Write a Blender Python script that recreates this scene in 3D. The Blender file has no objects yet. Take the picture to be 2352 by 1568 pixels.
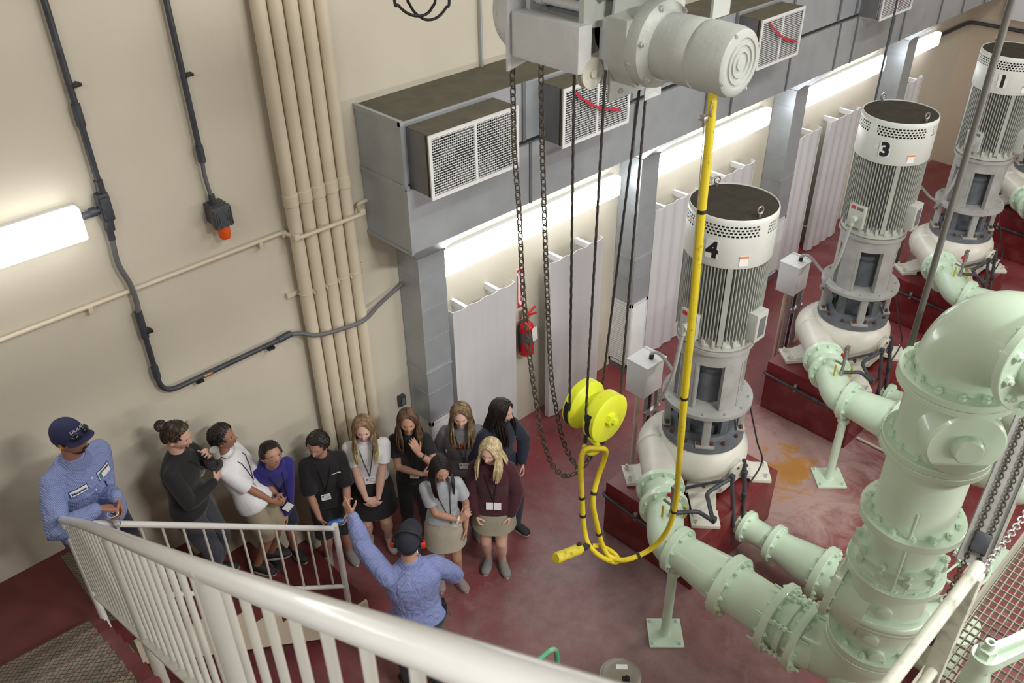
import bpy, bmesh, math, random
from mathutils import Vector, Matrix
S = bpy.context.scene
COL = S.collection
PI = math.pi
V = Vector
# ------------------------------------------------------------------ camera, world, lights, exposure
CAMP = V((0.0, -5.7, 6.529))
RIGHT = V((0.71841417, -0.69550542, -0.01238113))
DOWN = V((-0.39970328, -0.39817091, -0.82564957))
FWD = V((0.56931394, 0.59810713, -0.56404742))
cam = bpy.data.cameras.new('camera')
camo = bpy.data.objects.new('camera', cam)
COL.objects.link(camo)
M = Matrix((RIGHT, -DOWN, -FWD)).transposed().to_4x4()
M.translation = CAMP
camo.matrix_world = M
cam.sensor_width = 36.0
cam.lens = 2028.0 / 2352 * 36
cam.clip_start = 0.05
cam.dof.use_dof = True
cam.dof.focus_distance = 7.4
cam.dof.aperture_fstop = 7.0
S.camera = camo
S.view_settings.view_transform = 'Standard'
S.view_settings.look = 'None'
S.view_settings.exposure = -0.15
S.view_settings.gamma = 1.0
W = bpy.data.worlds.new('world')
S.world = W
W.use_nodes = True
W.node_tree.nodes['Background'].inputs[0].default_value = (0.9, 0.95, 1.0, 1)
W.node_tree.nodes['Background'].inputs[1].default_value = 0.04

def area(name, loc, target, sx, sy, power, color=(1, 0.985, 0.95)):
    l = bpy.data.lights.new(name, 'AREA')
    l.shape = 'RECTANGLE'; l.size = sx; l.size_y = sy; l.energy = power; l.color = color
    o = bpy.data.objects.new(name, l); COL.objects.link(o)
    o.location = loc
    o.rotation_euler = (V(target) - V(loc)).to_track_quat('-Z', 'Y').to_euler()
    return o
area('overhead_lamp', (5.0, -6.0, 8.8), (5.0, -5.0, 0), 2.4, 0.5, 165)
area('overhead_lamp', (9.0, -5.0, 8.8), (9.0, -4.0, 0), 2.4, 0.5, 140)
area('overhead_lamp', (13.5, -5.0, 8.8), (13.5, -4.0, 0), 2.4, 0.5, 110)
area('overhead_lamp', (3.4, -9.6, 8.9), (4.3, -4.2, 3.4), 2.4, 0.6, 180).data.spread = math.radians(105)
area('left_wall_lamp', (-1.7, -5.2, 7.3), (4.2, -3.9, 4.0), 2.4, 0.3, 48).data.spread = math.radians(110)
# strip lights of the opposite long wall, behind the photographer's right shoulder
area('opposite_wall_lamp', (4.2, -10.6, 3.4), (4.2, 0, 2.6), 2.4, 0.24, 100, (1, 0.98, 0.94))
area('opposite_wall_lamp', (7.6, -10.6, 3.4), (7.0, 0, 2.6), 2.4, 0.24, 140, (1, 0.98, 0.94))
area('opposite_wall_lamp', (11.0, -10.6, 3.4), (10.0, 0, 2.6), 2.4, 0.24, 130, (1, 0.98, 0.94))

# ------------------------------------------------------------------ materials
def lin(c):
    return tuple(((x / 12.92) if x <= 0.04045 else ((x + 0.055) / 1.055) ** 2.4) for x in c)

def mat(name, c, rough=0.5, metal=0.0, var=0.06, scale=6.0, bump=0.0, bscale=60.0, c2=None, amt=0.5, coat=0.0, detail=4.0, sheen=0.0):
    m = bpy.data.materials.new(name); m.use_nodes = True
    nt = m.node_tree; b = nt.nodes['Principled BSDF']
    b.inputs['Roughness'].default_value = rough
    b.inputs['Metallic'].default_value = metal
    if coat: b.inputs['Coat Weight'].default_value = coat
    if sheen: b.inputs['Sheen Weight'].default_value = sheen
    tc = nt.nodes.new('ShaderNodeTexCoord')
    n = nt.nodes.new('ShaderNodeTexNoise')
    n.inputs['Scale'].default_value = scale; n.inputs['Detail'].default_value = detail
    nt.links.new(tc.outputs['Object'], n.inputs['Vector'])
    r = nt.nodes.new('ShaderNodeValToRGB')
    if c2 is None:
        a = tuple(max(0, x * (1 - var)) for x in c); d = tuple(min(1, x * (1 + var)) for x in c)
        r.color_ramp.elements[0].position = 0.3; r.color_ramp.elements[1].position = 0.7
    else:
        a, d = c, c2
        r.color_ramp.elements[0].position = amt - 0.08; r.color_ramp.elements[1].position = amt + 0.12
    r.color_ramp.elements[0].color = (*a, 1); r.color_ramp.elements[1].color = (*d, 1)
    nt.links.new(n.outputs['Fac'], r.inputs['Fac'])
    nt.links.new(r.outputs['Color'], b.inputs['Base Color'])
    if bump:
        n2 = nt.nodes.new('ShaderNodeTexNoise'); n2.inputs['Scale'].default_value = bscale; n2.inputs['Detail'].default_value = 3
        nt.links.new(tc.outputs['Object'], n2.inputs['Vector'])
        bp = nt.nodes.new('ShaderNodeBump'); bp.inputs['Strength'].default_value = bump; bp.inputs['Distance'].default_value = 0.01
        nt.links.new(n2.outputs['Fac'], bp.inputs['Height'])
        nt.links.new(bp.outputs['Normal'], b.inputs['Normal'])
    return m

def emat(name, c, s):
    m = bpy.data.materials.new(name); m.use_nodes = True
    nt = m.node_tree; b = nt.nodes['Principled BSDF']
    b.inputs['Base Color'].default_value = (0.9, 0.9, 0.9, 1)
    b.inputs['Emission Color'].default_value = (*c, 1); b.inputs['Emission Strength'].default_value = s
    return m

def stripes(name, c1, c2, freq, axis='X', width=0.5, rough=0.8):
    m = mat(name, c1, rough, var=0.05)
    nt = m.node_tree; b = nt.nodes['Principled BSDF']
    tc = nt.nodes.new('ShaderNodeTexCoord'); sp = nt.nodes.new('ShaderNodeSeparateXYZ')
    nt.links.new(tc.outputs['Object'], sp.inputs[0])
    mu = nt.nodes.new('ShaderNodeMath'); mu.operation = 'MULTIPLY'; mu.inputs[1].default_value = freq
    nt.links.new(sp.outputs[axis], mu.inputs[0])
    fr = nt.nodes.new('ShaderNodeMath'); fr.operation = 'FRACT'; nt.links.new(mu.outputs[0], fr.inputs[0])
    lt = nt.nodes.new('ShaderNodeMath'); lt.operation = 'LESS_THAN'; lt.inputs[1].default_value = width
    nt.links.new(fr.outputs[0], lt.inputs[0])
    mx = nt.nodes.new('ShaderNodeMix'); mx.data_type = 'RGBA'
    nt.links.new(lt.outputs[0], mx.inputs['Factor'])
    mx.inputs['A'].default_value = (*c1, 1); mx.inputs['B'].default_value = (*c2, 1)
    nt.links.new(mx.outputs['Result'], b.inputs['Base Color'])
    return m

MW = mat('wall_paint', (0.60, 0.56, 0.46), 0.75, var=0.025, scale=2.0, bump=0.25, bscale=14)
MWF = mat('far_wall_paint', (0.60, 0.50, 0.385), 0.75, var=0.03, scale=2.0)
MCEIL = mat('ceiling_paint', (0.55, 0.52, 0.46), 0.8)
MCREAM = mat('cream_pipe_paint', (0.64, 0.57, 0.44), 0.45, var=0.04, scale=4)
MRED = mat('red_floor_paint', (0.105, 0.020, 0.022), 0.42, c2=(0.15, 0.038, 0.036), amt=0.52, scale=2.2, detail=7)
MPLINTH = mat('red_plinth_paint', (0.145, 0.014, 0.016), 0.36, c2=(0.22, 0.05, 0.048), amt=0.58, scale=3.0, detail=8)
MGALV = mat('galvanised_sheet', (0.42, 0.455, 0.49), 0.42, 0.4, var=0.09, scale=3.5, detail=6)
MGALVD = mat('dusty_galvanised_top', (0.115, 0.105, 0.075), 0.9, 0.0, var=0.15, scale=7)
MSEAM = mat('dark_gap', (0.02, 0.02, 0.02), 0.9)
MBOXG = mat('outlet_box_sheet', (0.20, 0.205, 0.21), 0.5, 0.4, var=0.1)
MWHITE = mat('white_enamel', (0.72, 0.73, 0.73), 0.4, var=0.03)
MPANEL = mat('white_panel_paint', (0.66, 0.66, 0.68), 0.42, var=0.04, scale=1.5)
MEM = emat('fluorescent_diffuser', (0.95, 0.98, 1.0), 9.5)
MBLACKC = mat('dark_conduit', (0.045, 0.05, 0.062), 0.45, var=0.3, scale=12)
MGREYC = mat('grey_flex_conduit', (0.13, 0.135, 0.14), 0.55, var=0.1)
MCOPPER = mat('bare_copper_band', (0.55, 0.22, 0.09), 0.4, 0.6)
MMOTOR = mat('motor_grey_paint', (0.47, 0.49, 0.45), 0.42, var=0.07, scale=5)
MBAND = mat('motor_light_shell', (0.66, 0.69, 0.655), 0.38, var=0.04, scale=5)
MFIN = mat('fin_grey_paint', (0.37, 0.39, 0.36), 0.45, var=0.07, scale=5)
MDARK = mat('motor_dusty_screen', (0.032, 0.028, 0.020), 0.95, var=0.25, scale=10)
MSLOT = mat('black_opening', (0.012, 0.012, 0.012), 0.9)
MSTOOL = mat('stool_grey_paint', (0.37, 0.375, 0.365), 0.45, var=0.12, scale=7)
MBLUEG = mat('blue_grey_casting', (0.13, 0.145, 0.165), 0.5, var=0.2, scale=8)
MVOL = mat('volute_offwhite_paint', (0.64, 0.63, 0.56), 0.35, var=0.06, scale=6)
MRUST = mat('rusty_bolt', (0.13, 0.06, 0.03), 0.7, 0.3, var=0.4, scale=30)
MGREEN = mat('pale_green_paint', (0.585, 0.74, 0.585), 0.30, var=0.035, scale=4, coat=0.3)
MGREEN2 = mat('pale_green_rusty_paint', (0.575, 0.725, 0.57), 0.35, c2=(0.58, 0.62, 0.38), amt=0.66, scale=5, detail=8)
MSTEEL = mat('brushed_steel', (0.42, 0.40, 0.38), 0.32, 0.8, var=0.1)
MHOIST = mat('hoist_grey_paint', (0.50, 0.51, 0.51), 0.42, var=0.04, scale=9, bump=0.35, bscale=45)
MHOIST2 = mat('hoist_plate_grey', (0.40, 0.42, 0.39), 0.45, var=0.05, scale=9, bump=0.2, bscale=45)
MYEL = mat('chartreuse_paint', (0.66, 0.72, 0.035), 0.38, c2=(0.30, 0.32, 0.03), amt=0.70, scale=9, detail=8)
MYCAB = mat('yellow_cable', (0.60, 0.48, 0.02), 0.5, c2=(0.18, 0.14, 0.02), amt=0.68, scale=40, detail=4)
MYPEN = mat('yellow_pendant', (0.55, 0.46, 0.03), 0.5, c2=(0.22, 0.18, 0.03), amt=0.66, scale=25)
MROPE = mat('wire_rope', (0.05, 0.043, 0.04), 0.6, 0.4, var=0.3, scale=60)
MCHAIN = mat('chain_steel', (0.10, 0.085, 0.07), 0.5, 0.6, var=0.3, scale=40)
MCHAIN2 = mat('bright_chain', (0.45, 0.44, 0.42), 0.35, 0.7)
MRAIL = mat('stair_rail_paint', (0.68, 0.68, 0.665), 0.24, var=0.035, scale=5, coat=0.25)
MRAILD = mat('baluster_paint', (0.52, 0.515, 0.46), 0.35, var=0.04, scale=5)
MBEIGE = mat('stringer_beige', (0.52, 0.46, 0.36), 0.7, var=0.04)
MFIRE = mat('extinguisher_red', (0.50, 0.015, 0.02), 0.3)
MSIGN = mat('sign_red', (0.55, 0.03, 0.04), 0.5)
MORANGE = mat('amber_lens', (0.70, 0.10, 0.012), 0.3)
MPAPER = mat('white_paper', (0.80, 0.80, 0.80), 0.6, var=0.02)
MRIB = mat('red_ribbon', (0.42, 0.02, 0.045), 0.7)
MHOSE = mat('green_hose', (0.10, 0.42, 0.22), 0.4, c2=(0.35, 0.50, 0.36), amt=0.58, scale=9)
MBLACK = mat('black_rubber', (0.014, 0.014, 0.016), 0.5)
MGRAT = mat('grating_metal', (0.42, 0.41, 0.34), 0.5, 0.3)
MCHAN = mat('dull_channel_grey', (0.33, 0.33, 0.31), 0.5, 0.2, var=0.15)
MGLASS = bpy.data.materials.new('clear_plastic'); MGLASS.use_nodes = True
_b = MGLASS.node_tree.nodes['Principled BSDF']
_b.inputs['Transmission Weight'].default_value = 0.95; _b.inputs['Roughness'].default_value = 0.08; _b.inputs['IOR'].default_value = 1.3
_b.inputs['Base Color'].default_value = (0.95, 0.97, 1, 1)
# floor: red paint worn to grey-pink traffic areas with rust marks near the pumps
def floor_mat():
    m = bpy.data.materials.new('worn_red_floor'); m.use_nodes = True
    nt = m.node_tree; b = nt.nodes['Principled BSDF']; b.inputs['Roughness'].default_value = 0.42
    tc = nt.nodes.new('ShaderNodeTexCoord')
    def noise(scale, detail, rough=0.6, dist=0.0):
        n = nt.nodes.new('ShaderNodeTexNoise'); n.inputs['Scale'].default_value = scale; n.inputs['Detail'].default_value = detail
        n.inputs['Roughness'].default_value = rough; n.inputs['Distortion'].default_value = dist
        nt.links.new(tc.outputs['Object'], n.inputs['Vector']); return n
    def ramp(src, p0, p1, c0=(0, 0, 0, 1), c1=(1, 1, 1, 1)):
        r = nt.nodes.new('ShaderNodeValToRGB'); r.color_ramp.elements[0].position = p0; r.color_ramp.elements[1].position = p1
        r.color_ramp.elements[0].color = c0; r.color_ramp.elements[1].color = c1
        nt.links.new(src, r.inputs['Fac']); return r
    def mix(fac, a, c):
        x = nt.nodes.new('ShaderNodeMix'); x.data_type = 'RGBA'
        nt.links.new(fac, x.inputs['Factor'])
        for s, v in (('A', a), ('B', c)):
            if isinstance(v, tuple): x.inputs[s].default_value = v
            else: nt.links.new(v, x.inputs[s])
        return x.outputs['Result']
    red = ramp(noise(1.6, 8, 0.65).outputs['Fac'], 0.35, 0.68, (0.17, 0.024, 0.028, 1), (0.26, 0.055, 0.06, 1)).outputs['Color']
    # wear grows with a broad noise plus the walked area in the middle of the floor
    mp = nt.nodes.new('ShaderNodeMapping'); mp.inputs['Location'].default_value = (-4.3 / 4.2, 2.6 / 2.0, 0); mp.inputs['Scale'].default_value = (1 / 4.2, 1 / 2.0, 1)
    nt.links.new(tc.outputs['Object'], mp.inputs['Vector'])
    g = nt.nodes.new('ShaderNodeTexGradient'); g.gradient_type = 'SPHERICAL'; nt.links.new(mp.outputs[0], g.inputs['Vector'])
    wn = noise(0.9, 9, 0.7, 0.6)
    ad = nt.nodes.new('ShaderNodeMath'); ad.operation = 'MULTIPLY_ADD'; ad.inputs[1].default_value = 0.40
    nt.links.new(g.outputs['Fac'], ad.inputs[0]); nt.links.new(wn.outputs['Fac'], ad.inputs[2])
    wear = ramp(ad.outputs[0], 0.46, 0.86)
    greyc = ramp(noise(5, 8, 0.7).outputs['Fac'], 0.3, 0.7, (0.175, 0.115, 0.11, 1), (0.30, 0.19, 0.19, 1)).outputs['Color']
    base = mix(wear.outputs['Color'], red, greyc)
    # pale chalky scuffs and orange rust between the pumps
    sc = ramp(noise(2.3, 10, 0.75, 1.2).outputs['Fac'], 0.62, 0.76)
    base = mix(sc.outputs['Color'], base, (0.42, 0.31, 0.29, 1))
    mp2 = nt.nodes.new('ShaderNodeMapping'); mp2.inputs['Location'].default_value = (-6.9 / 1.7, 2.6 / 1.3, 0); mp2.inputs['Scale'].default_value = (1 / 1.7, 1 / 1.3, 1)
    nt.links.new(tc.outputs['Object'], mp2.inputs['Vector'])
    g2 = nt.nodes.new('ShaderNodeTexGradient'); g2.gradient_type = 'SPHERICAL'; nt.links.new(mp2.outputs[0], g2.inputs['Vector'])
    rn = noise(3.6, 9, 0.72, 0.8)
    ml = nt.nodes.new('ShaderNodeMath'); ml.operation = 'MULTIPLY'; nt.links.new(g2.outputs['Fac'], ml.inputs[0]); nt.links.new(rn.outputs['Fac'], ml.inputs[1])
    ad2 = nt.nodes.new('ShaderNodeMath'); ad2.operation = 'MULTIPLY_ADD'; ad2.inputs[1].default_value = 0.55; nt.links.new(g2.outputs['Fac'], ad2.inputs[0]); nt.links.new(noise(1.7, 10, 0.75, 1.6).outputs['Fac'], ad2.inputs[2])
    ch = ramp(ad2.outputs[0], 0.58, 0.82)
    base2 = mix(ch.outputs['Color'], base, (0.40, 0.27, 0.25, 1))
    ru = ramp(ml.outputs[0], 0.36, 0.46)
    base3 = mix(ru.outputs['Color'], base2, (0.42, 0.20, 0.05, 1))
    nt.links.new(base3, b.inputs['Base Color'])
    bp = nt.nodes.new('ShaderNodeBump'); bp.inputs['Strength'].default_value = 0.08; nt.links.new(noise(30, 4).outputs['Fac'], bp.inputs['Height'])
    nt.links.new(bp.outputs['Normal'], b.inputs['Normal'])
    return m
MFLOOR = floor_mat()
def plate_mat():
    m = mat('raised_lattice_plate', (0.20, 0.17, 0.125), 0.45, 0.25, var=0.3, scale=4, detail=6)
    nt = m.node_tree; b = nt.nodes['Principled BSDF']
    src = b.inputs['Base Color'].links[0].from_socket
    tc = nt.nodes.new('ShaderNodeTexCoord'); sp = nt.nodes.new('ShaderNodeSeparateXYZ'); nt.links.new(tc.outputs['Object'], sp.inputs[0])
    outs = []
    for op in ('ADD', 'SUBTRACT'):
        yy = nt.nodes.new('ShaderNodeMath'); yy.operation = 'MULTIPLY'; yy.inputs[1].default_value = 1.35; nt.links.new(sp.outputs['Y'], yy.inputs[0])
        a = nt.nodes.new('ShaderNodeMath'); a.operation = op; nt.links.new(sp.outputs['X'], a.inputs[0]); nt.links.new(yy.outputs[0], a.inputs[1])
        k = nt.nodes.new('ShaderNodeMath'); k.operation = 'MULTIPLY'; k.inputs[1].default_value = 24; nt.links.new(a.outputs[0], k.inputs[0])
        f = nt.nodes.new('ShaderNodeMath'); f.operation = 'FRACT'; nt.links.new(k.outputs[0], f.inputs[0])
        l = nt.nodes.new('ShaderNodeMath'); l.operation = 'LESS_THAN'; l.inputs[1].default_value = 0.16; nt.links.new(f.outputs[0], l.inputs[0])
        outs.append(l.outputs[0])
    mxx = nt.nodes.new('ShaderNodeMath'); mxx.operation = 'MAXIMUM'; nt.links.new(outs[0], mxx.inputs[0]); nt.links.new(outs[1], mxx.inputs[1])
    mx = nt.nodes.new('ShaderNodeMix'); mx.data_type = 'RGBA'; nt.links.new(mxx.outputs[0], mx.inputs['Factor'])
    nt.links.new(src, mx.inputs['A']); mx.inputs['B'].default_value = (0.035, 0.022, 0.02, 1)
    nt.links.new(mx.outputs['Result'], b.inputs['Base Color'])
    return m
MPLATE = plate_mat()

# ------------------------------------------------------------------ geometry helpers
def frame(d):
    d = V(d).normalized()
    a = V((0, 0, 1)) if abs(d.z) < 0.95 else V((1, 0, 0))
    u = a.cross(d).normalized(); v = d.cross(u)
    return u, v, d

class G:
    def __init__(s): s.v = []; s.f = []; s.m = []; s.mi = 0
    def add(s, vs, fs):
        o = len(s.v); s.v += [tuple(x) for x in vs]
        for f in fs: s.f.append([i + o for i in f]); s.m.append(s.mi)
        return s
    def box(s, c, d, R=None, bev=0.0):
        c = V(c); hx, hy, hz = d[0] / 2, d[1] / 2, d[2] / 2
        if bev > 0:
            bm = bmesh.new(); bmesh.ops.create_cube(bm, size=1)
            for w in bm.verts: w.co = V((w.co.x * d[0], w.co.y * d[1], w.co.z * d[2]))
            bmesh.ops.bevel(bm, geom=bm.edges[:], offset=bev, segments=2, affect='EDGES', profile=0.6)
            bm.verts.index_update()
            vs = [w.co.copy() for w in bm.verts]; fs = [[w.index for w in f.verts] for f in bm.faces]; bm.free()
        else:
            vs = [V((x, y, z)) for x in (-hx, hx) for y in (-hy, hy) for z in (-hz, hz)]
            fs = [(0, 1, 3, 2), (4, 6, 7, 5), (0, 4, 5, 1), (2, 3, 7, 6), (0, 2, 6, 4), (1, 5, 7, 3)]
        if R is not None: vs = [R @ w for w in vs]
        return s.add([c + w for w in vs], fs)
    def bx(s, x0, x1, y0, y1, z0, z1, bev=0.0):
        return s.box(((x0 + x1) / 2, (y0 + y1) / 2, (z0 + z1) / 2), (abs(x1 - x0), abs(y1 - y0), abs(z1 - z0)), None, bev)
    def loft(s, rings, c0=True, c1=True, closed=False):
        n = len(rings[0]); vs = [p for r in rings for p in r]; fs = []
        k = len(rings)
        for i in range(k if closed else k - 1):
            a = i * n; b = ((i + 1) % k) * n
            for j in range(n): fs.append((a + j, a + (j + 1) % n, b + (j + 1) % n, b + j))
        if not closed:
            if c0: fs.append(tuple(range(n - 1, -1, -1)))
            if c1: fs.append(tuple((k - 1) * n + j for j in range(n)))
        return s.add(vs, fs)
    def lathe(s, o, ax, prof, n=32, a0=0.0, c0=True, c1=True):
        u, v, d = frame(ax); o = V(o)
        rings = [[o + d * h + (u * math.cos(a0 + 2 * PI * j / n) + v * math.sin(a0 + 2 * PI * j / n)) * max(r, 1e-4) for j in range(n)] for r, h in prof]
        return s.loft(rings, c0, c1)
    def cyl(s, p0, p1, r0, r1=None, n=20):
        p0 = V(p0); p1 = V(p1); r1 = r0 if r1 is None else r1
        return s.lathe(p0, p1 - p0, [(r0, 0), (r1, (p1 - p0).length)], n)
    def tube(s, pts, r, n=10, closed=False, cap=True):
        pts = [V(p) for p in pts]; k = len(pts)
        rr = r if isinstance(r, (list, tuple)) else [r] * k
        rings = []; u = None
        for i in range(k):
            if closed: t = pts[(i + 1) % k] - pts[i - 1]
            else: t = pts[min(i + 1, k - 1)] - pts[max(i - 1, 0)]
            t = t.normalized() if t.length > 1e-9 else V((0, 0, 1))
            if u is None: u = frame(t)[0]
            else:
                u = u - t * u.dot(t)
                u = u.normalized() if u.length > 1e-6 else frame(t)[0]
            w = t.cross(u)
            rings.append([pts[i] + (u * math.cos(2 * PI * j / n) + w * math.sin(2 * PI * j / n)) * rr[i] for j in range(n)])
        return s.loft(rings, cap, cap, closed)
    def ell(s, c, r, R=None, nu=20, nv=12):
        c = V(c); r = r if isinstance(r, (tuple, list)) else (r, r, r); rings = []
        for i in range(nv + 1):
            th = PI * i / nv; th = min(max(th, 0.02), PI - 0.02)
            ring = []
            for j in range(nu):
                ph = 2 * PI * j / nu
                p = V((r[0] * math.sin(th) * math.cos(ph), r[1] * math.sin(th) * math.sin(ph), -r[2] * math.cos(th)))
                if R is not None: p = R @ p
                ring.append(c + p)
            rings.append(ring)
        return s.loft(rings)
    def prism(s, poly, o, u, v, depth):
        o, u, v = V(o), V(u), V(v); w = u.cross(v).normalized() * depth
        a = [o + u * p[0] + v * p[1] for p in poly]; b = [p + w for p in a]; n = len(poly)
        fs = [tuple(range(n - 1, -1, -1)), tuple(range(n, 2 * n))] + [(i, (i + 1) % n, n + (i + 1) % n, n + i) for i in range(n)]
        return s.add(a + b, fs)
    def bolts(s, o, ax, rad, n, size, h, ph=0.0, two=0.0):
        u, v, d = frame(ax); o = V(o)
        for i in range(n):
            a = ph + 2 * PI * i / n; p = o + (u * math.cos(a) + v * math.sin(a)) * rad
            s.lathe(p, d, [(size, -0.002), (size, h)], 6)
            s.lathe(p, d, [(size * 0.55, h - 0.002), (size * 0.5, h + size * 0.6)], 8)
        return s
    def text(s, txt, o, u, v, size, off=0.0, ext=0.0006, cu=0.5, cv=0.5):
        c = bpy.data.curves.new('t', 'FONT'); c.body = txt; c.size = size; c.offset = off; c.extrude = ext; c.resolution_u = 3
        ob = bpy.data.objects.new('t', c); COL.objects.link(ob)
        dg = bpy.context.evaluated_depsgraph_get(); me = bpy.data.meshes.new_from_object(ob.evaluated_get(dg))
        vs = [w.co.copy() for w in me.vertices]; fs = [list(p.vertices) for p in me.polygons]
        bpy.data.objects.remove(ob); bpy.data.curves.remove(c); bpy.data.meshes.remove(me)
        if not vs: return s
        x0 = min(w.x for w in vs); x1 = max(w.x for w in vs); y0 = min(w.y for w in vs); y1 = max(w.y for w in vs)
        o, u, v = V(o), V(u).normalized(), V(v).normalized(); w_ = u.cross(v)
        return s.add([o + u * (p.x - x0 - (x1 - x0) * cu) + v * (p.y - y0 - (y1 - y0) * cv) + w_ * (p.z + ext) for p in vs], fs)
    def build(s, name, m, parent=None, loc=None, ang=38, flat=False):
        me = bpy.data.meshes.new(name)
        off = V(loc) if loc is not None else V((0, 0, 0))
        me.from_pydata([tuple(V(p) - off) for p in s.v], [], s.f)
        bm = bmesh.new(); bm.from_mesh(me); bmesh.ops.recalc_face_normals(bm, faces=bm.faces[:]); bm.to_mesh(me); bm.free()
        for q in (m if isinstance(m, (list, tuple)) else [m]): me.materials.append(q)
        if any(s.m): me.polygons.foreach_set('material_index', s.m)
        if not flat:
            me.shade_smooth()
            me.set_sharp_from_angle(angle=math.radians(ang))
        me.update()
        o = bpy.data.objects.new(name, me); COL.objects.link(o)
        if parent is not None: o.parent = parent
        elif loc is not None: o.location = off
        return o

def tag(o, label=None, cat=None, group=None, kind=None):
    if label: o['label'] = label
    if cat: o['category'] = cat
    if group: o['group'] = group
    if kind: o['kind'] = kind
    return o
def thing(name, label, cat, loc=(0, 0, 0), rz=0.0, group=None):
    o = bpy.data.objects.new(name, None); COL.objects.link(o)
    o.empty_display_size = 0.1; o.location = loc; o.rotation_euler = (0, 0, rz)
    return tag(o, label, cat, group)
def part(g, name, m, parent, world=True, **k):
    """a part: world coordinates in, parent's base taken off"""
    p = parent; off = V((0, 0, 0))
    while p is not None: off = off + V(p.location); p = p.parent
    return g.build(name, m, parent, off if world else None, **k)
def single(g, name, m, label, cat, group=None, kind=None, **k):
    xs = [p[0] for p in g.v]; ys = [p[1] for p in g.v]; zs = [p[2] for p in g.v]
    o = g.build(name, m, None, ((min(xs) + max(xs)) / 2, (min(ys) + max(ys)) / 2, min(zs)), **k)
    return tag(o, label, cat, group, kind)
def copy_tree(o, parent=None):
    c = o.copy(); COL.objects.link(c)
    if parent is not None: c.parent = parent
    for ch in list(o.children): copy_tree(ch, c)
    return c
def fillet(pts, r, seg=6):
    pts = [V(p) for p in pts]; out = [pts[0]]
    for i in range(1, len(pts) - 1):
        a, b, c = pts[i - 1], pts[i], pts[i + 1]
        d0 = (a - b); d1 = (c - b); l = min(r, d0.length * 0.49, d1.length * 0.49)
        p0 = b + d0.normalized() * l; p1 = b + d1.normalized() * l
        for k in range(seg + 1):
            t = k / seg; out.append(p0 * (1 - t) ** 2 + b * 2 * t * (1 - t) + p1 * t * t)
    out.append(pts[-1]); return out
def spline(pts, n=8):
    pts = [V(p) for p in pts]; P = [pts[0] * 2 - pts[1]] + pts + [pts[-1] * 2 - pts[-2]]; out = []
    for i in range(1, len(P) - 2):
        for k in range(n):
            t = k / n; p0, p1, p2, p3 = P[i - 1], P[i], P[i + 1], P[i + 2]
            out.append(0.5 * ((2 * p1) + (p2 - p0) * t + (2 * p0 - 5 * p1 + 4 * p2 - p3) * t * t + (3 * p1 - p0 - 3 * p2 + p3) * t ** 3))
    out.append(pts[-1]); return out
def resample(pts, step):
    pts = [V(p) for p in pts]; out = [pts[0]]; acc = 0.0
    for i in range(1, len(pts)):
        a, b = pts[i - 1], pts[i]; L = (b - a).length; pos = step - acc
        while pos <= L:
            out.append(a + (b - a) * (pos / L)); pos += step
        acc = (acc + L) % step if L > 0 else acc
    return out
def chain(g, pts, link=0.034, r=0.0038, w=0.011):
    P = resample(pts, link * 0.72)
    for i in range(len(P) - 1):
        c = (P[i] + P[i + 1]) / 2; d = (P[i + 1] - P[i]).normalized(); u, v, _ = frame(d)
        if i % 2: u = v
        L = link / 2 - r; loop = []
        for k in range(4): a = PI * k / 3; loop.append(c + d * (L - w / 1.6) + u * w * math.cos(a) + d * w * math.sin(a) * 0.9)
        for k in range(4): a = PI + PI * k / 3; loop.append(c - d * (L - w / 1.6) + u * w * math.cos(a) + d * w * math.sin(a) * 0.9)
        g.tube(loop, r, 5, closed=True)
    return g
rnd = random.Random(7)
# ------------------------------------------------------------------ the room
def struct(name, g, m, **k):
    return tag(g.build(name, m, None, **k), kind='structure')
struct('floor', G().bx(-2.2, 16.4, -12.2, 0.2, -0.2, 0.0), MFLOOR)
struct('wall_back', G().bx(-2.2, 16.4, 0.0, 0.2, 0, 9.6), MW)
struct('wall_far', G().bx(16.2, 16.4, -12, 0, 0, 9.6), MWF)
struct('wall_left', G().bx(-2.2, -2.0, -12, 0, 0, 9.6), MW)
struct('wall_front', G().bx(-2.2, 16.4, -12.2, -12, 0, 9.6), MW)
struct('ceiling', G().bx(-2.2, 16.4, -12.2, 0.2, 9.6, 9.8), MCEIL)

# ------------------------------------------------------------------ stairs: landing, lower flight along the wall, upper flight
struct('landing', G().bx(-2.0, 0.78, -1.0, -0.0, 1.36, 1.53), MRED)
g = G(); poly = []
for k in range(7):
    x = 0.78 + 0.265 * k; z = 1.53 - 0.191 * (k + 1)
    poly += [(x, z), (x + 0.265, z)]
poly += [(0.78 + 0.265 * 7, 0.0), (0.78 + 0.265 * 7 - 0.02, 0.0), (0.78 + 0.265 * 5.75, 0.0), (0.78, 1.1)]
g.prism(poly, (0, 0, 0), (1, 0, 0), (0, 0, 1), 0.985)
for k in range(7):                                  # rounded nosings
    x = 0.78 + 0.265 * (k + 1); z = 1.53 - 0.191 * (k + 1)
    g.cyl((x, -0.985, z - 0.012), (x, 0, z - 0.012), 0.014, n=8)
g.cyl((0.785, -0.985, 1.515), (0.785, 0, 1.515), 0.014, n=8)
struct('trim_1', g, MRED)
g = G(); g.prism(poly, (0, -0.985, 0), (1, 0, 0), (0, 0, 1), 0.03)
struct('trim_2', g, MBEIGE)
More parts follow.
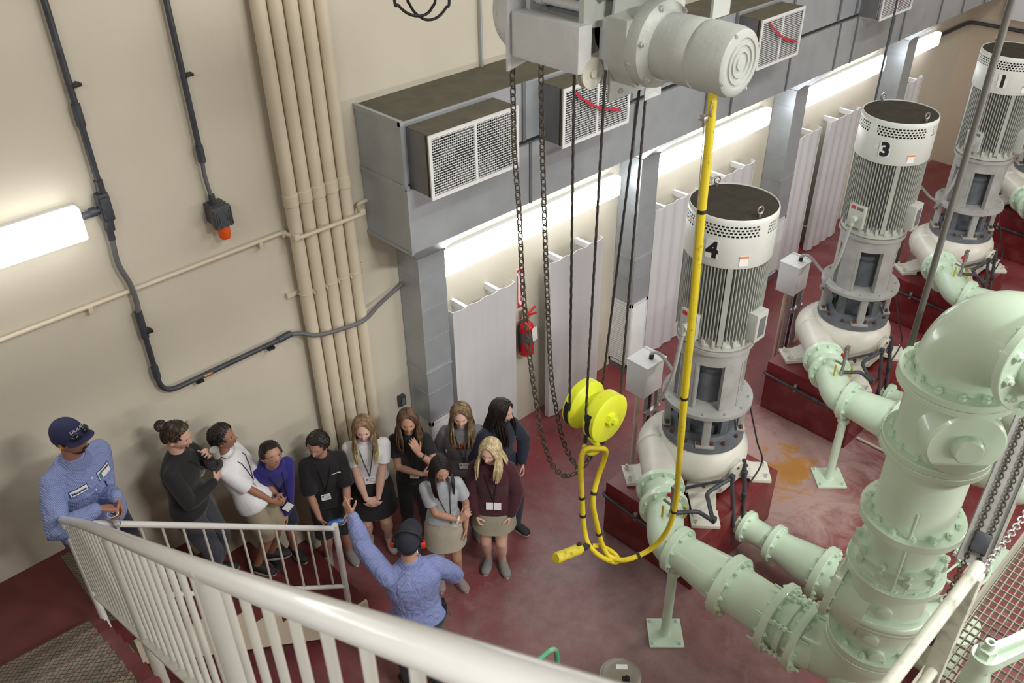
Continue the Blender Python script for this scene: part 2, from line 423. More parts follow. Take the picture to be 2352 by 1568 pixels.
# upper flight, turned a few degrees on the landing corner
RA = math.radians(-4.35)
ex = V((math.cos(RA), math.sin(RA), 0)); ey = V((-math.sin(RA), math.cos(RA), 0)); O1 = V((0.66, -0.97, 0))
def st(u, v, z): return O1 + ex * u - ey * v + V((0, 0, z))
RST = Matrix((ex, ey, V((0, 0, 1)))).transposed()
g = G(); gp = G()
NT = 20
for k in range(NT):
    v0 = 0.261 * k; z = 1.72 + 0.191 * k
    g.box(st(-0.75, v0 + 0.135, z - 0.025), (1.5, 0.27, 0.05), RST)
    g.box(st(-0.75, v0 + 0.012, z - 0.11), (1.5, 0.02, 0.16), RST)
    gp.box(st(-0.755, v0 + 0.135, z + 0.003), (1.36, 0.245, 0.006), RST)
    gp.box(st(-0.755, v0 - 0.002, z - 0.03), (1.36, 0.008, 0.05), RST)
struct('trim_3', g, MRED)
struct('trim_4', gp, MPLATE)
gp2 = G().bx(0.69, 0.775, -0.90, -0.06, 1.53, 1.533)
struct('trim_5', gp2, MPLATE)

# ------------------------------------------------------------------ railings
C0 = V((0.664, -1.0, 2.632)); RD = V((-0.073, -1.0, 0.731)); HO = 0.645
rail = thing('stair_railing', 'off-white tubular railing of the near upper stair flight, sweeping across the foreground', 'railing', (0.664, -1.0, 1.53))
hp = [C0 + RD * s + V((0, 0, dz)) for s, dz in ((0, -0.012), (0.25, -0.004), (0.6, 0.006), (1.0, 0.012), (1.55, 0.013), (2.1, 0.006), (2.7, -0.003), (3.2, -0.008), (3.7, -0.008), (4.2, -0.003), (4.75, 0.002))]
g = G(); g.tube(spline(hp, 5), 0.025, 24); g.ell(hp[0], 0.0252, nu=14, nv=8)
part(g, 'handrail', MRAIL, rail)
g = G()
a = C0 + RD * 0.30 - V((0, 0, HO)); b = C0 + RD * 4.7 - V((0, 0, HO))
dirr = (b - a).normalized()
side = V((0, 0, 1)).cross(dirr).normalized(); up = dirr.cross(side)
if up.z < 0: up = -up
R3 = Matrix((side, dirr, up)).transposed()
g.box((a + b) / 2, (0.055, (b - a).length, 0.012), R3)
g.box((a + b) / 2 - up * 0.022 + side * 0.0275, (0.006, (b - a).length, 0.05), R3)
part(g, 'base_channel', MRAILD, rail)
for s in (1.79, 3.23):
    part(G().cyl(C0 + RD * s - V((0, 0, 0.98)), C0 + RD * s - V((0, 0, 0.005)), 0.0265, n=20), 'post', MRAILD, rail)
part(G().cyl(C0 - V((0, 0, 1.06)), C0, 0.024, n=16), 'post', MRAIL, rail)
s = 1.79 - 0.131 * 13
while s < 4.65:
    if min(abs(s - 1.79), abs(s - 3.23)) > 0.03 and s > 0.03:
        part(G().cyl(C0 + RD * s - V((0, 0, HO)), C0 + RD * s - V((0, 0, 0.01)), 0.0098, n=12), 'baluster', MRAILD, rail)
    s += 0.131
r2 = thing('stair_railing', 'off-white tubular railing of the lower stair flight in front of the woman and boys', 'railing', (1.6, -1.0, 0.9))
def rz(x): return 2.447 - 0.766 * (x - 0.861)
part(G().tube([V((x, -1.0, rz(x))) for x in (0.672, 1.2, 1.8, 2.435)], 0.0225, 16), 'handrail', MRAIL, r2)
part(G().tube([V((x, -1.0, rz(x) - 0.70)) for x in (0.80, 1.6, 2.44)], 0.019, 14), 'bottom_rail', MRAIL, r2)
g = G(); g.cyl((2.455, -1.0, 0.30), (2.455, -1.0, rz(2.455) + 0.045), 0.027, n=20)
part(g, 'post', MRAIL, r2)
x = 2.344
while x > 0.75:
    part(G().cyl((x, -1.0, rz(x) - 0.70), (x, -1.0, rz(x) - 0.01), 0.0095, n=10), 'baluster', MRAILD, r2)
    x -= 0.128

# ------------------------------------------------------------------ ductwork on the wall
duct = thing('air_duct', 'long galvanised air duct running along the beige wall above the strip lights', 'air duct', (9.9, -0.3, 3.1))
XD = 3.76
part(G().bx(XD, 16.18, -0.575, -0.005, 3.69, 4.19), 'upper_trunk', MGALV, duct)
part(G().bx(XD, 16.18, -0.60, -0.005, 3.10, 3.655), 'lower_trunk', MGALV, duct)
part(G().bx(XD + 0.01, 16.17, -0.565, -0.01, 3.65, 3.695), 'dark_joint', MSEAM, duct)
part(G().bx(XD + 0.01, 16.17, -0.57, -0.005, 4.19, 4.194), 'top_sheet', MGALVD, duct)
g = G()
for xx in (XD, XD + 0.55, XD + 0.004):
    pass
g.bx(XD - 0.012, XD + 0.02, -0.60, 0, 4.165, 4.205); g.bx(XD - 0.012, XD + 0.02, -0.595, -0.565, 3.69, 4.2); g.bx(XD - 0.01, XD + 0.02, -0.615, 0, 3.655, 3.69)
g.bx(XD - 0.01, XD + 0.02, -0.612, -0.585, 3.1, 3.66); g.bx(XD - 0.01, XD + 0.02, -0.6, 0, 3.085, 3.11)
part(g, 'end_flange', MGALV, duct)
for xx in (5.03, 6.45, 7.62, 8.10, 9.22, 10.3, 10.72, 11.75, 12.05, 13.2, 14.0, 14.8):
    g = G(); g.bx(xx, xx + 0.035, -0.592, -0.57, 3.69, 4.195); g.bx(xx + 0.06, xx + 0.085, -0.615, -0.59, 3.10, 3.66)
    part(g, 'standing_seam', MBOXG, duct)
def grille(parent, x0, x1, y, z0, z1, nx=44, nz=22):
    f = G(); t = 0.028
    f.bx(x0, x1, y - 0.014, y, z1 - t, z1); f.bx(x0, x1, y - 0.014, y, z0, z0 + t)
    f.bx(x0, x0 + t, y - 0.0135, y, z0 + t, z1 - t); f.bx(x1 - t, x1, y - 0.0135, y, z0 + t, z1 - t)
    xm = (x0 + x1) / 2; f.bx(xm - 0.012, xm + 0.012, y - 0.0135, y, z0 + t, z1 - t)
    fo = part(f, 'grille_frame', MWHITE, parent)
    s = G()
    for i in range(nz):
        z = z0 + t + (z1 - z0 - 2 * t) * (i + 0.5) / nz
        s.box(((x0 + x1) / 2, y - 0.005, z), (x1 - x0 - 2 * t, 0.012, 0.0045), Matrix.Rotation(math.radians(-22), 3, 'X'))
    for i in range(nx):
        x = x0 + t + (x1 - x0 - 2 * t) * (i + 0.5) / nx
        s.bx(x - 0.0014, x + 0.0014, y + 0.006, y + 0.010, z0 + t, z1 - t)
    part(s, 'slats', MWHITE, fo)
    part(G().bx(x0 + 0.01, x1 - 0.01, y + 0.03, y + 0.035, z0 + 0.01, z1 - 0.01), 'dark_interior', MSLOT, fo)
OUT = [(3.80, 4.72), (5.235, 6.11), (8.16, 8.98), (10.83, 11.66)]
for i, (xa, xb) in enumerate(OUT):
    bo = part(G().bx(xa + 0.012, xb - 0.012, -0.80, -0.57, 3.655, 4.145), 'outlet_box', MBOXG, duct)
    part(G().bx(xa + 0.012, xb - 0.012, -0.845, -0.57, 4.145, 4.15).bx(xa + 0.012, xb - 0.012, -0.845, -0.80, 3.655, 3.665).bx(xa + 0.012, xa + 0.02, -0.845, -0.80, 3.66, 4.145).bx(xb - 0.02, xb - 0.012, -0.845, -0.80, 3.66, 4.145), 'outlet_lip', MGALVD if i < 3 else MGALV, bo)
    grille(bo, xa, xb, -0.845, 3.64, 4.15)
    if i:
        if i < 3: pts = [(xa + 0.12, -0.872, 4.10), (xa + 0.25, -0.885, 4.0), (xa + 0.42, -0.885, 3.90), (xa + 0.6, -0.88, 3.84), (xa + 0.72, -0.872, 3.80)]
        else: pts = [(xa + 0.42, -0.872, 4.12), (xa + 0.43, -0.885, 3.95), (xa + 0.40, -0.88, 3.72)]
        P = spline(pts, 5); rb = G()
        for k in range(len(P) - 1):
            w = 0.016 + 0.006 * math.sin(k * 1.3)
            a, b = P[k], P[k + 1]
            rb.prism([(0, -w), ((b - a).length + 0.002, -w), ((b - a).length + 0.002, w), (0, w)], a + V((0, -0.001 * (k % 2), 0)), (b - a).normalized(), V((0, 0.35, 1)).normalized(), 0.002)
        part(rb, 'red_streamer', MRIB, bo)
for k in range(4):
    x0 = 4.03 + 3.06 * k
    txt = ['next to the five cream pipes, behind the girls', 'between the second white panel and pump 4', 'behind the motor of pump 4', 'behind the motor of pump 3'][k]
    c = thing('duct_column', 'galvanised drop duct with white louver foot, ' + txt, 'air duct', (x0 + 0.15, -0.15, 0.1), group='drop ducts')
    g = G(); top = [(x0 - (0.27 if k == 0 else 0.06), -0.595), (x0 + 0.40, -0.595), (x0 + 0.40, -0.005), (x0 - (0.27 if k == 0 else 0.06), -0.005)]
    mid = [(x0, -0.30), (x0 + 0.30, -0.30), (x0 + 0.30, -0.005), (x0, -0.005)]
    g.loft([[V((p[0], p[1], 3.10)) for p in top], [V((p[0], p[1], 2.82)) for p in mid]])
    part(g, 'transition', MGALV, c)
    part(G().bx(x0, x0 + 0.30, -0.30, -0.005, 1.0, 2.83), 'casing', MGALV, c)
    g = G()
    for z in (1.02, 1.35, 1.62, 1.95, 2.28, 2.6): g.bx(x0 - 0.003, x0 + 0.303, -0.303, -0.004, z, z + 0.006)
    g.bx(x0 - 0.008, x0 + 0.308, -0.308, -0.004, 1.585, 1.605); g.bx(x0 - 0.008, x0 + 0.308, -0.308, -0.004, 2.81, 2.825)
    part(g, 'seam_strips', MGALV, c)
    lf = G()
    for (xa, xb, ya, yb) in ((x0 - 0.006, x0, -0.30, -0.005), (x0, x0 + 0.3, -0.306, -0.30)):
        if xb - xa < 0.02:
            lf.bx(xa, xb, ya, ya + 0.03, 0.1, 1.0); lf.bx(xa, xb, yb - 0.03, yb, 0.1, 1.0); lf.bx(xa, xb, ya, yb, 0.96, 1.0); lf.bx(xa, xb, ya, yb, 0.1, 0.14)
        else:
            lf.bx(xa, xa + 0.03, ya, yb, 0.1, 1.0); lf.bx(xb - 0.03, xb, ya, yb, 0.1, 1.0); lf.bx(xa, xb, ya, yb, 0.96, 1.0); lf.bx(xa, xb, ya, yb, 0.1, 0.14)
    lo = part(lf, 'louver_frame', MWHITE, c)
    s = G()
    for i in range(26):
        z = 0.15 + 0.81 * (i + 0.5) / 26
        s.box((x0 + 0.001, -0.15, z), (0.012, 0.25, 0.024), Matrix.Rotation(math.radians(20), 3, 'Y'))
        s.box((x0 + 0.15, -0.299, z), (0.25, 0.012, 0.024), Matrix.Rotation(math.radians(-20), 3, 'X'))
    part(s, 'louver_slats', MWHITE, lo)
    part(G().bx(x0 + 0.012, x0 + 0.29, -0.29, -0.01, 0.0, 1.0), 'plinth_box', MBOXG, c)

# ------------------------------------------------------------------ white corrugated wall panels
PX = [4.45, 5.79, 7.52, 8.72, 10.35, 11.45, 13.44]
PL = ['right behind the girl in the grey sweatshirt', 'behind the yellow hook block and its ropes', 'past the second duct column, left of the pump 4 motor', 'behind the top of the motor of pump 4', 'just right of the third duct column', 'left of the motor of pump 3', 'nearest the far corner, behind the motor of pump 3']
for x0, lab in zip(PX, PL):
    p = thing('wall_panel', 'white corrugated wall panel on brackets, ' + lab, 'panel', (x0 + 0.415, -0.2, 0.0), group='white wall panels')
    w = 0.83; prof = [(x0, -0.15), (x0 + 0.002, -0.215)]
    for i in range(41):
        t = i / 40; prof.append((x0 + 0.008 + (w - 0.016) * t, -0.222 + 0.011 * math.cos(2 * PI * 4 * t)))
    prof += [(x0 + w - 0.002, -0.215), (x0 + w, -0.15)]
    back = [(a, b + 0.006) for a, b in prof]
    back[0] = (x0 + 0.006, -0.15); back[1] = (x0 + 0.008, -0.209); back[-1] = (x0 + w - 0.006, -0.15); back[-2] = (x0 + w - 0.008, -0.209)
    g = G(); n = len(prof)
    vs = [V((a, b, z)) for z in (0.012, 2.05) for a, b in prof] + [V((a, b, z)) for z in (0.012, 2.05) for a, b in back]
    fs = []
    for i in range(n - 1):
        fs.append((i, i + 1, n + i + 1, n + i)); fs.append((2 * n + i + 1, 2 * n + i, 3 * n + i, 3 * n + i + 1))
        fs.append((n + i, n + i + 1, 3 * n + i + 1, 3 * n + i)); fs.append((i + 1, i, 2 * n + i, 2 * n + i + 1))
    fs += [(0, n, 3 * n, 2 * n), (n - 1, 3 * n - 1, 4 * n - 1, 2 * n - 1)]
    g.add(vs, fs); part(g, 'corrugated_sheet', MPANEL, p)
    for bx_ in (0.16, 0.60):
        part(G().bx(x0 + bx_, x0 + bx_ + 0.04, -0.21, -0.001, 2.035, 2.043).bx(x0 + bx_, x0 + bx_ + 0.006, -0.21, -0.001, 1.98, 2.036), 'bracket', MWHITE, p)
        part(G().bx(x0 + bx_, x0 + bx_ + 0.04, -0.21, -0.001, 0.3, 0.308), 'bracket', MWHITE, p)

# ------------------------------------------------------------------ strip lights
def strip(x0, x1, z0, z1, label, em=None, y=0.0):
    t = thing('strip_light', label, 'light', ((x0 + x1) / 2, y, z0), group='fluorescent wall lights')
    part(G().bx(x0, x1, y - 0.07, y - 0.002, z0 + 0.015, z1 - 0.015), 'housing', MWHITE, t)
    part(G().box(((x0 + x1) / 2, y - 0.115, (z0 + z1) / 2), (x1 - x0, 0.095, z1 - z0), None, 0.025), 'diffuser', em or MEM, t)
strip(4.42, 6.93, 2.42, 2.65, 'long glowing strip light between the first and second duct columns')
strip(7.50, 9.86, 2.42, 2.65, 'long glowing strip light between the second and third duct columns')
strip(10.6, 12.9, 2.42, 2.65, 'glowing strip light between the third and fourth duct columns')
strip(13.55, 14.72, 2.42, 2.63, 'short glowing strip light nearest the far corner')
strip(-0.9, 1.545, 3.90, 4.125, 'glowing strip light alone on the wall at the left edge', emat('left_diffuser', (1, 0.99, 0.96), 5.5))

# ------------------------------------------------------------------ conduits and pipes on the wall
cA = thing('conduit', 'dark conduit from the top left, passing the left strip light and bending right low down', 'conduit', (1.73, -0.05, 2.45))
part(G().tube([(1.73, -0.05, 9.0), (1.73, -0.05, 4.20)], 0.021, 12), 'upper_pipe', MBLACKC, cA)
for q_ in ([(1.73, -0.05, 4.72), (1.73, -0.05, 4.58)], [(1.73, -0.05, 4.22), (1.73, -0.05, 4.12)], [(1.735, -0.05, 3.22), (1.735, -0.05, 3.0)], [(1.735, -0.05, 2.74), (1.735, -0.05, 2.64)], [(2.74, -0.05, 2.49), (2.86, -0.05, 2.50)]):
    part(G().tube(q_, 0.0285, 12), 'coupling', MBLACKC, cA)
g = G(); g.box((1.72, -0.055, 4.04), (0.085, 0.075, 0.20), None, 0.02); g.box((1.72, -0.10, 4.04), (0.06, 0.02, 0.15), None, 0.008)
g.tube([(1.70, -0.06, 4.03), (1.54, -0.06, 4.02)], 0.024, 12); g.tube([(1.66, -0.06, 4.03), (1.62, -0.06, 4.03)], 0.032, 12); g.tube([(1.72, -0.05, 3.95), (1.715, -0.05, 3.87)], 0.034, 12); g.tube([(1.71, -0.05, 3.88), (1.71, -0.05, 3.80)], 0.024, 12)
part(g, 'tee_fitting', MBLACKC, cA)
part(G().tube(spline([(1.71, -0.05, 3.82), (1.70, -0.055, 3.62), (1.735, -0.06, 3.45), (1.745, -0.055, 3.30), (1.735, -0.05, 3.20)], 6), 0.019, 12), 'flexible_hose', MGREYC, cA)
part(G().tube(fillet([(1.735, -0.05, 3.1), (1.735, -0.05, 2.48), (2.82, -0.05, 2.49)], 0.14), 0.021, 12), 'elbow_pipe', MBLACKC, cA)
part(G().tube([(2.07, -0.05, 2.48), (2.14, -0.05, 2.48)], 0.0222, 12), 'bare_band', MCOPPER, cA)
part(G().tube(spline([(2.84, -0.05, 2.50), (2.94, -0.09, 2.48), (3.05, -0.15, 2.44), (3.3, -0.165, 2.40), (3.52, -0.155, 2.38), (3.75, -0.08, 2.415), (3.98, -0.05, 2.47), (4.06, -0.04, 2.5)], 6), 0.018, 12), 'flexible_hose', MGREYC, cA)
for p in ((1.765, -0.05, 4.83), (1.765, -0.05, 3.04), (2.03, -0.05, 2.455), (2.66, -0.05, 2.455)):
    part(G().box(p, (0.06, 0.055, 0.02), None, 0.004).cyl((p[0] + 0.02, -0.08, p[2]), (p[0] + 0.02, -0.0, p[2]), 0.008, n=8), 'clamp', MBLACK, cA)
cB = thing('conduit', 'dark conduit dropping from the top edge straight down to the wall horn', 'conduit', (2.44, -0.05, 3.85))
part(G().tube([(2.44, -0.05, 9.0), (2.44, -0.05, 4.2)], 0.02, 12), 'upper_pipe', MBLACKC, cB)
part(G().tube([(2.44, -0.05, 4.25), (2.44, -0.05, 4.13)], 0.027, 12), 'coupling', MBLACKC, cB)
part(G().tube(spline([(2.44, -0.05, 4.15), (2.435, -0.05, 4.02), (2.45, -0.05, 3.84)], 5), 0.015, 12), 'flexible_hose', MGREYC, cB)
part(G().box((2.475, -0.05, 4.73), (0.06, 0.05, 0.02), None, 0.004), 'clamp', MBLACK, cB)
sr = thing('alarm_horn', 'dark grey square alarm horn with an amber beacon below, on the left wall', 'alarm', (2.46, -0.08, 3.58))
g = G(); g.box((2.46, -0.055, 3.745), (0.13, 0.11, 0.15), None, 0.012); g.cyl((2.45, -0.05, 3.80), (2.45, -0.05, 3.88), 0.024, n=12)
part(g, 'back_box', MBLACKC, sr)
g = G(); g.box((2.46, -0.125, 3.73), (0.155, 0.05, 0.165), None, 0.02)
for q in (0.13, 0.095, 0.06): g.tube([V((2.46 + a * q / 2, -0.152, 3.73 + b * q / 2)) for a, b in ((1, 1), (-1, 1), (-1, -1), (1, -1))], 0.004, 6, closed=True)
part(g, 'horn_face', mat('horn_plastic', (0.07, 0.075, 0.085), 0.5), sr)
part(G().lathe((2.47, -0.09, 3.65), (0, 0, -1), [(0.042, 0), (0.046, 0.03), (0.045, 0.08), (0.036, 0.105), (0.01, 0.112)], 18), 'amber_beacon', MORANGE, sr)
cr = thing('conduit', 'thin cream conduit running along the wall and jogging out over the five vertical pipes', 'conduit', (1.5, -0.03, 3.36))
part(G().tube(fillet([(-1.9, -0.03, 3.375), (2.965, -0.03, 3.385), (3.0, -0.165, 3.365), (3.62, -0.165, 3.36), (3.655, -0.03, 3.385), (3.80, -0.03, 3.39)], 0.05), 0.0165, 12), 'pipe', MCREAM, cr)
for x in (0.5, 1.44, 2.75): part(G().box((x, -0.03, 3.362), (0.03, 0.06, 0.055), None, 0.005), 'clamp', MCREAM, cr)
for x in (2.965, 3.0, 3.62): part(G().box((x, -0.03 if x == 2.965 else -0.15, 3.375), (0.05, 0.055, 0.05), None, 0.012), 'corner_fitting', MCREAM, cr)
ordn = ['leftmost', 'second from the left', 'middle one', 'fourth from the left', 'rightmost']
for i in range(5):
    x = 3.045 + 0.1215 * i
    t = thing('vertical_pipe', 'cream painted vertical pipe, %s of the five side by side' % ordn[i], 'pipe', (x, -0.08, 0), group='five cream pipes')
    part(G().cyl((x, -0.08, 0), (x, -0.08, 9.2), 0.0545, n=24), 'pipe', MCREAM, t)
    part(G().lathe((x, -0.08, 3.60), (0, 0, 1), [(0.0548, 0), (0.0605, 0.006), (0.0605, 0.094), (0.0548, 0.1)], 24), 'coupling', MCREAM, t)
    g = G(); g.tube([(x - 0.058, -0.04, 2.83), (x - 0.058, -0.08, 2.83)] + [V((x - 0.0575 * math.cos(a), -0.08 - 0.0575 * math.sin(a), 2.83)) for a in [PI * k / 8 for k in range(9)]] + [(x + 0.058, -0.04, 2.83)], 0.004, 6)
    g.box((x + 0.045, -0.125, 2.83), (0.012, 0.03, 0.022)); part(g, 'strap', MCREAM, t)
single(G().bx(2.90, 3.64, -0.035, -0.001, 2.81, 2.85), 'strut_channel', MCREAM, 'short cream strut channel bolted behind the five vertical pipes', 'bracket')
single(G().tube([(5.09, -0.03, 9.0), (5.09, -0.03, 4.2)], 0.014, 10), 'conduit', MGALV, 'thin grey vertical conduit rising from the top of the air duct', 'conduit')
t = thing('wall_switch', 'small grey wall box beside the first duct column, above the girls', 'switch', (3.9, -0.02, 1.17))
part(G().box((3.905, -0.025, 1.21), (0.075, 0.05, 0.115), None, 0.008), 'box', MBLACKC, t); part(G().box((3.905, -0.053, 1.21), (0.04, 0.008, 0.07)), 'switch_face', MGREYC, t)
single(G().tube(fillet([(14.75, -0.06, 2.52), (15.1, -0.05, 2.50), (16.13, -0.05, 2.50), (16.13, -4.0, 2.46)], 0.15), 0.03, 10), 'conduit', MBLACKC, 'dark conduit turning the far corner of the room beyond the short strip light', 'conduit')
single(G().bx(16.05, 16.19, -1.6, -0.55, 2.66, 3.6), 'wall_cabinet', MPANEL, 'grey-white cabinet on the far wall, cut by the top right corner', 'cabinet')
# fire extinguisher and its sign
e = thing('fire_extinguisher', 'red fire extinguisher with a white tag hanging between the first two white panels', 'extinguisher', (5.54, -0.1, 0.99))
X, Y = 5.545, -0.10
part(G().lathe((X, Y, 0.99), (0, 0, 1), [(0.07, 0), (0.083, 0.015), (0.083, 0.33), (0.075, 0.37), (0.045, 0.405), (0.028, 0.42)], 24), 'cylinder', MFIRE, e)
part(G().lathe((X, Y, 1.155), (0, 0, 1), [(0.0838, 0), (0.0838, 0.14)], 24, c0=False, c1=False), 'label_band', mat('extinguisher_label', (0.12, 0.09, 0.095), 0.5), e)
g = G(); g.cyl((X, Y, 1.405), (X, Y, 1.46), 0.026, n=14); g.cyl((X - 0.03, Y, 1.43), (X + 0.05, Y, 1.43), 0.012, n=8); part(g, 'valve', MSTEEL, e)
g = G(); g.box((X + 0.06, Y - 0.01, 1.47), (0.15, 0.025, 0.012), Matrix.Rotation(0.15, 3, 'Y')); g.box((X + 0.055, Y - 0.01, 1.515), (0.15, 0.025, 0.012), Matrix.Rotation(-0.4, 3, 'Y')); part(g, 'handle', MFIRE, e)
part(G().tube(spline([(X - 0.03, Y, 1.44), (X - 0.10, Y + 0.01, 1.40), (X - 0.105, Y + 0.01, 1.25), (X - 0.095, Y + 0.01, 1.05)], 6), 0.012, 8), 'hose', MBLACK, e)
part(G().box((X + 0.035, Y - 0.092, 1.27), (0.075, 0.002, 0.17), Matrix.Rotation(-0.12, 3, 'Y')), 'tag', MPAPER, e)
part(G().bx(X - 0.02, X + 0.02, -0.02, -0.001, 1.40, 1.50), 'wall_hook', MSTEEL, e)
sg = thing('extinguisher_sign', 'tall narrow red and white extinguisher sign above the fire extinguisher', 'sign', (5.56, 0, 1.52))
part(G().bx(5.50, 5.615, -0.004, -0.001, 1.525, 2.01), 'board', MPAPER, sg)
g = G(); x0, x1 = 5.508, 5.607
g.bx(x0, x1, -0.0055, -0.004, 1.972, 2.002); g.bx(x0, x1, -0.0055, -0.004, 1.533, 1.60); g.bx(x0, x0 + 0.012, -0.0055, -0.004, 1.6, 1.93); g.bx(x1 - 0.012, x1, -0.0055, -0.004, 1.6, 1.93)
part(g, 'red_border', MSIGN, sg)
g = G(); g.prism([(-0.036, 0.0), (0, -0.045), (0.036, 0.0)], (5.557, -0.0062, 1.602), (1, 0, 0), (0, 0, 1), 0.0006); part(g, 'arrow', MPAPER, sg)
g = G()
for s_, x_, z_ in [('FI', 5.538, 1.952), ('RE', 5.575, 1.952)]: g.text(s_, (x_, -0.0062, z_), (1, 0, 0), (0, 0, 1), 0.040, 0.001)
for k, ch in enumerate('EXTINGUISHER'): g.text(ch, (5.557, -0.0062, 1.912 - 0.0262 * k), (1, 0, 0), (0, 0, 1), 0.030, 0.001)
part(g, 'lettering', MSIGN, sg, flat=True)
# ------------------------------------------------------------------ pumps on red plinths
def az(a, r, z=0.0): return V((r * math.cos(math.radians(a)), r * math.sin(math.radians(a)), z))
MNUM = mat('number_plate_white', (0.70, 0.72, 0.70), 0.5)
def make_pump(num, label, loc):
    p = thing('vertical_pump', label, 'pump', loc, group='vertical pumps')
    Pt = lambda g, n, m, par=p, **k: part(g, n, m, par, world=False, **k)
    def dec(num_, par):
        for k, ch in enumerate(num_):
            q = G()
            c = az(192, 0.3593, 3.245); nn = az(192, 1); u = V((0, 0, 1)).cross(nn) * 1
            q.box(c, (0.004, 0.105, 0.155), Matrix((nn, V((0, 0, 1)).cross(nn), V((0, 0, 1)))).transposed())
            pl = Pt(q, 'number_plate', MNUM, par)
            q = G(); q.text(ch, az(192, 0.3616, 3.245), V((0, 0, 1)).cross(nn), (0, 0, 1), 0.185, 0.009)
            Pt(q, 'number', MBLACK, pl, flat=True)
    # motor
    g = G(); R = 0.355
    g.lathe((0, 0, 0), (0, 0, 1), [(R - 0.006, 3.09), (R, 3.10), (R, 3.365)], 56, c0=False, c1=False)
    g.lathe((0, 0, 0), (0, 0, 1), [(R, 3.465), (R, 3.498), (R - 0.006, 3.508), (R - 0.012, 3.508), (R - 0.016, 3.49)], 56, c0=False, c1=False)
    nsl = 66                                            # slotted band: little bricks left standing between four rows of slots
    for row in range(4):
        z0 = 3.365 + 0.025 * row
        for k in range(nsl):
            a0 = 360 / nsl * (k + 0.5 * (row % 2)); wide = 0.34
            for lo, hi in ((a0 - 360 / nsl * wide / 2, a0 + 360 / nsl * wide / 2),):
                ring = [[az(lo, R, z), az((lo + hi) / 2, R, z), az(hi, R, z), az(hi, R - 0.01, z), az(lo, R - 0.01, z)] for z in (z0, z0 + 0.025)]
                g.loft(ring)
        g.lathe((0, 0, 0), (0, 0, 1), [(R, z0 + 0.016), (R, z0 + 0.025), (R - 0.006, z0 + 0.025)], 56, c0=False, c1=False)
    for a in (76, 166, 256, 346):
        g.loft([[az(a + d, R + 0.0005, z) for d in (-7, -3.5, 0, 3.5, 7)] + [az(a + 7, R - 0.008, z), az(a - 7, R - 0.008, z)] for z in (3.363, 3.467)])
    g.lathe(az(178, R - 0.005, 3.25), az(178, 1), [(0.022, 0), (0.022, 0.012)], 14)
    band = Pt(g, 'fan_shroud', MBAND)
    Pt(G().lathe((0, 0, 0), (0, 0, 1), [(R - 0.02, 3.355), (R - 0.02, 3.47)], 40, c0=False, c1=False), 'slot_backing', MSLOT, band)
    Pt(G().lathe((0, 0, 0), (0, 0, 1), [(R - 0.013, 3.500), (0.24, 3.503), (0.05, 3.506)], 48), 'top_screen', MDARK, band)
    dec(num, band)
    q = G(); nn = az(233, 1); t_ = V((0, 0, 1)).cross(nn); RR = Matrix((nn, t_, V((0, 0, 1)))).transposed()
    q.box(az(233, 0.3575, 3.165), (0.003, 0.07, 0.085), RR); st_ = Pt(q, 'sticker', MPAPER, band)
    Pt(G().box(az(233, 0.3585, 3.198), (0.003, 0.07, 0.018), RR), 'orange_stripe', mat('sticker_orange', (0.75, 0.25, 0.05), 0.5) if num == '4' else bpy.data.materials['sticker_orange'], st_)
    for a in (62, 252):
        e = G(); c = az(a, 0.305, 3.50); e.cyl(c, c + V((0, 0, 0.035)), 0.013, n=10)
        e.tube([c + V((0, 0, 0.06)) + az(a + 90, 0.026 * math.cos(b)) + V((0, 0, 0.03 * math.sin(b))) for b in [2 * PI * k / 14 for k in range(14)]], 0.008, 8, closed=True)
        Pt(e, 'lifting_eye', MSTEEL)
    f = G(); f.lathe((0, 0, 0), (0, 0, 1), [(0.285, 2.36), (0.285, 3.10)], 40)
    n = 78
    for k in range(n):
        a = 360 / n * k
        if 158 < a < 186 or 262 < a < 278:
            z0 = 2.62 if a < 200 else 2.66
        else: z0 = 2.40
        c = az(a, 1); t_ = V((0, 0, 1)).cross(c)
        f.loft([[c * 0.27 + t_ * 0.006 + V((0, 0, z)), c * 0.345 + t_ * 0.004 + V((0, 0, z)), c * 0.345 - t_ * 0.004 + V((0, 0, z)), c * 0.27 - t_ * 0.006 + V((0, 0, z))] for z in (z0, 3.095)])
    for a in (218, 308, 38, 128):
        f.loft([[az(a - 4, 0.27, z), az(a - 3.4, 0.352, z), az(a + 3.4, 0.352, z), az(a + 4, 0.27, z)] for z in (2.36, 3.09)])
    Pt(f, 'finned_body', MFIN)
    b = G(); b.lathe((0, 0, 0), (0, 0, 1), [(0.30, 2.275), (0.325, 2.285), (0.325, 2.33), (0.30, 2.345), (0.29, 2.40)], 44)
    for k in range(24):
        a = 15 * k; b.box(az(a, 0.315, 2.36), (0.05, 0.03, 0.07), Matrix.Rotation(math.radians(a), 3, 'Z'), 0.006)
    Pt(b, 'end_bell', MMOTOR)
    j = G(); nn = az(172, 1); t_ = V((0, 0, 1)).cross(nn); RR = Matrix((nn, t_, V((0, 0, 1)))).transposed()
    j.box(az(172, 0.325, 2.50), (0.09, 0.18, 0.24), RR, 0.008); jb = Pt(j, 'terminal_box', MMOTOR)
    Pt(G().box(az(172, 0.3715, 2.59) - t_ * 0.045, (0.003, 0.05, 0.035), RR), 'red_label', MSIGN, jb)
    Pt(G().box(az(172, 0.3715, 2.59) + t_ * 0.035, (0.003, 0.07, 0.03), RR), 'grey_label', MGREYC, jb)
    kn = G(); c = az(172, 0.37, 2.48); kn.cyl(c, c + nn * 0.06, 0.035, n=14); kn.cyl(c + nn * 0.045 + V((0, 0, 0.02)), c + nn * 0.045 - V((0, 0, 0.07)), 0.022, n=12)
    Pt(kn, 'cable_gland', MBLUEG if num == '1' else MMOTOR, jb)
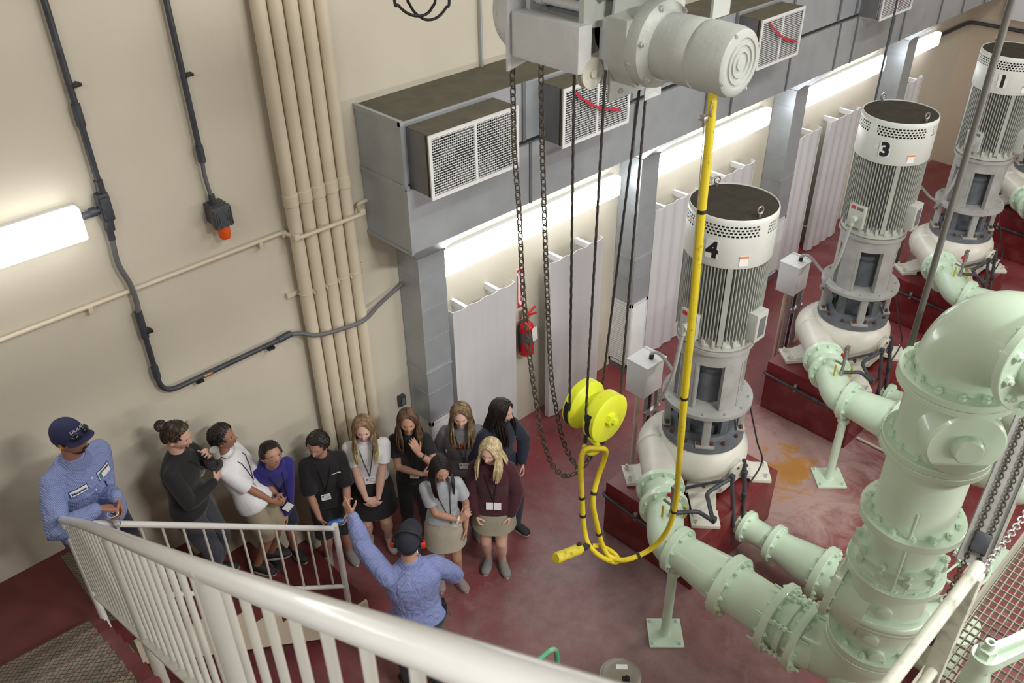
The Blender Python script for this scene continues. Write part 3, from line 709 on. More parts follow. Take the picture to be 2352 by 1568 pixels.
    nn = az(270, 1); t_ = V((0, 0, 1)).cross(nn); RR = Matrix((nn, t_, V((0, 0, 1)))).transposed()
    j = G(); j.box(az(270, 0.345, 2.52), (0.14, 0.16, 0.27), RR, 0.008); pb = Pt(j, 'side_box', MMOTOR)
    Pt(G().box(az(270, 0.4165, 2.52), (0.003, 0.09, 0.18), RR), 'nameplate', MGREYC, pb)
    # stool between motor and pump
    s = G(); s.lathe((0, 0, 0), (0, 0, 1), [(0.335, 2.24), (0.335, 2.275)], 44)
    s.lathe((0, 0, 0), (0, 0, 1), [(0.275, 2.10), (0.305, 2.11), (0.305, 2.24), (0.275, 2.24)], 44, c0=False, c1=False)
    for a in (172, 252, 332, 52, 112):
        wd = 17 if a in (172, 252, 332) else 26
        ring = []
        for z in (1.64, 2.12):
            ring.append([az(a - wd + 2 * wd * k / 8, 0.305, z) for k in range(9)] + [az(a + wd - 2 * wd * k / 8, 0.285, z) for k in range(9)])
        s.loft(ring)
        for d in (-wd, wd): s.loft([[az(a + d - 1.5, 0.31, z), az(a + d + 1.5, 0.31, z), az(a + d + 1.5, 0.25, z), az(a + d - 1.5, 0.25, z)] for z in (1.64, 2.12)])
    Pt(s, 'motor_stool', MSTOOL)
    s = G(); s.lathe((0, 0, 0), (0, 0, 1), [(0.17, 1.62), (0.17, 1.93), (0.155, 1.935), (0.155, 1.96), (0.18, 1.965), (0.18, 2.0), (0.10, 2.05), (0.10, 2.25)], 32)
    Pt(s, 'shaft_coupling', MBLUEG)
    s = G(); s.lathe((0, 0, 0), (0, 0, 1), [(0.19, 1.60), (0.402, 1.60), (0.402, 1.636), (0.19, 1.64)], 48)
    s.bolts((0, 0, 1.637), (0, 0, 1), 0.365, 12, 0.014, 0.012)
    Pt(s, 'lower_plate', MSTOOL)
    for a in (218, 308, 38, 128):
        q = G(); c = az(a, 0.335); RR = Matrix.Rotation(math.radians(a), 3, 'Z')
        q.box(c + V((0, 0, 1.43)), (0.055, 0.07, 0.34), RR, 0.006); q.box(c + V((0, 0, 1.59)), (0.07, 0.16, 0.022), RR); q.box(c + V((0, 0, 1.272)), (0.075, 0.17, 0.024), RR, 0.004)
        pl = Pt(q, 'support_post', MSTOOL)
        for d in (-0.062, 0.062): Pt(G().lathe(c + RR @ V((0, d, 1.283)), (0, 0, 1), [(0.02, 0), (0.02, 0.02), (0.012, 0.034)], 6), 'foot_bolt', MRUST, pl)
    s = G(); s.lathe((0, 0, 0), (0, 0, 1), [(0.25, 1.20), (0.375, 1.20), (0.375, 1.262), (0.29, 1.262), (0.275, 1.31), (0.235, 1.31), (0.235, 1.25)], 44, c0=False, c1=False)
    for a in (170, 262, 350, 80): s.loft([[az(a - 11, 0.255, z), az(a, 0.27, z), az(a + 11, 0.255, z), az(a + 11, 0.215, z), az(a - 11, 0.215, z)] for z in (1.25, 1.56)])
    s.lathe((0, 0, 0), (0, 0, 1), [(0.215, 1.52), (0.27, 1.53), (0.27, 1.60), (0.215, 1.60)], 40, c0=False, c1=False)
    s.lathe((0, 0, 0), (0, 0, 1), [(0.17, 1.22), (0.17, 1.34), (0.09, 1.38), (0.06, 1.62)], 30)
    Pt(s, 'gland_housing', MBLUEG)
    s = G(); s.bolts((0, 0, 1.262), (0, 0, 1), 0.335, 12, 0.019, 0.022, math.radians(8)); Pt(s, 'housing_bolts', MRUST)
    # volute casing with tangential outlet
    s = G(); zc = 1.0
    prof = [(0.20, 0.79), (0.30, 0.80), (0.335, 0.82), (0.40, 0.88), (0.435, 0.95), (0.44, 1.02), (0.425, 1.10), (0.385, 1.17), (0.36, 1.2), (0.2, 1.205)]
    s.lathe((0, 0, 0), (0, 0, 1), prof, 48)
    pts = []; rr = []
    for k in range(15):
        a = 20 + (135 - 20) * k / 14; t = k / 14
        pts.append(az(a, 0.36 + 0.07 * t, zc)); rr.append(0.11 + 0.05 * t)
    e0 = pts[-1]; dn = V((-0.7071, -0.7071, 0))
    for q in (0.15, 0.3, 0.45, 0.58): pts.append(e0 + dn * q); rr.append(0.16)
    s.tube(pts, rr, 28)
    s.lathe(e0 + dn * 0.02, dn, [(0.163, 0), (0.172, 0.01), (0.172, 0.03), (0.163, 0.04)], 28)
    s.lathe((0, 0, 0), (0, 0, 1), [(0.36, 0.775), (0.385, 0.775), (0.385, 0.805), (0.36, 0.81)], 44)
    s.lathe(az(262, 0.40, 1.02), az(262, 1, 0.0) + V((0, 0, -0.15)), [(0.075, 0), (0.08, 0.05), (0.11, 0.06), (0.11, 0.085), (0.08, 0.085)], 22)
    Pt(s, 'volute_casing', MVOL)
    s = G(); s.bolts((0, 0, 0.80), (0, 0, 1), 0.372, 14, 0.017, 0.03, 0.1)
    s.bolts(az(262, 0.487, 1.005), az(262, 1), 0.09, 4, 0.014, 0.016, 0.5); Pt(s, 'casing_bolts', MRUST)
    s = G(); s.lathe((0, 0, 0), (0, 0, 1), [(0.40, 0.735), (0.42, 0.74), (0.42, 0.775), (0.30, 0.78)], 8, PI / 8)
    for sx, sy in ((-0.50, 0.40), (0.42, 0.40), (0.42, -0.46), (-0.50, -0.46)):
        d_ = V((sx, sy, 0)).normalized(); t_ = V((-d_.y, d_.x, 0)); p_ = V((sx, sy, 0))
        s.box(p_ - d_ * 0.03 + V((0, 0, 0.668)), (0.20, 0.26, 0.036), Matrix((d_, t_, V((0, 0, 1)))).transposed(), 0.004)
        s.loft([[d_ * 0.30 + t_ * w_ + V((0, 0, 0.775)) for w_ in (-0.14, 0.14)] + [d_ * 0.28 + t_ * w_ + V((0, 0, 0.74)) for w_ in (0.14, -0.14)], [p_ - d_ * 0.03 + t_ * w_ + V((0, 0, 0.690)) for w_ in (-0.10, 0.10)] + [p_ - d_ * 0.05 + t_ * w_ + V((0, 0, 0.66)) for w_ in (0.10, -0.10)]])
        for w_ in (-0.08, 0.08): s.lathe(p_ + d_ * 0.03 + t_ * w_ + V((0, 0, 0.685)), (0, 0, 1), [(0.022, 0), (0.022, 0.02), (0.013, 0.022), (0.013, 0.05)], 6)
    s.lathe((0, 0, 0), (0, 0, 1), [(0.22, 0.645), (0.24, 0.74)], 28)
    Pt(s, 'base_plate', MVOL)
    return p, dec, band
DX = [0, 2.8, 5.6, 8.4]
PN = ['4', '3', '1', '']
PLAB = ['grey vertical pump with a ribbed motor numbered 4, behind the yellow hook block',
        'grey vertical pump with a ribbed motor numbered 3, second back in the row',
        'grey vertical pump with a ribbed motor numbered 1, third back behind the dark rod',
        'farthest grey vertical pump, cut by the right edge of the photo']
P0 = (5.64, -2.33, 0.0)
pump4, dec, band4 = make_pump('4', PLAB[0], P0)
for k in (1, 2, 3):
    c = copy_tree(pump4); c.location = (P0[0] + DX[k], P0[1], 0); c['label'] = PLAB[k]
    for ch in c.children:
        if ch.name.startswith('fan_shroud'):
            for q in list(ch.children):
                if q.name.startswith('number_plate'):
                    for w in list(q.children):
                        if PN[k]:
                            nn = az(192, 1); t = G(); t.text(PN[k], az(192, 0.3616, 3.245), V((0, 0, 1)).cross(nn), (0, 0, 1), 0.185, 0.009)
                            tmp = t.build('number', MBLACK, None, flat=True); w.data = tmp.data; bpy.data.objects.remove(tmp)
PLN = ['4', '3', '1']
for k in range(4):
    dx = DX[k]; nm = ('under the pump numbered ' + PN[k]) if PN[k] else 'under the farthest pump at the right edge'
    t = thing('pump_plinth', 'dark red painted concrete plinth ' + nm, 'plinth', (5.565 + dx, -2.345, 0), group='red pump plinths')
    part(G().box((5.565 + dx, -2.345, 0.325), (1.30, 1.07, 0.65), None, 0.012), 'block', MPLINTH, t)
    c = thing('conduit', 'dark grey conduit hugging the red plinth ' + nm, 'conduit', (4.9 + dx, -2.35, 0.3), group='plinth conduits')
    part(G().tube(fillet([(5.16 + dx, -1.775, 0.35), (4.885 + dx, -1.775, 0.50), (4.885 + dx, -2.90, 0.44), (5.0 + dx, -2.93, 0.42)], 0.10), 0.0155, 10), 'pipe', MBLACKC, c)
    part(G().tube([(4.885 + dx, -2.42, 0.467), (4.885 + dx, -2.50, 0.463)], 0.024, 10), 'coupling', MBLACKC, c); part(G().tube([(4.885 + dx, -2.76, 0.448), (4.885 + dx, -2.84, 0.444)], 0.028, 10), 'coupling', MBLACKC, c)
    part(G().box((4.90 + dx, -2.2, 0.48), (0.03, 0.03, 0.09), None, 0.004), 'strap', MCHAN, c)

# ------------------------------------------------------------------ pipework (pale green)
def flange(g, c, ax, R, t, nb, bs, bore=None, both=True):
    c = V(c); d = V(ax).normalized()
    g.lathe(c - d * t / 2, d, [(R - 0.004, 0), (R, 0.004), (R, t - 0.004), (R - 0.004, t)], 44)
    br = R - bs * 2.0
    g.bolts(c + d * t / 2, d, br, nb, bs, bs * 0.9, 0.2)
    if both: g.bolts(c - d * t / 2, -d, br, nb, bs, bs * 0.9, 0.2)
    return g
ZP = 1.0
def discharge(dx, label, full):
    d45 = V((-0.7071, -0.7071, 0)); yd = V((0, -1, 0))
    a = V((4.905 + dx, -2.435, ZP)); b = a + d45 * 0.24
    t = thing('discharge_pipe', label, 'pipe', (4.5 + dx, -3.2, 0.75), group='green discharge pipes')
    g = G(); flange(g, a, d45, 0.215, 0.05, 10, 0.016); part(g, 'flange', MGREEN, t)
    g = G(); g.lathe(a, d45, [(0.16, 0), (0.17, 0.06), (0.15, 0.10), (0.175, 0.15), (0.175, 0.19), (0.16, 0.24)], 32); part(g, 'expansion_joint', MGREEN, t)
    g = G(); flange(g, b, d45, 0.215, 0.055, 10, 0.016); part(g, 'flange', MGREEN, t)
    f1 = V((4.43 + dx, -2.985, ZP))
    g = G(); g.tube(spline([b, b + d45 * 0.10, V((4.50 + dx, -2.81, ZP)), f1 + V((0, 0.07, 0)), f1], 6), 0.158, 32); part(g, 'elbow', MGREEN2, t)
    g = G(); flange(g, f1, yd, 0.205, 0.065, 8, 0.018); part(g, 'flange', MGREEN, t)
    f2 = V((4.42 + dx, -3.50, ZP))
    g = G(); g.lathe(f1, yd, [(0.155, 0.03), (0.16, 0.10), (0.195, 0.40), (0.20, 0.52)], 36); part(g, 'reducer', MGREEN, t)
    g = G(); flange(g, f2, yd, 0.262, 0.085, 12, 0.019); part(g, 'flange', MGREEN2, t)
    f3 = V((4.42 + dx, -3.93, ZP))
    g = G(); g.cyl(f2, f3, 0.20, n=40); part(g, 'pipe_spool', MGREEN, t)
    g = G(); flange(g, f3, yd, 0.29, 0.06, 14, 0.018); part(g, 'flange', MGREEN, t)
    if not full: return t
    f4 = V((4.42 + dx, -4.17, ZP))
    g = G(); g.lathe(f3, yd, [(0.20, 0), (0.215, 0.05), (0.215, 0.09), (0.235, 0.095), (0.235, 0.14), (0.20, 0.15), (0.20, 0.24)], 36)
    for k in range(6):
        a_ = 2 * PI * (k + 0.3) / 6; p_ = V((0.255 * math.cos(a_), 0, 0.255 * math.sin(a_)))
        g.cyl(f3 + p_ + V((0, 0.10, 0)), f4 + p_ + V((0, -0.10, 0)), 0.010, n=8)
        for y_ in (0.05, 0.10, 0.14, 0.19): g.lathe(f3 + p_ + V((0, -y_, 0)), yd, [(0.022, 0), (0.022, 0.022)], 6)
    part(g, 'dismantling_joint', MGREEN, t)
    g = G(); flange(g, f4, yd, 0.29, 0.06, 14, 0.018); part(g, 'flange', MGREEN, t)
    return t
RX, RY = 4.445, -4.585
def riser(dx, who):
    zd = V((0, 0, 1)); ax = V((RX + dx, RY, 0))
    P = lambda x, y, z: V((RX + dx + x, RY + y, z))
    t = thing('base_elbow', 'pale green base elbow turning the discharge pipe of ' + who + ' upward', 'pipe', P(0, 0, 0.55), group='riser base elbows')
    g = G(); pts = [P(-0.025, 0.42, 1.0), P(-0.02, 0.36, 1.0)]
    for k in range(9):
        a = PI / 2 * k / 8; pts.append(P(0, 0.36 - 0.36 * math.sin(a), 1.0 + 0.30 * (1 - math.cos(a))))
    pts.append(P(0, 0, 1.37)); g.tube(pts, 0.225, 36)
    g.ell(P(0, 0.02, 0.98), (0.235, 0.25, 0.22)); part(g, 'elbow', MGREEN, t)
    g = G(); flange(g, P(0, 0, 1.345), zd, 0.298, 0.06, 12, 0.022, both=False); part(g, 'flange', MGREEN, t)
    g = G(); g.cyl(P(0, 0, 0), P(0, 0, 0.8), 0.10, n=20); g.box(P(0, 0, 0.02), (0.4, 0.4, 0.04)); part(g, 'support_foot', MGREEN, t)
    # check valve body
    t = thing('check_valve', 'pale green smooth-cast check valve at the foot of the riser of ' + who, 'valve', P(0, 0, 1.38), group='check valves')
    g = G(); flange(g, P(0, 0, 1.41), zd, 0.296, 0.055, 12, 0.022); part(g, 'flange', MGREEN, t)
    g = G(); rings = []
    for z, rx, ry, oy, ox in [(1.40, .215, .215, 0, 0), (1.50, .225, .235, .0, 0), (1.62, .25, .27, .02, 0), (1.75, .265, .30, .04, 0), (1.88, .265, .29, .04, 0), (2.0, .25, .255, .02, 0), (2.11, .235, .235, 0, 0)]:
        rings.append([P(ox + rx * math.cos(2 * PI * j / 40), oy + ry * math.sin(2 * PI * j / 40), z) for j in range(40)])
    g.loft(rings)
    bd = V((-0.12, 1, 0.12)).normalized(); g.lathe(P(-0.02, 0.05, 1.76), bd, [(0.30, 0), (0.27, 0.16), (0.245, 0.22)], 36)
    # swelling band around the body and the lever boss on the far side
    for k, (zz, rr_) in enumerate(((1.70, 0.275), (1.66, 0.268))):
        ring = [P(rr_ * math.cos(a), 0.02 + rr_ * 1.03 * math.sin(a), zz - 0.10 * math.cos(a - 0.4)) for a in [2 * PI * j / 36 for j in range(36)]]
        g.tube(ring, 0.045, 10, closed=True)
    g.lathe(P(0.10, -0.16, 1.64), V((0.62, -0.55, 0.0)), [(0.12, 0), (0.10, 0.10), (0.085, 0.12), (0.085, 0.20), (0.07, 0.21)], 24)
    for (a_, zz) in ((205, 1.90), (200, 1.62), (215, 1.47)): 
        nrm = az(a_, 1); g.lathe(P(0, 0.02, zz) + nrm * 0.225, nrm, [(0.052, 0), (0.05, 0.045), (0.04, 0.05)], 20)
    part(g, 'valve_body', MGREEN, t)
    g = G(); c = P(-0.02, 0.05, 1.76) + bd * 0.235; flange(g, c, bd, 0.29, 0.05, 14, 0.016); part(g, 'bonnet_flange', MGREEN, t)
    g = G(); flange(g, P(0, 0, 2.10), zd, 0.302, 0.055, 14, 0.022, both=True); part(g, 'flange', MGREEN, t)
    part(G().cyl(P(0.26, -0.28, 1.60), P(0.33, -0.34, 1.47), 0.03, n=10), 'lever_stub', MRUST, t)
    # riser spool with dismantling joint
    t = thing('riser_pipe', 'stout pale green vertical riser pipe standing on the check valve of ' + who, 'pipe', P(0, 0, 2.13), group='vertical risers')
    g = G(); g.lathe(P(0, 0, 2.13), zd, [(0.27, 0), (0.27, 0.05), (0.25, 0.06), (0.25, 0.10), (0.262, 0.11), (0.262, 0.13), (0.22, 0.14), (0.22, 0.40)], 40)
    for k in range(10):
        a = 2 * PI * k / 10; p = P(0.262 * math.cos(a), 0.262 * math.sin(a), 0)
        g.cyl(p + V((0, 0, 2.08)), p + V((0, 0, 2.30)), 0.011, n=8); g.lathe(p + V((0, 0, 2.27)), zd, [(0.024, 0), (0.024, 0.025)], 6); g.box(p * 1 + V((0, 0, 2.21)), (0.04, 0.04, 0.05))
    for a in (200, 20): p = P(0, 0, 0) + az(a, 0.268); g.cyl(p + V((0, 0, 2.07)), p + V((0, 0, 2.80)), 0.0115, n=10)
    part(g, 'dismantling_joint', MGREEN, t)
    g = G(); flange(g, P(0, 0, 2.55), zd, 0.308, 0.06, 14, 0.023, both=False); part(g, 'flange', MGREEN, t)
    g = G(); g.lathe(P(0, 0, 2.5), zd, [(0.244, 0), (0.244, 0.09), (0.236, 0.11), (0.236, 0.62)], 44); part(g, 'pipe_spool', MGREEN, t)
    g = G(); flange(g, P(0, 0, 3.095), zd, 0.305, 0.04, 14, 0.02, both=False); part(g, 'flange', MGREEN, t)
    # butterfly valve with round end cover
    t = thing('riser_valve', 'pale green valve with round end cover atop the riser of ' + who, 'valve', P(0, 0, 3.12), group='riser valves')
    g = G(); flange(g, P(0, 0, 3.14), zd, 0.305, 0.045, 14, 0.023, both=False); part(g, 'flange', MGREEN, t)
    g = G(); g.lathe(P(0, 0, 3.12), zd, [(0.25, 0), (0.245, 0.15), (0.245, 0.33), (0.25, 0.46)], 44)
    cd = V((-0.76, -0.65, 0)).normalized()
    g.lathe(P(0, 0, 3.37), cd, [(0.205, 0.1), (0.212, 0.26), (0.208, 0.305), (0.195, 0.318), (0.09, 0.322), (0.085, 0.318)], 44)
    g.lathe(P(0, 0, 3.37), -cd, [(0.16, 0.1), (0.16, 0.30)], 30); part(g, 'valve_body', MGREEN, t)
    part(G().lathe(P(0, 0, 3.37) + cd * 0.315, cd, [(0.082, 0), (0.080, 0.045), (0.068, 0.055)], 30), 'end_cover_boss', MGREEN, t)
    g = G(); flange(g, P(0, 0, 3.575), zd, 0.318, 0.04, 14, 0.02, both=False); part(g, 'flange', MGREEN, t)
    t = thing('riser_elbow', 'glossy pale green elbow topping the riser of ' + who, 'pipe', P(0, 0, 3.6), group='riser elbows')
    g = G(); flange(g, P(0, 0, 3.62), zd, 0.318, 0.045, 14, 0.024, both=False); part(g, 'flange', MGREEN, t)
    ed = az(245, 1); g = G(); pts = [P(0, 0, 3.60)]
    for k in range(13):
        a = PI / 2 * k / 12; pts.append(P(0, 0, 3.66 + 0.37 * math.sin(a)) + ed * 0.38 * (1 - math.cos(a)))
    pts.append(P(0, 0, 4.03) + ed * 0.45); g.tube(pts, 0.245, 40); part(g, 'elbow', MGREEN, t)
    g = G(); flange(g, P(0, 0, 4.03) + ed * 0.44, ed, 0.31, 0.05, 12, 0.024); part(g, 'flange', MGREEN, t)
    g = G(); g.cyl(P(0, 0, 4.03) + ed * 0.44, P(0, 0, 4.03) + ed * 1.2, 0.20, n=36); part(g, 'outgoing_pipe', MGREEN, t)
DLAB = ['pale green discharge pipe of pump 4, nearest, running to the lower right', 'pale green discharge pipe of pump 3, ending behind the big riser', 'pale green discharge pipe of pump 1, crossed by the dark rod', 'short visible discharge pipe of the farthest pump at the right edge']
for k in range(4): discharge(DX[k], DLAB[k], k < 2)
riser(0, 'pump 4'); riser(2.8, 'pump 3')
for k in range(3):
    dx = DX[k]; who = 'pump ' + PN[k]
    t = thing('pipe_stand', 'pale green post stand on a square foot plate under the discharge pipe of ' + who, 'stand', (4.365 + dx, -3.01, 0), group='pipe stands')
    part(G().box((4.365 + dx, -3.01, 0.011), (0.30, 0.30, 0.022), Matrix.Rotation(PI / 4, 3, 'Z'), 0.003), 'foot_plate', MGREEN2, t)
    g = G(); g.lathe((4.365 + dx, -3.01, 0.02), (0, 0, 1), [(0.055, 0), (0.042, 0.03), (0.042, 0.70), (0.042, 0.76)], 20); g.lathe((4.40 + dx, -3.0, 0.76), (0, 0, 1), [(0.06, 0), (0.06, 0.05)], 18); part(g, 'post', MGREEN, t)
    g = G()
    for a in range(4): g.lathe(V((4.365 + dx, -3.01, 0.022)) + az(90 * a, 0.165), (0, 0, 1), [(0.017, 0), (0.017, 0.014), (0.009, 0.016), (0.009, 0.03)], 6)
    part(g, 'anchor_bolts', MGREEN, t)
    # suction line, low down
    t = thing('suction_pipe', 'low pale green suction pipe running from under ' + who, 'pipe', (5.64 + dx, -3.6, 0.1), group='suction pipes')
    yd = V((0, -1, 0)); c0 = V((5.64 + dx, -2.95, 0.36))
    g = G(); flange(g, c0, yd, 0.16, 0.05, 8, 0.016); part(g, 'flange', MGREEN, t)
    g = G(); g.cyl(c0 + V((0, 0.10, 0)), c0 + V((0, -0.30, 0)), 0.12, n=28); part(g, 'pipe_spool', MGREEN, t)
    g = G(); flange(g, c0 + yd * 0.30, yd, 0.185, 0.06, 8, 0.018); part(g, 'flange', MGREEN2, t)
    g = G(); g.lathe(c0 + yd * 0.30, yd, [(0.14, 0), (0.145, 0.08), (0.19, 0.38), (0.20, 0.5)], 32); part(g, 'reducer', MGREEN, t)
    g = G(); flange(g, c0 + yd * 0.80, yd, 0.26, 0.07, 12, 0.018); part(g, 'flange', MGREEN2, t)
    g = G(); g.cyl(c0 + yd * 0.8, c0 + yd * 1.7, 0.20, n=32); g.box(c0 + yd * 1.3 - V((0, 0, 0.28)), (0.15, 0.15, 0.16)); part(g, 'pipe_spool', MGREEN, t)
    # gauge pipe with little valves on the discharge elbow
    t = thing('gauge_pipe', 'small steel gauge pipe with yellow-handled valves on the green elbow of ' + who, 'pipe', (4.72 + dx, -2.83, 1.1), group='gauge pipes')
    b = V((4.56 + dx, -2.80, 1.12))
    g = G(); g.cyl(b, b + V((0, 0, 0.38)), 0.016, n=12); g.cyl(b + V((0, 0, 0.05)), b + V((0, 0, 0.10)), 0.024, n=8); g.cyl(b + V((0, 0, 0.24)), b + V((0, 0, 0.34)), 0.026, n=10); g.box(b + V((0, 0, 0.37)), (0.06, 0.035, 0.03), None, 0.005)
    g.cyl(b + V((0, 0, 0.16)), b + V((0.0, 0.09, 0.17)), 0.012, n=8); part(g, 'stem', MSTEEL, t)
    part(G().box(b + V((-0.03, 0.02, 0.29)), (0.02, 0.03, 0.035), None, 0.005), 'red_knob', MSIGN, t)
    h = G(); h.box(b + V((-0.055, 0.05, 0.10)), (0.012, 0.016, 0.13)); part(h, 'valve_handle', MYPEN, t)
    h = G(); h.box(b + V((0.14, -0.04, 0.02)), (0.014, 0.018, 0.13)); part(h, 'valve_handle', MYPEN, t)
    dp = G(); q0 = b + V((0.02, 0, 0.06))
    dp.tube(fillet([q0, q0 + V((0.22, -0.10, -0.06)), q0 + V((0.36, -0.18, -0.22)), q0 + V((0.60, 0.06, -0.22)), q0 + V((0.86, -0.02, -0.15)), q0 + V((0.9, -0.10, -0.75))], 0.05), 0.019, 10)
    dp.tube(fillet([q0 + V((0.78, 0.02, -0.16)), q0 + V((0.55, 0.30, -0.3)), q0 + V((0.25, 0.3, -0.45))], 0.1), 0.014, 8)
    dp.tube(spline([q0 + V((1.03, -0.02, -0.05)), q0 + V((1.05, -0.05, -0.3)), q0 + V((1.03, -0.12, -0.75))], 5), 0.02, 10)
    for a in (V((0.36, -0.18, -0.2)), V((0.86, -0.02, -0.15)), V((1.04, -0.04, -0.2)), V((1.04, -0.08, -0.45))): dp.box(q0 + a, (0.05, 0.05, 0.06), None, 0.012)
    part(dp, 'drain_pipes', MBLACKC, t)
    part(G().tube(spline([(5.64 + dx + 0.28, -2.33 - 0.26, 1.55), (5.64 + dx + 0.26, -2.33 - 0.43, 1.15), (5.64 + dx + 0.3, -2.33 - 0.5, 0.9), (5.64 + dx + 0.05, -2.33 - 0.52, 0.75)], 6), 0.008, 6), 'thin_hose', MBLACK, t)

# junction boxes on posts beside the pumps, and their cables
for k in range(3):
    dx = DX[k]; who = 'pump ' + PN[k]
    bx_, by_ = 5.93 + dx, -1.42
    t = thing('junction_box', 'light grey junction box on twin strut legs standing left of ' + who, 'junction box', (bx_, by_, 0), group='junction boxes')
    g = G(); g.box((bx_, by_, 1.20), (0.26, 0.24, 0.36), None, 0.006); g.box((bx_ - 0.138, by_, 1.20), (0.02, 0.25, 0.38), None, 0.004); part(g, 'box', MWHITE, t)
    g = G(); g.bx(bx_ - 0.15, bx_ + 0.16, by_ - 0.135, by_ + 0.135, 1.382, 1.398); g.bx(bx_ + 0.12, bx_ + 0.125, by_ - 0.14, by_ + 0.14, 1.39, 1.41); part(g, 'rain_cover', MWHITE, t)
    for dy in (-0.06, 0.06):
        g = G(); g.bx(bx_ + 0.14, bx_ + 0.18, by_ + dy - 0.02, by_ + dy + 0.02, 0, 1.36)
        l = part(g, 'strut_leg', MCHAN, t)
        h = G()
        for i in range(26): h.cyl((bx_ + 0.16, by_ + dy - 0.0215, 0.06 + 0.05 * i), (bx_ + 0.16, by_ + dy - 0.0195, 0.06 + 0.05 * i), 0.007, n=8)
        part(h, 'strut_holes', MSLOT, l)
    part(G().tube([(bx_ - 0.05, by_ + 0.03, 0), (bx_ - 0.05, by_ + 0.03, 1.05)], 0.022, 10), 'cream_riser', MCREAM, t)
    part(G().tube([(bx_ + 0.05, by_ - 0.05, 0), (bx_ + 0.05, by_ - 0.05, 1.04)], 0.017, 10), 'dark_riser', MBLACKC, t)
    part(G().bx(bx_ - 0.06, bx_ + 0.18, by_ - 0.10, by_ - 0.06, 0.72, 0.76), 'cross_strut', MSTEEL, t)
    gx, gy = P0[0] + dx + az(172, 0.415).x, P0[1] + az(172, 0.415).y
    cb = thing('motor_cable', 'grey cable looping from the junction box up to the motor of ' + who, 'cable', (gx, gy, 1.4), group='motor cables')
    part(G().tube(spline([(bx_ + 0.02, by_ - 0.04, 1.40), (bx_ + 0.02, by_ - 0.05, 1.47), (bx_ + 0.03, by_ - 0.14, 1.49), (bx_ + 0.02, by_ - 0.32, 1.38), (bx_ - 0.10, by_ - 0.50, 1.38), (gx + 0.10, gy + 0.22, 1.55), (gx, gy + 0.06, 1.95), (gx - 0.01, gy, 2.40)], 8), 0.0175, 10), 'cable', MGREYC if False else mat('grey_cable', (0.40, 0.40, 0.39), 0.5), cb)
    part(G().cyl((bx_ + 0.02, by_ - 0.04, 1.395), (bx_ + 0.02, by_ - 0.045, 1.45), 0.024, n=10), 'gland', MBLACK, cb)

# tall dark rod standing on the riser flange
single(G().cyl((4.50, -4.275, 3.60), (4.50, -4.275, 9.2), 0.0175, n=14), 'threaded_rod', mat('dark_rod', (0.13, 0.125, 0.115), 0.5, 0.3), 'tall dark rod rising from the flange of the nearest green riser', 'rod')
single(G().cyl((9.6, -1.55, 2.2), (9.6, -1.55, 9.2), 0.012, n=10), 'hanger_rod', MBLACKC, 'thin dark hanger rod in front of the duct left of pump 1', 'rod')

# ------------------------------------------------------------------ suction valve with handwheel, behind the riser
t = thing('gate_valve', 'pale green gate valve with a round handwheel, low behind the riser by the railing', 'valve', (5.5, -4.75, 0.1))
g = G(); g.lathe((5.55, -4.62, 0.36), (0, -1, 0), [(0.26, 0), (0.26, 0.06), (0.2, 0.07), (0.2, 0.3), (0.26, 0.31), (0.26, 0.36)], 32); g.lathe((5.55, -4.8, 0.4), (0, 0, 1), [(0.2, 0), (0.19, 0.3), (0.24, 0.31), (0.24, 0.36), (0.16, 0.38), (0.1, 0.55), (0.04, 0.56), (0.04, 0.75)], 30); part(g, 'valve_body', MGREEN2, t)
g = G(); c = V((5.74, -4.70, 1.20)); wn = V((-0.35, -0.1, 1)).normalized(); u_, v_, _ = frame(wn)
g.tube([c + (u_ * math.cos(a) + v_ * math.sin(a)) * 0.21 for a in [2 * PI * k / 32 for k in range(32)]], 0.013, 8, closed=True)
for k in range(3): a = 2 * PI * k / 3; g.cyl(c, c + (u_ * math.cos(a) + v_ * math.sin(a)) * 0.21, 0.010, n=8)
g.cyl(c - wn * 0.05, c + wn * 0.04, 0.03, n=12); part(g, 'handwheel', MGREEN, t)
part(G().cyl((5.30, -4.78, 0.70), (5.18, -4.86, 1.10), 0.035, n=12).cyl((5.26, -4.80, 0.85), (5.20, -4.83, 0.95), 0.05, n=12), 'actuator', MBLACK, t)
# guide channel with two hanging chains
t = thing('chain_channel', 'dull grey slotted steel channel with two chains, right of the riser', 'channel', (5.0, -4.9, 2.0))
g = G(); a = V((5.60, -4.80, 2.75)); b = V((4.95, -4.90, 1.95)); dd = (b - a).normalized(); s_ = V((0.3, -0.95, 0.0)); s_ = (s_ - dd * s_.dot(dd)).normalized(); n_ = dd.cross(s_)
R4 = Matrix((s_, dd, n_)).transposed()
g.box((a + b) / 2, (0.17, (b - a).length, 0.012), R4); g.box((a + b) / 2 + s_ * 0.09, (0.012, (b - a).length * 1.05, 0.08), R4); g.box((a + b) / 2 - s_ * 0.09, (0.012, (b - a).length, 0.08), R4)
part(g, 'channel', MCHAN, t)
part(G().box(b - dd * 0.16 + n_ * 0.03, (0.10, 0.14, 0.05), R4, 0.01), 'block', MBLACKC, t)
for off in (-0.04, 0.035):
    part(chain(G(), [a + s_ * off + n_ * 0.03, b - dd * 0.1 + s_ * off + n_ * 0.03, b + V((-0.15, 0, -0.35)) + s_ * off], 0.04, 0.005, 0.013), 'chain', MCHAIN, t)

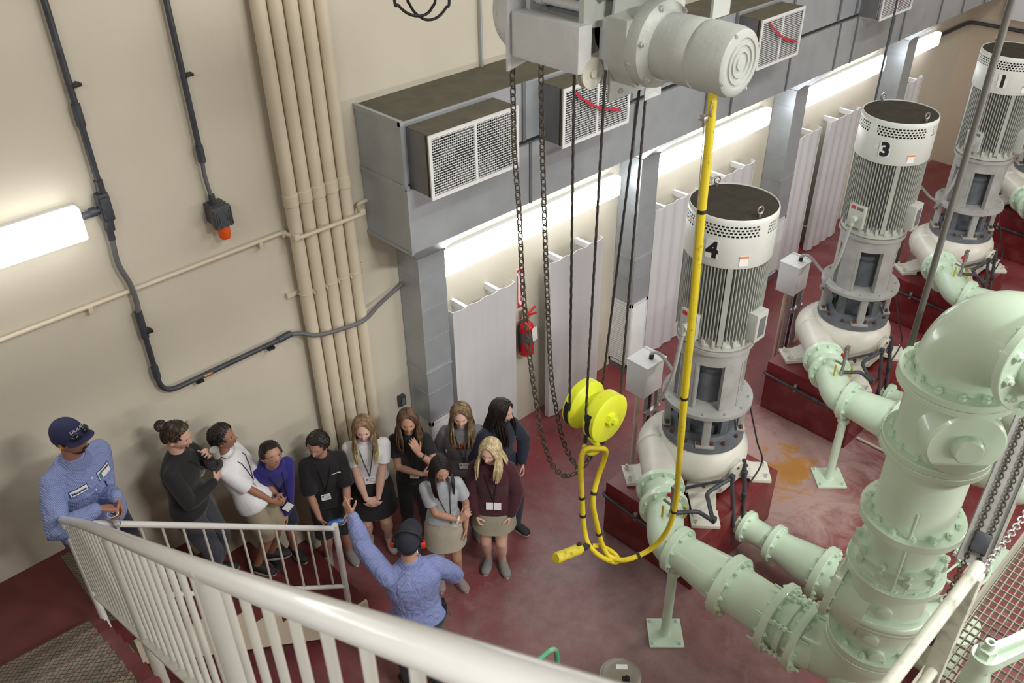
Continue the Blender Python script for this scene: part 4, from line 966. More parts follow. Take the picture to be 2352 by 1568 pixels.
# ------------------------------------------------------------------ platform at the right with grating and rail
pf = thing('platform', 'steel grating platform with red edge at the lower right corner', 'platform', (2.9, -5.7, 3.1))
g = G()
for i in range(36): y = -5.24 - 0.030 * i; g.bx(2.93, 4.6, y - 0.0022, y + 0.0022, 3.12, 3.15)
for i in range(33): x = 2.95 + 0.05 * i; g.bx(x - 0.0022, x + 0.0022, -6.3, -5.235, 3.138, 3.152)
part(g, 'grating', MGRAT, pf)
part(G().bx(1.2, 2.92, -6.3, -5.235, 3.06, 3.15), 'red_slab', MRED, pf)
part(G().bx(1.2, 4.6, -5.235, -5.223, 3.02, 3.26), 'toe_plate', MGRAT, pf)
rr = thing('platform_railing', 'pale scuffed tubular handrail crossing the lower right corner above the grating', 'railing', (1.9, -5.32, 3.15))
MRS = mat('scuffed_rail', (0.62, 0.65, 0.54), 0.4, c2=(0.34, 0.34, 0.27), amt=0.60, scale=14, detail=6)
part(G().tube([(1.2, -5.315, 4.2), (2.53, -5.315, 4.2)], 0.0225, 18), 'handrail', MRS, rr)
part(G().box((2.50, -5.315, 3.67), (0.05, 0.06, 1.04), None, 0.008), 'post', MRS, rr)
part(G().tube([(1.2, -5.315, 3.68), (2.50, -5.315, 3.68)], 0.02, 14), 'mid_rail', MRS, rr)
part(G().ell((2.33, -5.345, 3.60), 0.015), 'red_button', MSIGN, rr)
single(chain(G(), spline([(2.53, -5.315, 4.17), (2.66, -5.31, 4.09), (2.82, -5.31, 4.06), (3.1, -5.31, 4.07), (3.5, -5.31, 4.17)], 8), 0.032, 0.0036, 0.0105), 'safety_chain', MCHAIN2, 'bright safety chain hanging from the end of the pale handrail', 'chain')
t = thing('valve_lever', 'pale green valve lever arm with a hex nut above the grating', 'valve', (3.0, -5.4, 3.15))
g = G(); c = V((2.90, -5.40, 3.43)); d = V((1, -0.42, 0.02)).normalized(); s_ = V((0.42, 1, 0)).normalized()
g.lathe(c - V((0, 0, 0.27)), (0, 0, 1), [(0.055, 0), (0.055, 0.16), (0.045, 0.2), (0.052, 0.24), (0.052, 0.29)], 24)
g.prism([(-0.02, -0.048), (0.16, -0.04), (0.5, -0.055), (0.5, 0.055), (0.16, 0.04), (-0.02, 0.048)], c, d, s_, -0.05)
g.prism([(0.03, -0.012), (0.5, -0.015), (0.5, 0.015), (0.03, 0.012)], c + V((0, 0, 0.045)), d, s_, -0.02); part(g, 'lever_arm', MGREEN, t)
g = G(); g.lathe(c + V((0, 0, 0.02)), (0, 0, 1), [(0.036, 0), (0.036, 0.04), (0.02, 0.045), (0.02, 0.075), (0.012, 0.075), (0.012, 0.06)], 6); g.lathe(c + V((0, 0, 0.05)), (0, 0, 1), [(0.021, 0), (0.021, 0.05), (0.012, 0.05), (0.011, 0.03)], 18); part(g, 'hex_nut', MGREEN, t)

# ------------------------------------------------------------------ small things on the floor
t = thing('metal_canister', 'round metal canister with a recessed lid handle, at the bottom edge', 'canister', (3.50, -3.19, 0))
part(G().lathe((3.50, -3.19, 0), (0, 0, 1), [(0.15, 0), (0.152, 0.02), (0.152, 0.44), (0.158, 0.445), (0.158, 0.46)], 36), 'drum', MSTEEL, t)
part(G().lathe((3.50, -3.21, 0.46), (0, 0, 1), [(0.155, 0), (0.155, 0.012), (0.148, 0.016), (0.1, 0.014)], 36), 'lid', mat('lid_metal', (0.28, 0.26, 0.21), 0.4, 0.5, var=0.15), t)
part(G().box((3.56, -3.16, 0.4755), (0.09, 0.045, 0.002), Matrix.Rotation(-0.8, 3, 'Z')), 'lid_label', MWHITE, t)
part(G().box((3.50, -3.25, 0.477), (0.06, 0.045, 0.004), Matrix.Rotation(-0.8, 3, 'Z')).tube([(3.485, -3.27, 0.48), (3.485, -3.27, 0.50), (3.515, -3.245, 0.50), (3.515, -3.245, 0.48)], 0.005, 6), 'handle', MSLOT, t)
single(G().tube(fillet([(2.2, -2.72, 0.0), (2.2, -2.72, 0.62), (3.255, -2.73, 0.62), (3.275, -2.78, 0.0)], 0.10), 0.021, 12), 'bent_pipe', MHOSE, 'bent green painted pipe rising behind the near handrail at the bottom edge', 'pipe')
single(G().tube([(7.97, -2.90, 0.02), (7.97, -3.9, 0.02)], 0.015, 8), 'floor_pipe', MCREAM, 'thin cream pipe lying on the floor beyond the red plinth of pump 3', 'pipe')
# ------------------------------------------------------------------ hoist with hook block, ropes, chains and pendant
h = thing('hoist', 'big grey electric wire-rope hoist with a cylindrical motor hanging at the top', 'hoist', (3.03, -3.20, 5.2))
def plate(x0, x1, y0, y1, z0, z1, name='side_plate', m=None, bev=0.004): return part(G().bx(x0, x1, y0, y1, z0, z1, bev), name, m or MHOIST2, h)
part(G().bx(2.75, 2.835, -3.235, -2.835, 5.355, 5.555, 0.012), 'control_box', MHOIST, h)
part(G().bx(2.83, 3.1, -3.17, -2.84, 5.40, 5.535, 0.006), 'frame_block', MHOIST2, h)
g = G(); g.prism([(2.735, 5.29), (2.90, 5.32), (3.15, 5.34), (3.15, 5.95), (2.735, 5.95)], (0, -2.815, 0), (1, 0, 0), (0, 0, 1), 0.012); part(g, 'side_plate', MHOIST, h)
g = G(); g.prism([(2.82, 5.545), (3.1, 5.50), (3.1, 6.2), (2.82, 6.2)], (0, -2.86, 0), (1, 0, 0), (0, 0, 1), 0.022); part(g, 'side_plate', MHOIST2, h)
g = G(); g.prism([(2.80, 5.535), (3.1, 5.50), (3.1, 6.2), (2.80, 6.2)], (0, -3.185, 0), (1, 0, 0), (0, 0, 1), 0.028); part(g, 'side_plate', MHOIST2, h)
g = G(); g.prism([(2.925, 5.205), (3.22, 5.215), (3.42, 5.33), (3.42, 6.2), (2.99, 6.2), (2.925, 5.56)], (0, -3.255, 0), (1, 0, 0), (0, 0, 1), 0.012); sp = part(g, 'end_plate', MHOIST2, h)
part(G().lathe((3.0, -3.268, 5.55), (0, -1, 0), [(0.022, -0.001), (0.022, 0.0015)], 16), 'access_hole', MSLOT, sp)
g = G(); g.bolts((3.0, -3.267, 5.24), (0, -1, 0), 0.0, 1, 0.012, 0.01); g.lathe((2.90, -3.215, 5.66), (0, -1, 0), [(0.028, 0), (0.028, 0.02), (0.016, 0.022), (0.016, 0.05)], 14); part(g, 'plate_fasteners', MHOIST2, h)
g = G(); g.bx(2.92, 2.935, -3.255, -3.20, 5.28, 5.56); part(g, 'web_plate', MHOIST, h)
part(G().cyl((2.86, -2.88, 5.60), (2.86, -3.19, 5.60), 0.021, n=16).cyl((2.86, -2.90, 5.60), (2.86, -2.935, 5.60), 0.028, n=16), 'tie_rod', MHOIST, h)
part(G().lathe((3.05, -2.88, 5.50), (0, -1, 0), [(0.13, 0), (0.13, 0.29)], 30), 'rope_drum', MBLUEG, h)
g = G(); g.lathe((2.99, -2.805, 5.52), (0, 1, 0), [(0.245, 0), (0.245, 0.05), (0.215, 0.06), (0.21, 0.12), (0.16, 0.15), (0.05, 0.165)], 40); part(g, 'gear_housing', MHOIST, h)
g = G(); g.bolts((2.99, -2.747, 5.52), (0, 1, 0), 0.23, 14, 0.009, 0.012)
for a in (200, 235): g.bolts(V((2.99, -2.755, 5.52)) + V((0.225 * math.cos(math.radians(a)), 0, 0.225 * math.sin(math.radians(a)))), (-1, 0.6, 0), 0.0, 1, 0.013, 0.02)
part(g, 'housing_bolts', MHOIST, h)
part(G().tube(spline([(2.78, -2.79, 5.58), (2.74, -2.78, 5.64), (2.74, -2.75, 5.75), (2.76, -2.75, 5.95)], 6), 0.011, 8), 'cable_stub', MBLACKC, h)
# motor
A = V((3.055, -3.365, 5.462)); yd = V((0, -1, 0))
g = G(); g.lathe(A, yd, [(0.175, 0), (0.185, 0.02), (0.178, 0.07), (0.150, 0.09), (0.142, 0.10)], 44)
g.prism([(-0.18, -0.06), (-0.10, -0.17), (0.10, -0.17), (0.18, -0.06), (0.18, 0.12), (-0.18, 0.12)], A + V((0, 0.095, 0)), (1, 0, 0), (0, 0, 1), 0.11); part(g, 'motor_flange', MHOIST2, h)
for k in range(12):
    a = 0.3 + PI / 6 * k; r_ = 0.162 if k % 2 else 0.172; part(G().bolts(A + yd * (0.068 if k % 2 else 0.02) + V((r_ * math.cos(a), 0, r_ * math.sin(a))), yd, 0, 1, 0.014, 0.02), 'flange_bolt', MHOIST2, h)
mt = G(); mt.lathe(A, yd, [(0.136, 0.09), (0.138, 0.20), (0.139, 0.272), (0.1375, 0.274), (0.1375, 0.277), (0.139, 0.279), (0.141, 0.30), (0.139, 0.42), (0.132, 0.445), (0.118, 0.455), (0.10, 0.455), (0.098, 0.449), (0.085, 0.449), (0.083, 0.455), (0.072, 0.455), (0.070, 0.449), (0.058, 0.449), (0.056, 0.455), (0.045, 0.455), (0.043, 0.449), (0.028, 0.449), (0.026, 0.455), (0.002, 0.455)], 48)
part(mt, 'motor', MHOIST2, h)
for a in (0.4, 2.0, 3.6, 5.2): part(G().bolts(A + yd * 0.445 + V((0.125 * math.cos(a), 0, 0.125 * math.sin(a))), yd, 0, 1, 0.009, 0.008), 'cover_screw', MHOIST2, h)
part(G().box(A + V((-0.09, -0.13, 0.095)), (0.055, 0.07, 0.004), Matrix.Rotation(math.radians(-47), 3, 'Y')), 'motor_plate', MHOIST, h)
g = G(); g.prism([(-0.09, 0), (0.03, 0), (0.03, 0.5), (-0.09, 0.5)], (3.22, -3.60, 5.58), (1, 0, 0), (0, 0, 1), 0.012); g.cyl((3.26, -3.55, 5.60), (3.26, -3.55, 6.1), 0.028, n=14); g.box((3.12, -3.45, 5.95), (0.5, 0.5, 0.03)); part(g, 'hanger_bracket', MHOIST2, h)
g = G(); g.lathe((2.845, -3.20, 5.345), (0, -1, 0), [(0.066, 0), (0.068, 0.006), (0.05, 0.014), (0.05, 0.022), (0.068, 0.030), (0.066, 0.036)], 28); g.lathe((2.845, -3.20, 5.345), (0, -1, 0), [(0.018, 0), (0.018, 0.045)], 14); part(g, 'idler_sheave', mat('worn_sheave', (0.46, 0.45, 0.38), 0.35, 0.2), h)
g = G(); g.tube([V((2.985, -3.76, 5.318)) + V((0.018 * math.cos(a), 0, -0.03 + 0.035 * math.sin(a))) for a in [2 * PI * k / 14 for k in range(14)]], 0.004, 6, closed=True); g.box((2.955, -3.74, 5.25), (0.03, 0.03, 0.02), None, 0.004); part(g, 'shackle', MSTEEL, h)
part(G().prism([(-0.05, 0), (0.05, 0.02), (0.04, 0.12), (-0.05, 0.12)], (3.27, -3.235, 5.13), (0.8, -0.3, 0), (0, 0, 1), 0.01), 'rope_anchor', MHOIST, h)
# hook block
hb = thing('hook_block', 'chartreuse yellow hook block with two sheave cheeks hanging on four wire ropes', 'hook', (3.04, -3.18, 3.0))
bc = V((3.04, -3.18, 3.372))
g = G(); g.lathe(bc + V((0, 0.115, 0)), yd, [(0.146, 0), (0.15, 0.003), (0.15, 0.055), (0.145, 0.06), (0.095, 0.095), (0.095, 0.125), (0.145, 0.15), (0.15, 0.155), (0.15, 0.227), (0.146, 0.23)], 44)
part(g, 'sheave_cheeks', MYEL, hb)
for y in (0.088, -0.074):
    g = G(); g.loft([[bc + V((r_ * math.cos(a), y_, r_ * math.sin(a))) for r_, y_ in ((0.144, y - 0.016), (0.1515, y - 0.016), (0.1515, y + 0.016), (0.144, y + 0.016))] for a in [math.radians(150 + 7 * k) for k in range(10)]])
    part(g, 'rope_slot', MSLOT, hb)
g = G(); g.lathe(bc + V((0, -0.114, 0)), yd, [(0.042, 0), (0.042, 0.026), (0.022, 0.028), (0.022, 0.05), (0.014, 0.052)], 6); part(g, 'axle_nut', MYEL, hb)
hk = [(0.0, -0.14), (0, -0.19), (0.0, -0.22), (0.022, -0.25), (0.03, -0.285), (0.012, -0.318), (-0.022, -0.325), (-0.045, -0.30), (-0.05, -0.275)]
g = G(); P = spline([bc + V((p[0] * 0.6, p[0] * -0.8, p[1])) for p in hk], 5); g.tube(P, [0.026 - 0.012 * (i / (len(P) - 1)) if i > 8 else 0.03 for i in range(len(P))], 12); part(g, 'hook', MYEL, hb)
part(G().cyl(bc + V((0.025, -0.05, -0.235)), bc + V((0.05, -0.02, -0.25)), 0.012, n=8).tube(spline([bc + V((0.05, 0.02, -0.15)), bc + V((0.0, 0.05, -0.2)), bc + V((-0.02, 0.045, -0.26))], 5), 0.012, 8), 'safety_latch', MBLACK, hb)
def rope(a, b, lab):
    a, b = V(a), V(b); L = (b - a).length; d = (b - a).normalized(); u, v, _ = frame(d); g = G(); n = 70
    for s in range(3):
        g.tube([a + d * L * i / n + (u * math.cos(i * 0.9 + s * 2.094) + v * math.sin(i * 0.9 + s * 2.094)) * 0.0033 for i in range(n + 1)], 0.0042, 5)
    single(g, 'wire_rope', MROPE, lab, 'rope', 'hoist ropes')
rope((2.842, -3.13, 5.36), (2.898, -3.115, 3.40), 'dark wire rope, leftmost of the four falls, entering the rear sheave of the yellow block')
rope((2.880, -3.275, 5.36), (2.898, -3.235, 3.40), 'dark wire rope, second of the four falls, entering the front sheave of the yellow block')
rope((3.245, -3.19, 5.33), (3.195, -3.10, 3.42), 'dark wire rope passing behind the yellow block, left of the slanting pair')
rope((3.265, -3.205, 5.33), (3.175, -3.25, 3.42), 'dark wire rope passing behind the yellow block, right of the slanting pair')
CHA = [(2.789, -2.8, 5.45), (2.79, -2.8, 5.2), (2.777, -2.82, 4.892), (2.774, -2.85, 4.605), (2.765, -2.88, 4.223), (2.766, -2.92, 3.833), (2.776, -2.96, 3.523), (2.786, -3.0, 3.274), (2.83, -3.03, 3.033), (2.898, -3.05, 2.895), (2.954, -3.06, 2.84), (3.022, -3.08, 2.841), (3.076, -3.1, 2.883), (3.116, -3.12, 2.979), (3.087, -3.14, 3.088)]
CHB = [(2.915, -2.86, 5.45), (2.916, -2.86, 5.184), (2.917, -2.87, 4.865), (2.92, -2.89, 4.421), (2.925, -2.91, 4.006), (2.929, -2.94, 3.553), (2.949, -2.96, 3.334), (2.975, -2.99, 3.105), (3.016, -3.01, 2.956), (3.042, -3.05, 2.866), (3.065, -3.06, 2.815)]
single(chain(G(), spline(CHA, 6), 0.050, 0.0040, 0.0135), 'hand_chain', MCHAIN, 'long rusty hand chain from the hoist, left strand, looping up to the yellow hook', 'chain')
single(chain(G(), spline(CHB, 6), 0.050, 0.0040, 0.0135), 'hand_chain', MCHAIN, 'long rusty hand chain from the hoist, right strand, ending at the loop', 'chain')
CAB = [(2.988, -3.75, 5.36), (3.001, -3.75, 5.111), (3.007, -3.75, 4.83), (3.025, -3.75, 4.473), (3.04, -3.75, 4.127), (3.101, -3.72, 3.676), (3.19, -3.68, 3.203), (3.302, -3.62, 2.748), (3.332, -3.56, 2.451), (3.292, -3.48, 2.264), (3.171, -3.4, 2.204), (3.116, -3.32, 2.203), (3.088, -3.27, 2.274), (3.04, -3.24, 2.513), (3.02, -3.22, 2.699), (3.074, -3.2, 2.829), (3.11, -3.215, 2.975), (3.089, -3.235, 3.074), (3.028, -3.22, 3.115), (2.967, -3.18, 3.116), (2.951, -3.17, 2.995), (2.977, -3.17, 2.694), (2.974, -3.2, 2.474), (2.964, -3.25, 2.385), (3.007, -3.3, 2.293), (3.118, -3.33, 2.169), (3.213, -3.3, 2.086), (3.211, -3.26, 2.122), (3.109, -3.23, 2.242), (2.956, -3.25, 2.371)]
pc = thing('pendant_control', 'yellow pendant cable looped over the hook with its yellow push-button grip hanging at the end', 'pendant', (3.0, -3.25, 2.1))
PCB = spline(CAB, 7)
part(G().tube(PCB, [0.0195 if i < 40 else 0.0165 for i in range(len(PCB))], 12), 'cable', MYCAB, pc)
pd = (V((2.667, -3.25, 2.496)) - V((2.956, -3.25, 2.383))).normalized(); ps = V((2.956, -3.25, 2.38))
part(G().lathe(ps, pd, [(0.017, -0.03), (0.022, 0.03), (0.024, 0.09)], 12).box(ps + pd * 0.09 + V((0, 0, 0.03)), (0.03, 0.02, 0.05), None, 0.005), 'cable_boot', MBLACK, pc)
part(G().lathe(ps, pd, [(0.030, 0.075), (0.036, 0.10), (0.033, 0.18), (0.036, 0.20), (0.033, 0.22), (0.037, 0.295), (0.030, 0.315)], 10), 'button_grip', MYPEN, pc)
wrap = []
for i in (14, 34, 50, 66, 88, 100, 146, 150):
    p = PCB[i]; d = (PCB[i + 1] - p).normalized(); part(G().lathe(p, d, [(0.0215, 0), (0.0215, 0.018)], 12), 'tape_band', MBLACK, pc)
part(G().tube([PCB[2] + V((-0.03, 0.01, 0)), PCB[20] + V((-0.035, 0, 0)), PCB[36] + V((-0.01, 0, 0)), PCB[50] + V((0.03, 0, 0)), PCB[60] + V((0.04, 0, -0.02)), PCB[70] + V((0.0, 0, -0.01))], 0.002, 5), 'strain_wire', MSTEEL, pc)
ck = G()
ck.tube(spline([(2.602, -2.2, 5.9), (2.602, -2.2, 5.532), (2.623, -2.2, 5.494), (2.671, -2.2, 5.45), (2.73, -2.2, 5.425), (2.785, -2.2, 5.423), (2.825, -2.2, 5.447), (2.848, -2.2, 5.50), (2.80, -2.2, 5.72), (2.70, -2.19, 5.68), (2.688, -2.19, 5.516), (2.704, -2.18, 5.484), (2.737, -2.18, 5.434), (2.801, -2.18, 5.391), (2.871, -2.18, 5.389), (2.93, -2.18, 5.424), (2.956, -2.18, 5.48), (2.95, -2.18, 5.9)], 6), 0.0072, 8)
single(ck, 'power_cable', MBLACK, 'black cable hanging in two loops at the top edge, left of the hoist', 'cable')
# ------------------------------------------------------------------ people
from mathutils.bvhtree import BVHTree
def skin(name, c): 
    m = mat(name, c, 0.55, var=0.05, scale=18); m.node_tree.nodes['Principled BSDF'].inputs['Subsurface Weight'].default_value = 0.08
    m.node_tree.nodes['Principled BSDF'].inputs['Subsurface Radius'].default_value = (0.02, 0.008, 0.005); return m
SK_L = skin('fair_skin', (0.66, 0.42, 0.335)); SK_M = skin('tan_skin', (0.47, 0.26, 0.18)); SK_D = skin('brown_skin', (0.34, 0.165, 0.105)); SK_P = skin('pale_skin', (0.60, 0.37, 0.29))
MEYE = mat('eye_white', (0.42, 0.39, 0.37), 0.3); MIRIS = mat('dark_iris', (0.02, 0.013, 0.01), 0.2)
MBROW = mat('dark_brow', (0.03, 0.018, 0.012), 0.8); MBROWL = mat('light_brow', (0.20, 0.11, 0.06), 0.8)
MLIP = mat('lip_rose', (0.50, 0.22, 0.19), 0.45); MLIPD = mat('lip_brown', (0.29, 0.125, 0.10), 0.45)
MPLUG = mat('orange_foam_plug', (0.85, 0.33, 0.02), 0.6)
def cloth(name, c, rough=0.9, bump=0.5, bs=22, var=0.06): return mat(name, c, rough, var=var, scale=9, bump=bump, bscale=bs, sheen=0.15)
MSOLE = mat('white_sole', (0.60, 0.58, 0.55), 0.6)
def hairm(name, a, b): 
    m = mat(name, a, 0.42, c2=b, amt=0.5, scale=30, detail=6); return m
H_BLACK = hairm('black_hair', (0.010, 0.008, 0.007), (0.022, 0.016, 0.013)); H_BROWN = hairm('dark_brown_hair', (0.018, 0.011, 0.008), (0.05, 0.03, 0.018))
H_AUB = hairm('brown_hair', (0.065, 0.036, 0.021), (0.14, 0.08, 0.045)); H_LBR = hairm('light_brown_hair', (0.13, 0.085, 0.048), (0.26, 0.18, 0.10)); H_BLO = hairm('blonde_hair', (0.42, 0.33, 0.18), (0.66, 0.56, 0.36)); H_STR = hairm('strawberry_hair', (0.16, 0.10, 0.052), (0.30, 0.205, 0.11)); H_TIP = hairm('golden_hair', (0.42, 0.34, 0.14), (0.58, 0.49, 0.24))

def smooth_mesh(g, vox, it=4, fac=0.5):
    """fuse overlapping closed shells into one continuous surface"""
    me = bpy.data.meshes.new('tmp'); me.from_pydata([tuple(p) for p in g.v], [], g.f)
    bm = bmesh.new(); bm.from_mesh(me); bmesh.ops.recalc_face_normals(bm, faces=bm.faces[:]); bm.to_mesh(me); bm.free()
    ob = bpy.data.objects.new('tmp', me); COL.objects.link(ob)
    r = ob.modifiers.new('r', 'REMESH'); r.mode = 'VOXEL'; r.voxel_size = vox
    s = ob.modifiers.new('s', 'SMOOTH'); s.factor = fac; s.iterations = it
    dg = bpy.context.evaluated_depsgraph_get()
    out = bpy.data.meshes.new_from_object(ob.evaluated_get(dg))
    bpy.data.objects.remove(ob); bpy.data.meshes.remove(me)
    out.materials.clear(); return out
def meshpart(me, name, m, parent):
    me.name = name; me.materials.append(m); me.shade_smooth()
    o = bpy.data.objects.new(name, me); COL.objects.link(o); o.parent = parent; return o
def ring(c, ax, ay, rx, ry, n=24): return [c + ax * (rx * math.cos(2 * PI * j / n)) + ay * (ry * math.sin(2 * PI * j / n)) for j in range(n)]
def limb(g, pts, rr, n=16, k=4):
    P = []; Q = []
    for i in range(len(pts) - 1):
        for j in range(k): t = j / k; P.append(V(pts[i]).lerp(V(pts[i + 1]), t)); tt = t * t * (3 - 2 * t); Q.append(rr[i] * (1 - tt) + rr[i + 1] * tt)
    P.append(V(pts[-1])); Q.append(rr[-1])
    g.tube(P, Q, n); g.ell(P[0], Q[0] * 0.99, nu=14, nv=8); g.ell(P[-1], Q[-1] * 0.99, nu=14, nv=8)
    return g
def ik(S_, T, a, b, pole):
    d = T - S_; L = min(d.length, (a + b) * 0.999); dn = d.normalized(); T = S_ + dn * L
    x = (a * a - b * b + L * L) / (2 * L); h_ = math.sqrt(max(0, a * a - x * x))
    p = V(pole); p = (p - dn * p.dot(dn)).normalized()
    return S_ + dn * x + p * h_, T
def hand(g, W_, d, n, thumb_side, sc, curl=0.5, point=False, spread=1.0):
    """palm, five bent fingers of different lengths and a side thumb; W_ wrist, d to the knuckles, n palm normal"""
    d = V(d).normalized(); n = V(n); n = (n - d * n.dot(d)).normalized(); s = d.cross(n) * thumb_side
    L = 0.085 * sc
    rings = []
    for t, w, h_ in ((-0.12, .024, .019), (0.1, .028, .017), (0.4, .037, .016), (0.75, .041, .0145), (1.0, .040, .012)):
        rings.append(ring(W_ + d * (L * t) + n * (0.006 * t * sc), s, n, w * sc, h_ * sc, 16))
    g.loft(rings)
    for k, (o, ln) in enumerate(((0.031, .072), (0.0105, .080), (-0.0105, .074), (-0.031, .058))):
        c = (0.08 if (point and k == 0) else curl * (1.0 + 0.12 * k)); 
        if point and k > 0: c = 1.25
        p = W_ + d * (L * (0.96 - 0.02 * abs(k - 1))) + s * (o * sc * spread) + n * 0.006 * sc; a = 0.25 * c; pts = [p - d * 0.02 * sc, p]
        for f_, da in ((0.45, 0.55), (0.30, 0.75), (0.25, 0.5)):
            a += c * da; dd = d * math.cos(a) + n * math.sin(a) + s * (o * 1.2 * (1 - c * 0.6)); p = p + dd.normalized() * (ln * f_ * sc); pts.append(p)
        g.tube(pts, [.0095 * sc, .0092 * sc, .0084 * sc, .0077 * sc, .0064 * sc], 10); g.ell(pts[-1], .0064 * sc, nu=8, nv=6)
    p = W_ + d * (L * 0.22) + s * 0.022 * sc; pts = [p - s * 0.01 * sc, p]
    for f_, q in ((0.034, 0.55), (0.030, 0.9), (0.024, 1.2)):
        dd = (d * q + s * (0.95 - 0.45 * curl) + n * (0.35 + 0.5 * curl)).normalized(); p = p + dd * f_ * sc; pts.append(p)
    g.tube(pts, [.013 * sc, .0125 * sc, .0105 * sc, .0095 * sc, .0075 * sc], 10); g.ell(pts[-1], .0075 * sc, nu=8, nv=6)

def sstep(a, b, x): t = max(0, min(1, (x - a) / (b - a))); return t * t * (3 - 2 * t)
def head_shape(g, c, R, hh, beard=0.0):
    nu, nv = 56, 44; rings = []
    for i in range(nv + 1):
        th = min(max(PI * i / nv, 0.03), PI - 0.03); z0 = -math.cos(th); rg = []
        for j in range(nu):
            ph = 2 * PI * j / nu; x0 = math.sin(th) * math.cos(ph); y0 = math.sin(th) * math.sin(ph)
            x, y, z = x0 * 0.335, y0 * 0.415, z0 * 0.5
            low = sstep(-0.02, -0.46, z)
            x *= 1 - 0.36 * low
            if y < 0: y *= 1 - 0.42 * low
            else:
                y *= 1 - 0.10 * low; y += 0.035 * sstep(-0.30, -0.45, z) * max(0, y0)
            if y > 0.0:
                f = sstep(0.15, 0.36, y)
                e = lambda cx, cz, sx, sz: math.exp(-((x - cx) / sx) ** 2 - ((z - cz) / sz) ** 2)
                ridge = math.exp(-(x / 0.045) ** 2) * (sstep(0.06, -0.15, z) * sstep(-0.235, -0.175, z)) * 0.078
                y += f * (ridge + 0.03 * e(0, -0.165, 0.085, 0.035) - 0.042 * (e(0.135, 0.005, 0.075, 0.05) + e(-0.135, 0.005, 0.075, 0.05)) + 0.018 * e(0, 0.085, 0.22, 0.04)
                          + 0.022 * e(0, -0.285, 0.095, 0.04) - 0.012 * e(0, -0.35, 0.08, 0.025) + 0.028 * e(0, -0.43, 0.09, 0.06) + 0.012 * (e(0.17, -0.14, 0.08, 0.08) + e(-0.17, -0.14, 0.08, 0.08)) + beard * e(0, -0.34, 0.25, 0.12))
            rg.append(c + R @ V((x * hh, y * hh, z * hh)))
        rings.append(rg)
    g.loft(rings)
    for sx in (-1, 1): g.ell(c + R @ V((sx * 0.335 * hh, -0.03 * hh, -0.04 * hh)), (0.035 * hh, 0.075 * hh, 0.115 * hh), R @ Matrix.Rotation(sx * -0.35, 3, 'Z'), 12, 8)
def face_parts(par, c, R, hh, brow, lip, plugs=True, closed=0.0, glasses=None):
    T = lambda x, y, z: c + R @ V((x * hh, y * hh, z * hh))
    for sx in (-1, 1):
        g = G(); g.ell(T(sx * 0.135, 0.315, 0.0), (0.062 * hh, 0.045 * hh, (0.034 - 0.018 * closed) * hh), R, 14, 8); e = g.build('eye', MEYE, par)
        g = G(); g.ell(T(sx * 0.130, 0.343, -0.004), (0.037 * hh, 0.022 * hh, (0.033 - 0.016 * closed) * hh), R, 12, 8); g.build('iris', MIRIS, e)
        g = G(); g.tube([T(sx * (0.07 + 0.025 * k), 0.352 - 0.011 * k * k * 0.55 - 0.004 * k, 0.100 + 0.014 * math.sin(0.35 + k * 0.55)) for k in range(6)], [0.011 * hh, 0.015 * hh, 0.015 * hh, 0.013 * hh, 0.010 * hh, 0.006 * hh], 8); g.build('eyebrow', brow, par)
        if plugs:
            g = G(); p = T(sx * 0.365, -0.01, -0.035); d = R @ V((sx, 0.25, -0.1)); g.lathe(p - d.normalized() * 0.01, d, [(0.006, 0), (0.0075, 0.008), (0.0075, 0.016), (0.004, 0.02)], 10); g.build('ear_plug', MPLUG, par)
    g = G(); g.ell(T(0, 0.352, -0.272), (0.080 * hh, 0.020 * hh, 0.014 * hh), R, 14, 8); g.ell(T(0, 0.350, -0.300), (0.066 * hh, 0.021 * hh, 0.016 * hh), R, 14, 8); g.build('lips', lip, par)
def hair_cap(g, c, R, hh, front=40, side=98, back=112, th_=0.045, jag=0.0, grow=1.0, seed=1):
    r_ = random.Random(seed); n = 48
    def tm(ph):   # ph 0 = front
        a = abs((ph + 180) % 360 - 180)
        return front + (side - front) * sstep(38, 78, a) + (back - side) * sstep(100, 160, a)
    lim = [math.radians(tm(360 * j / n) + r_.uniform(-jag, jag)) for j in range(n)]
    def pt(j, t, s):
        ph = 2 * PI * j / n; th = max(lim[j] * t, 0.02); x = math.sin(th) * math.sin(ph); y = math.sin(th) * math.cos(ph); z = math.cos(th)
        x, y, z = x * (0.335 + s), y * (0.415 + s), z * (0.5 + s); low = sstep(-0.02, -0.46, z); x *= 1 - 0.3 * low
        if y < 0: y *= 1 - 0.35 * low
        return c + R @ V((x * hh, y * hh, z * hh))
    rings = [[pt(j, t, th_ * grow * (1 - 0.55 * t ** 4)) for j in range(n)] for t in (0.02, 0.15, 0.3, 0.45, 0.6, 0.75, 0.88, 0.96, 1.0)]
    rings += [[pt(j, t, 0.002) for j in range(n)] for t in (1.0, 0.8, 0.5, 0.25)]
    g.loft(rings)
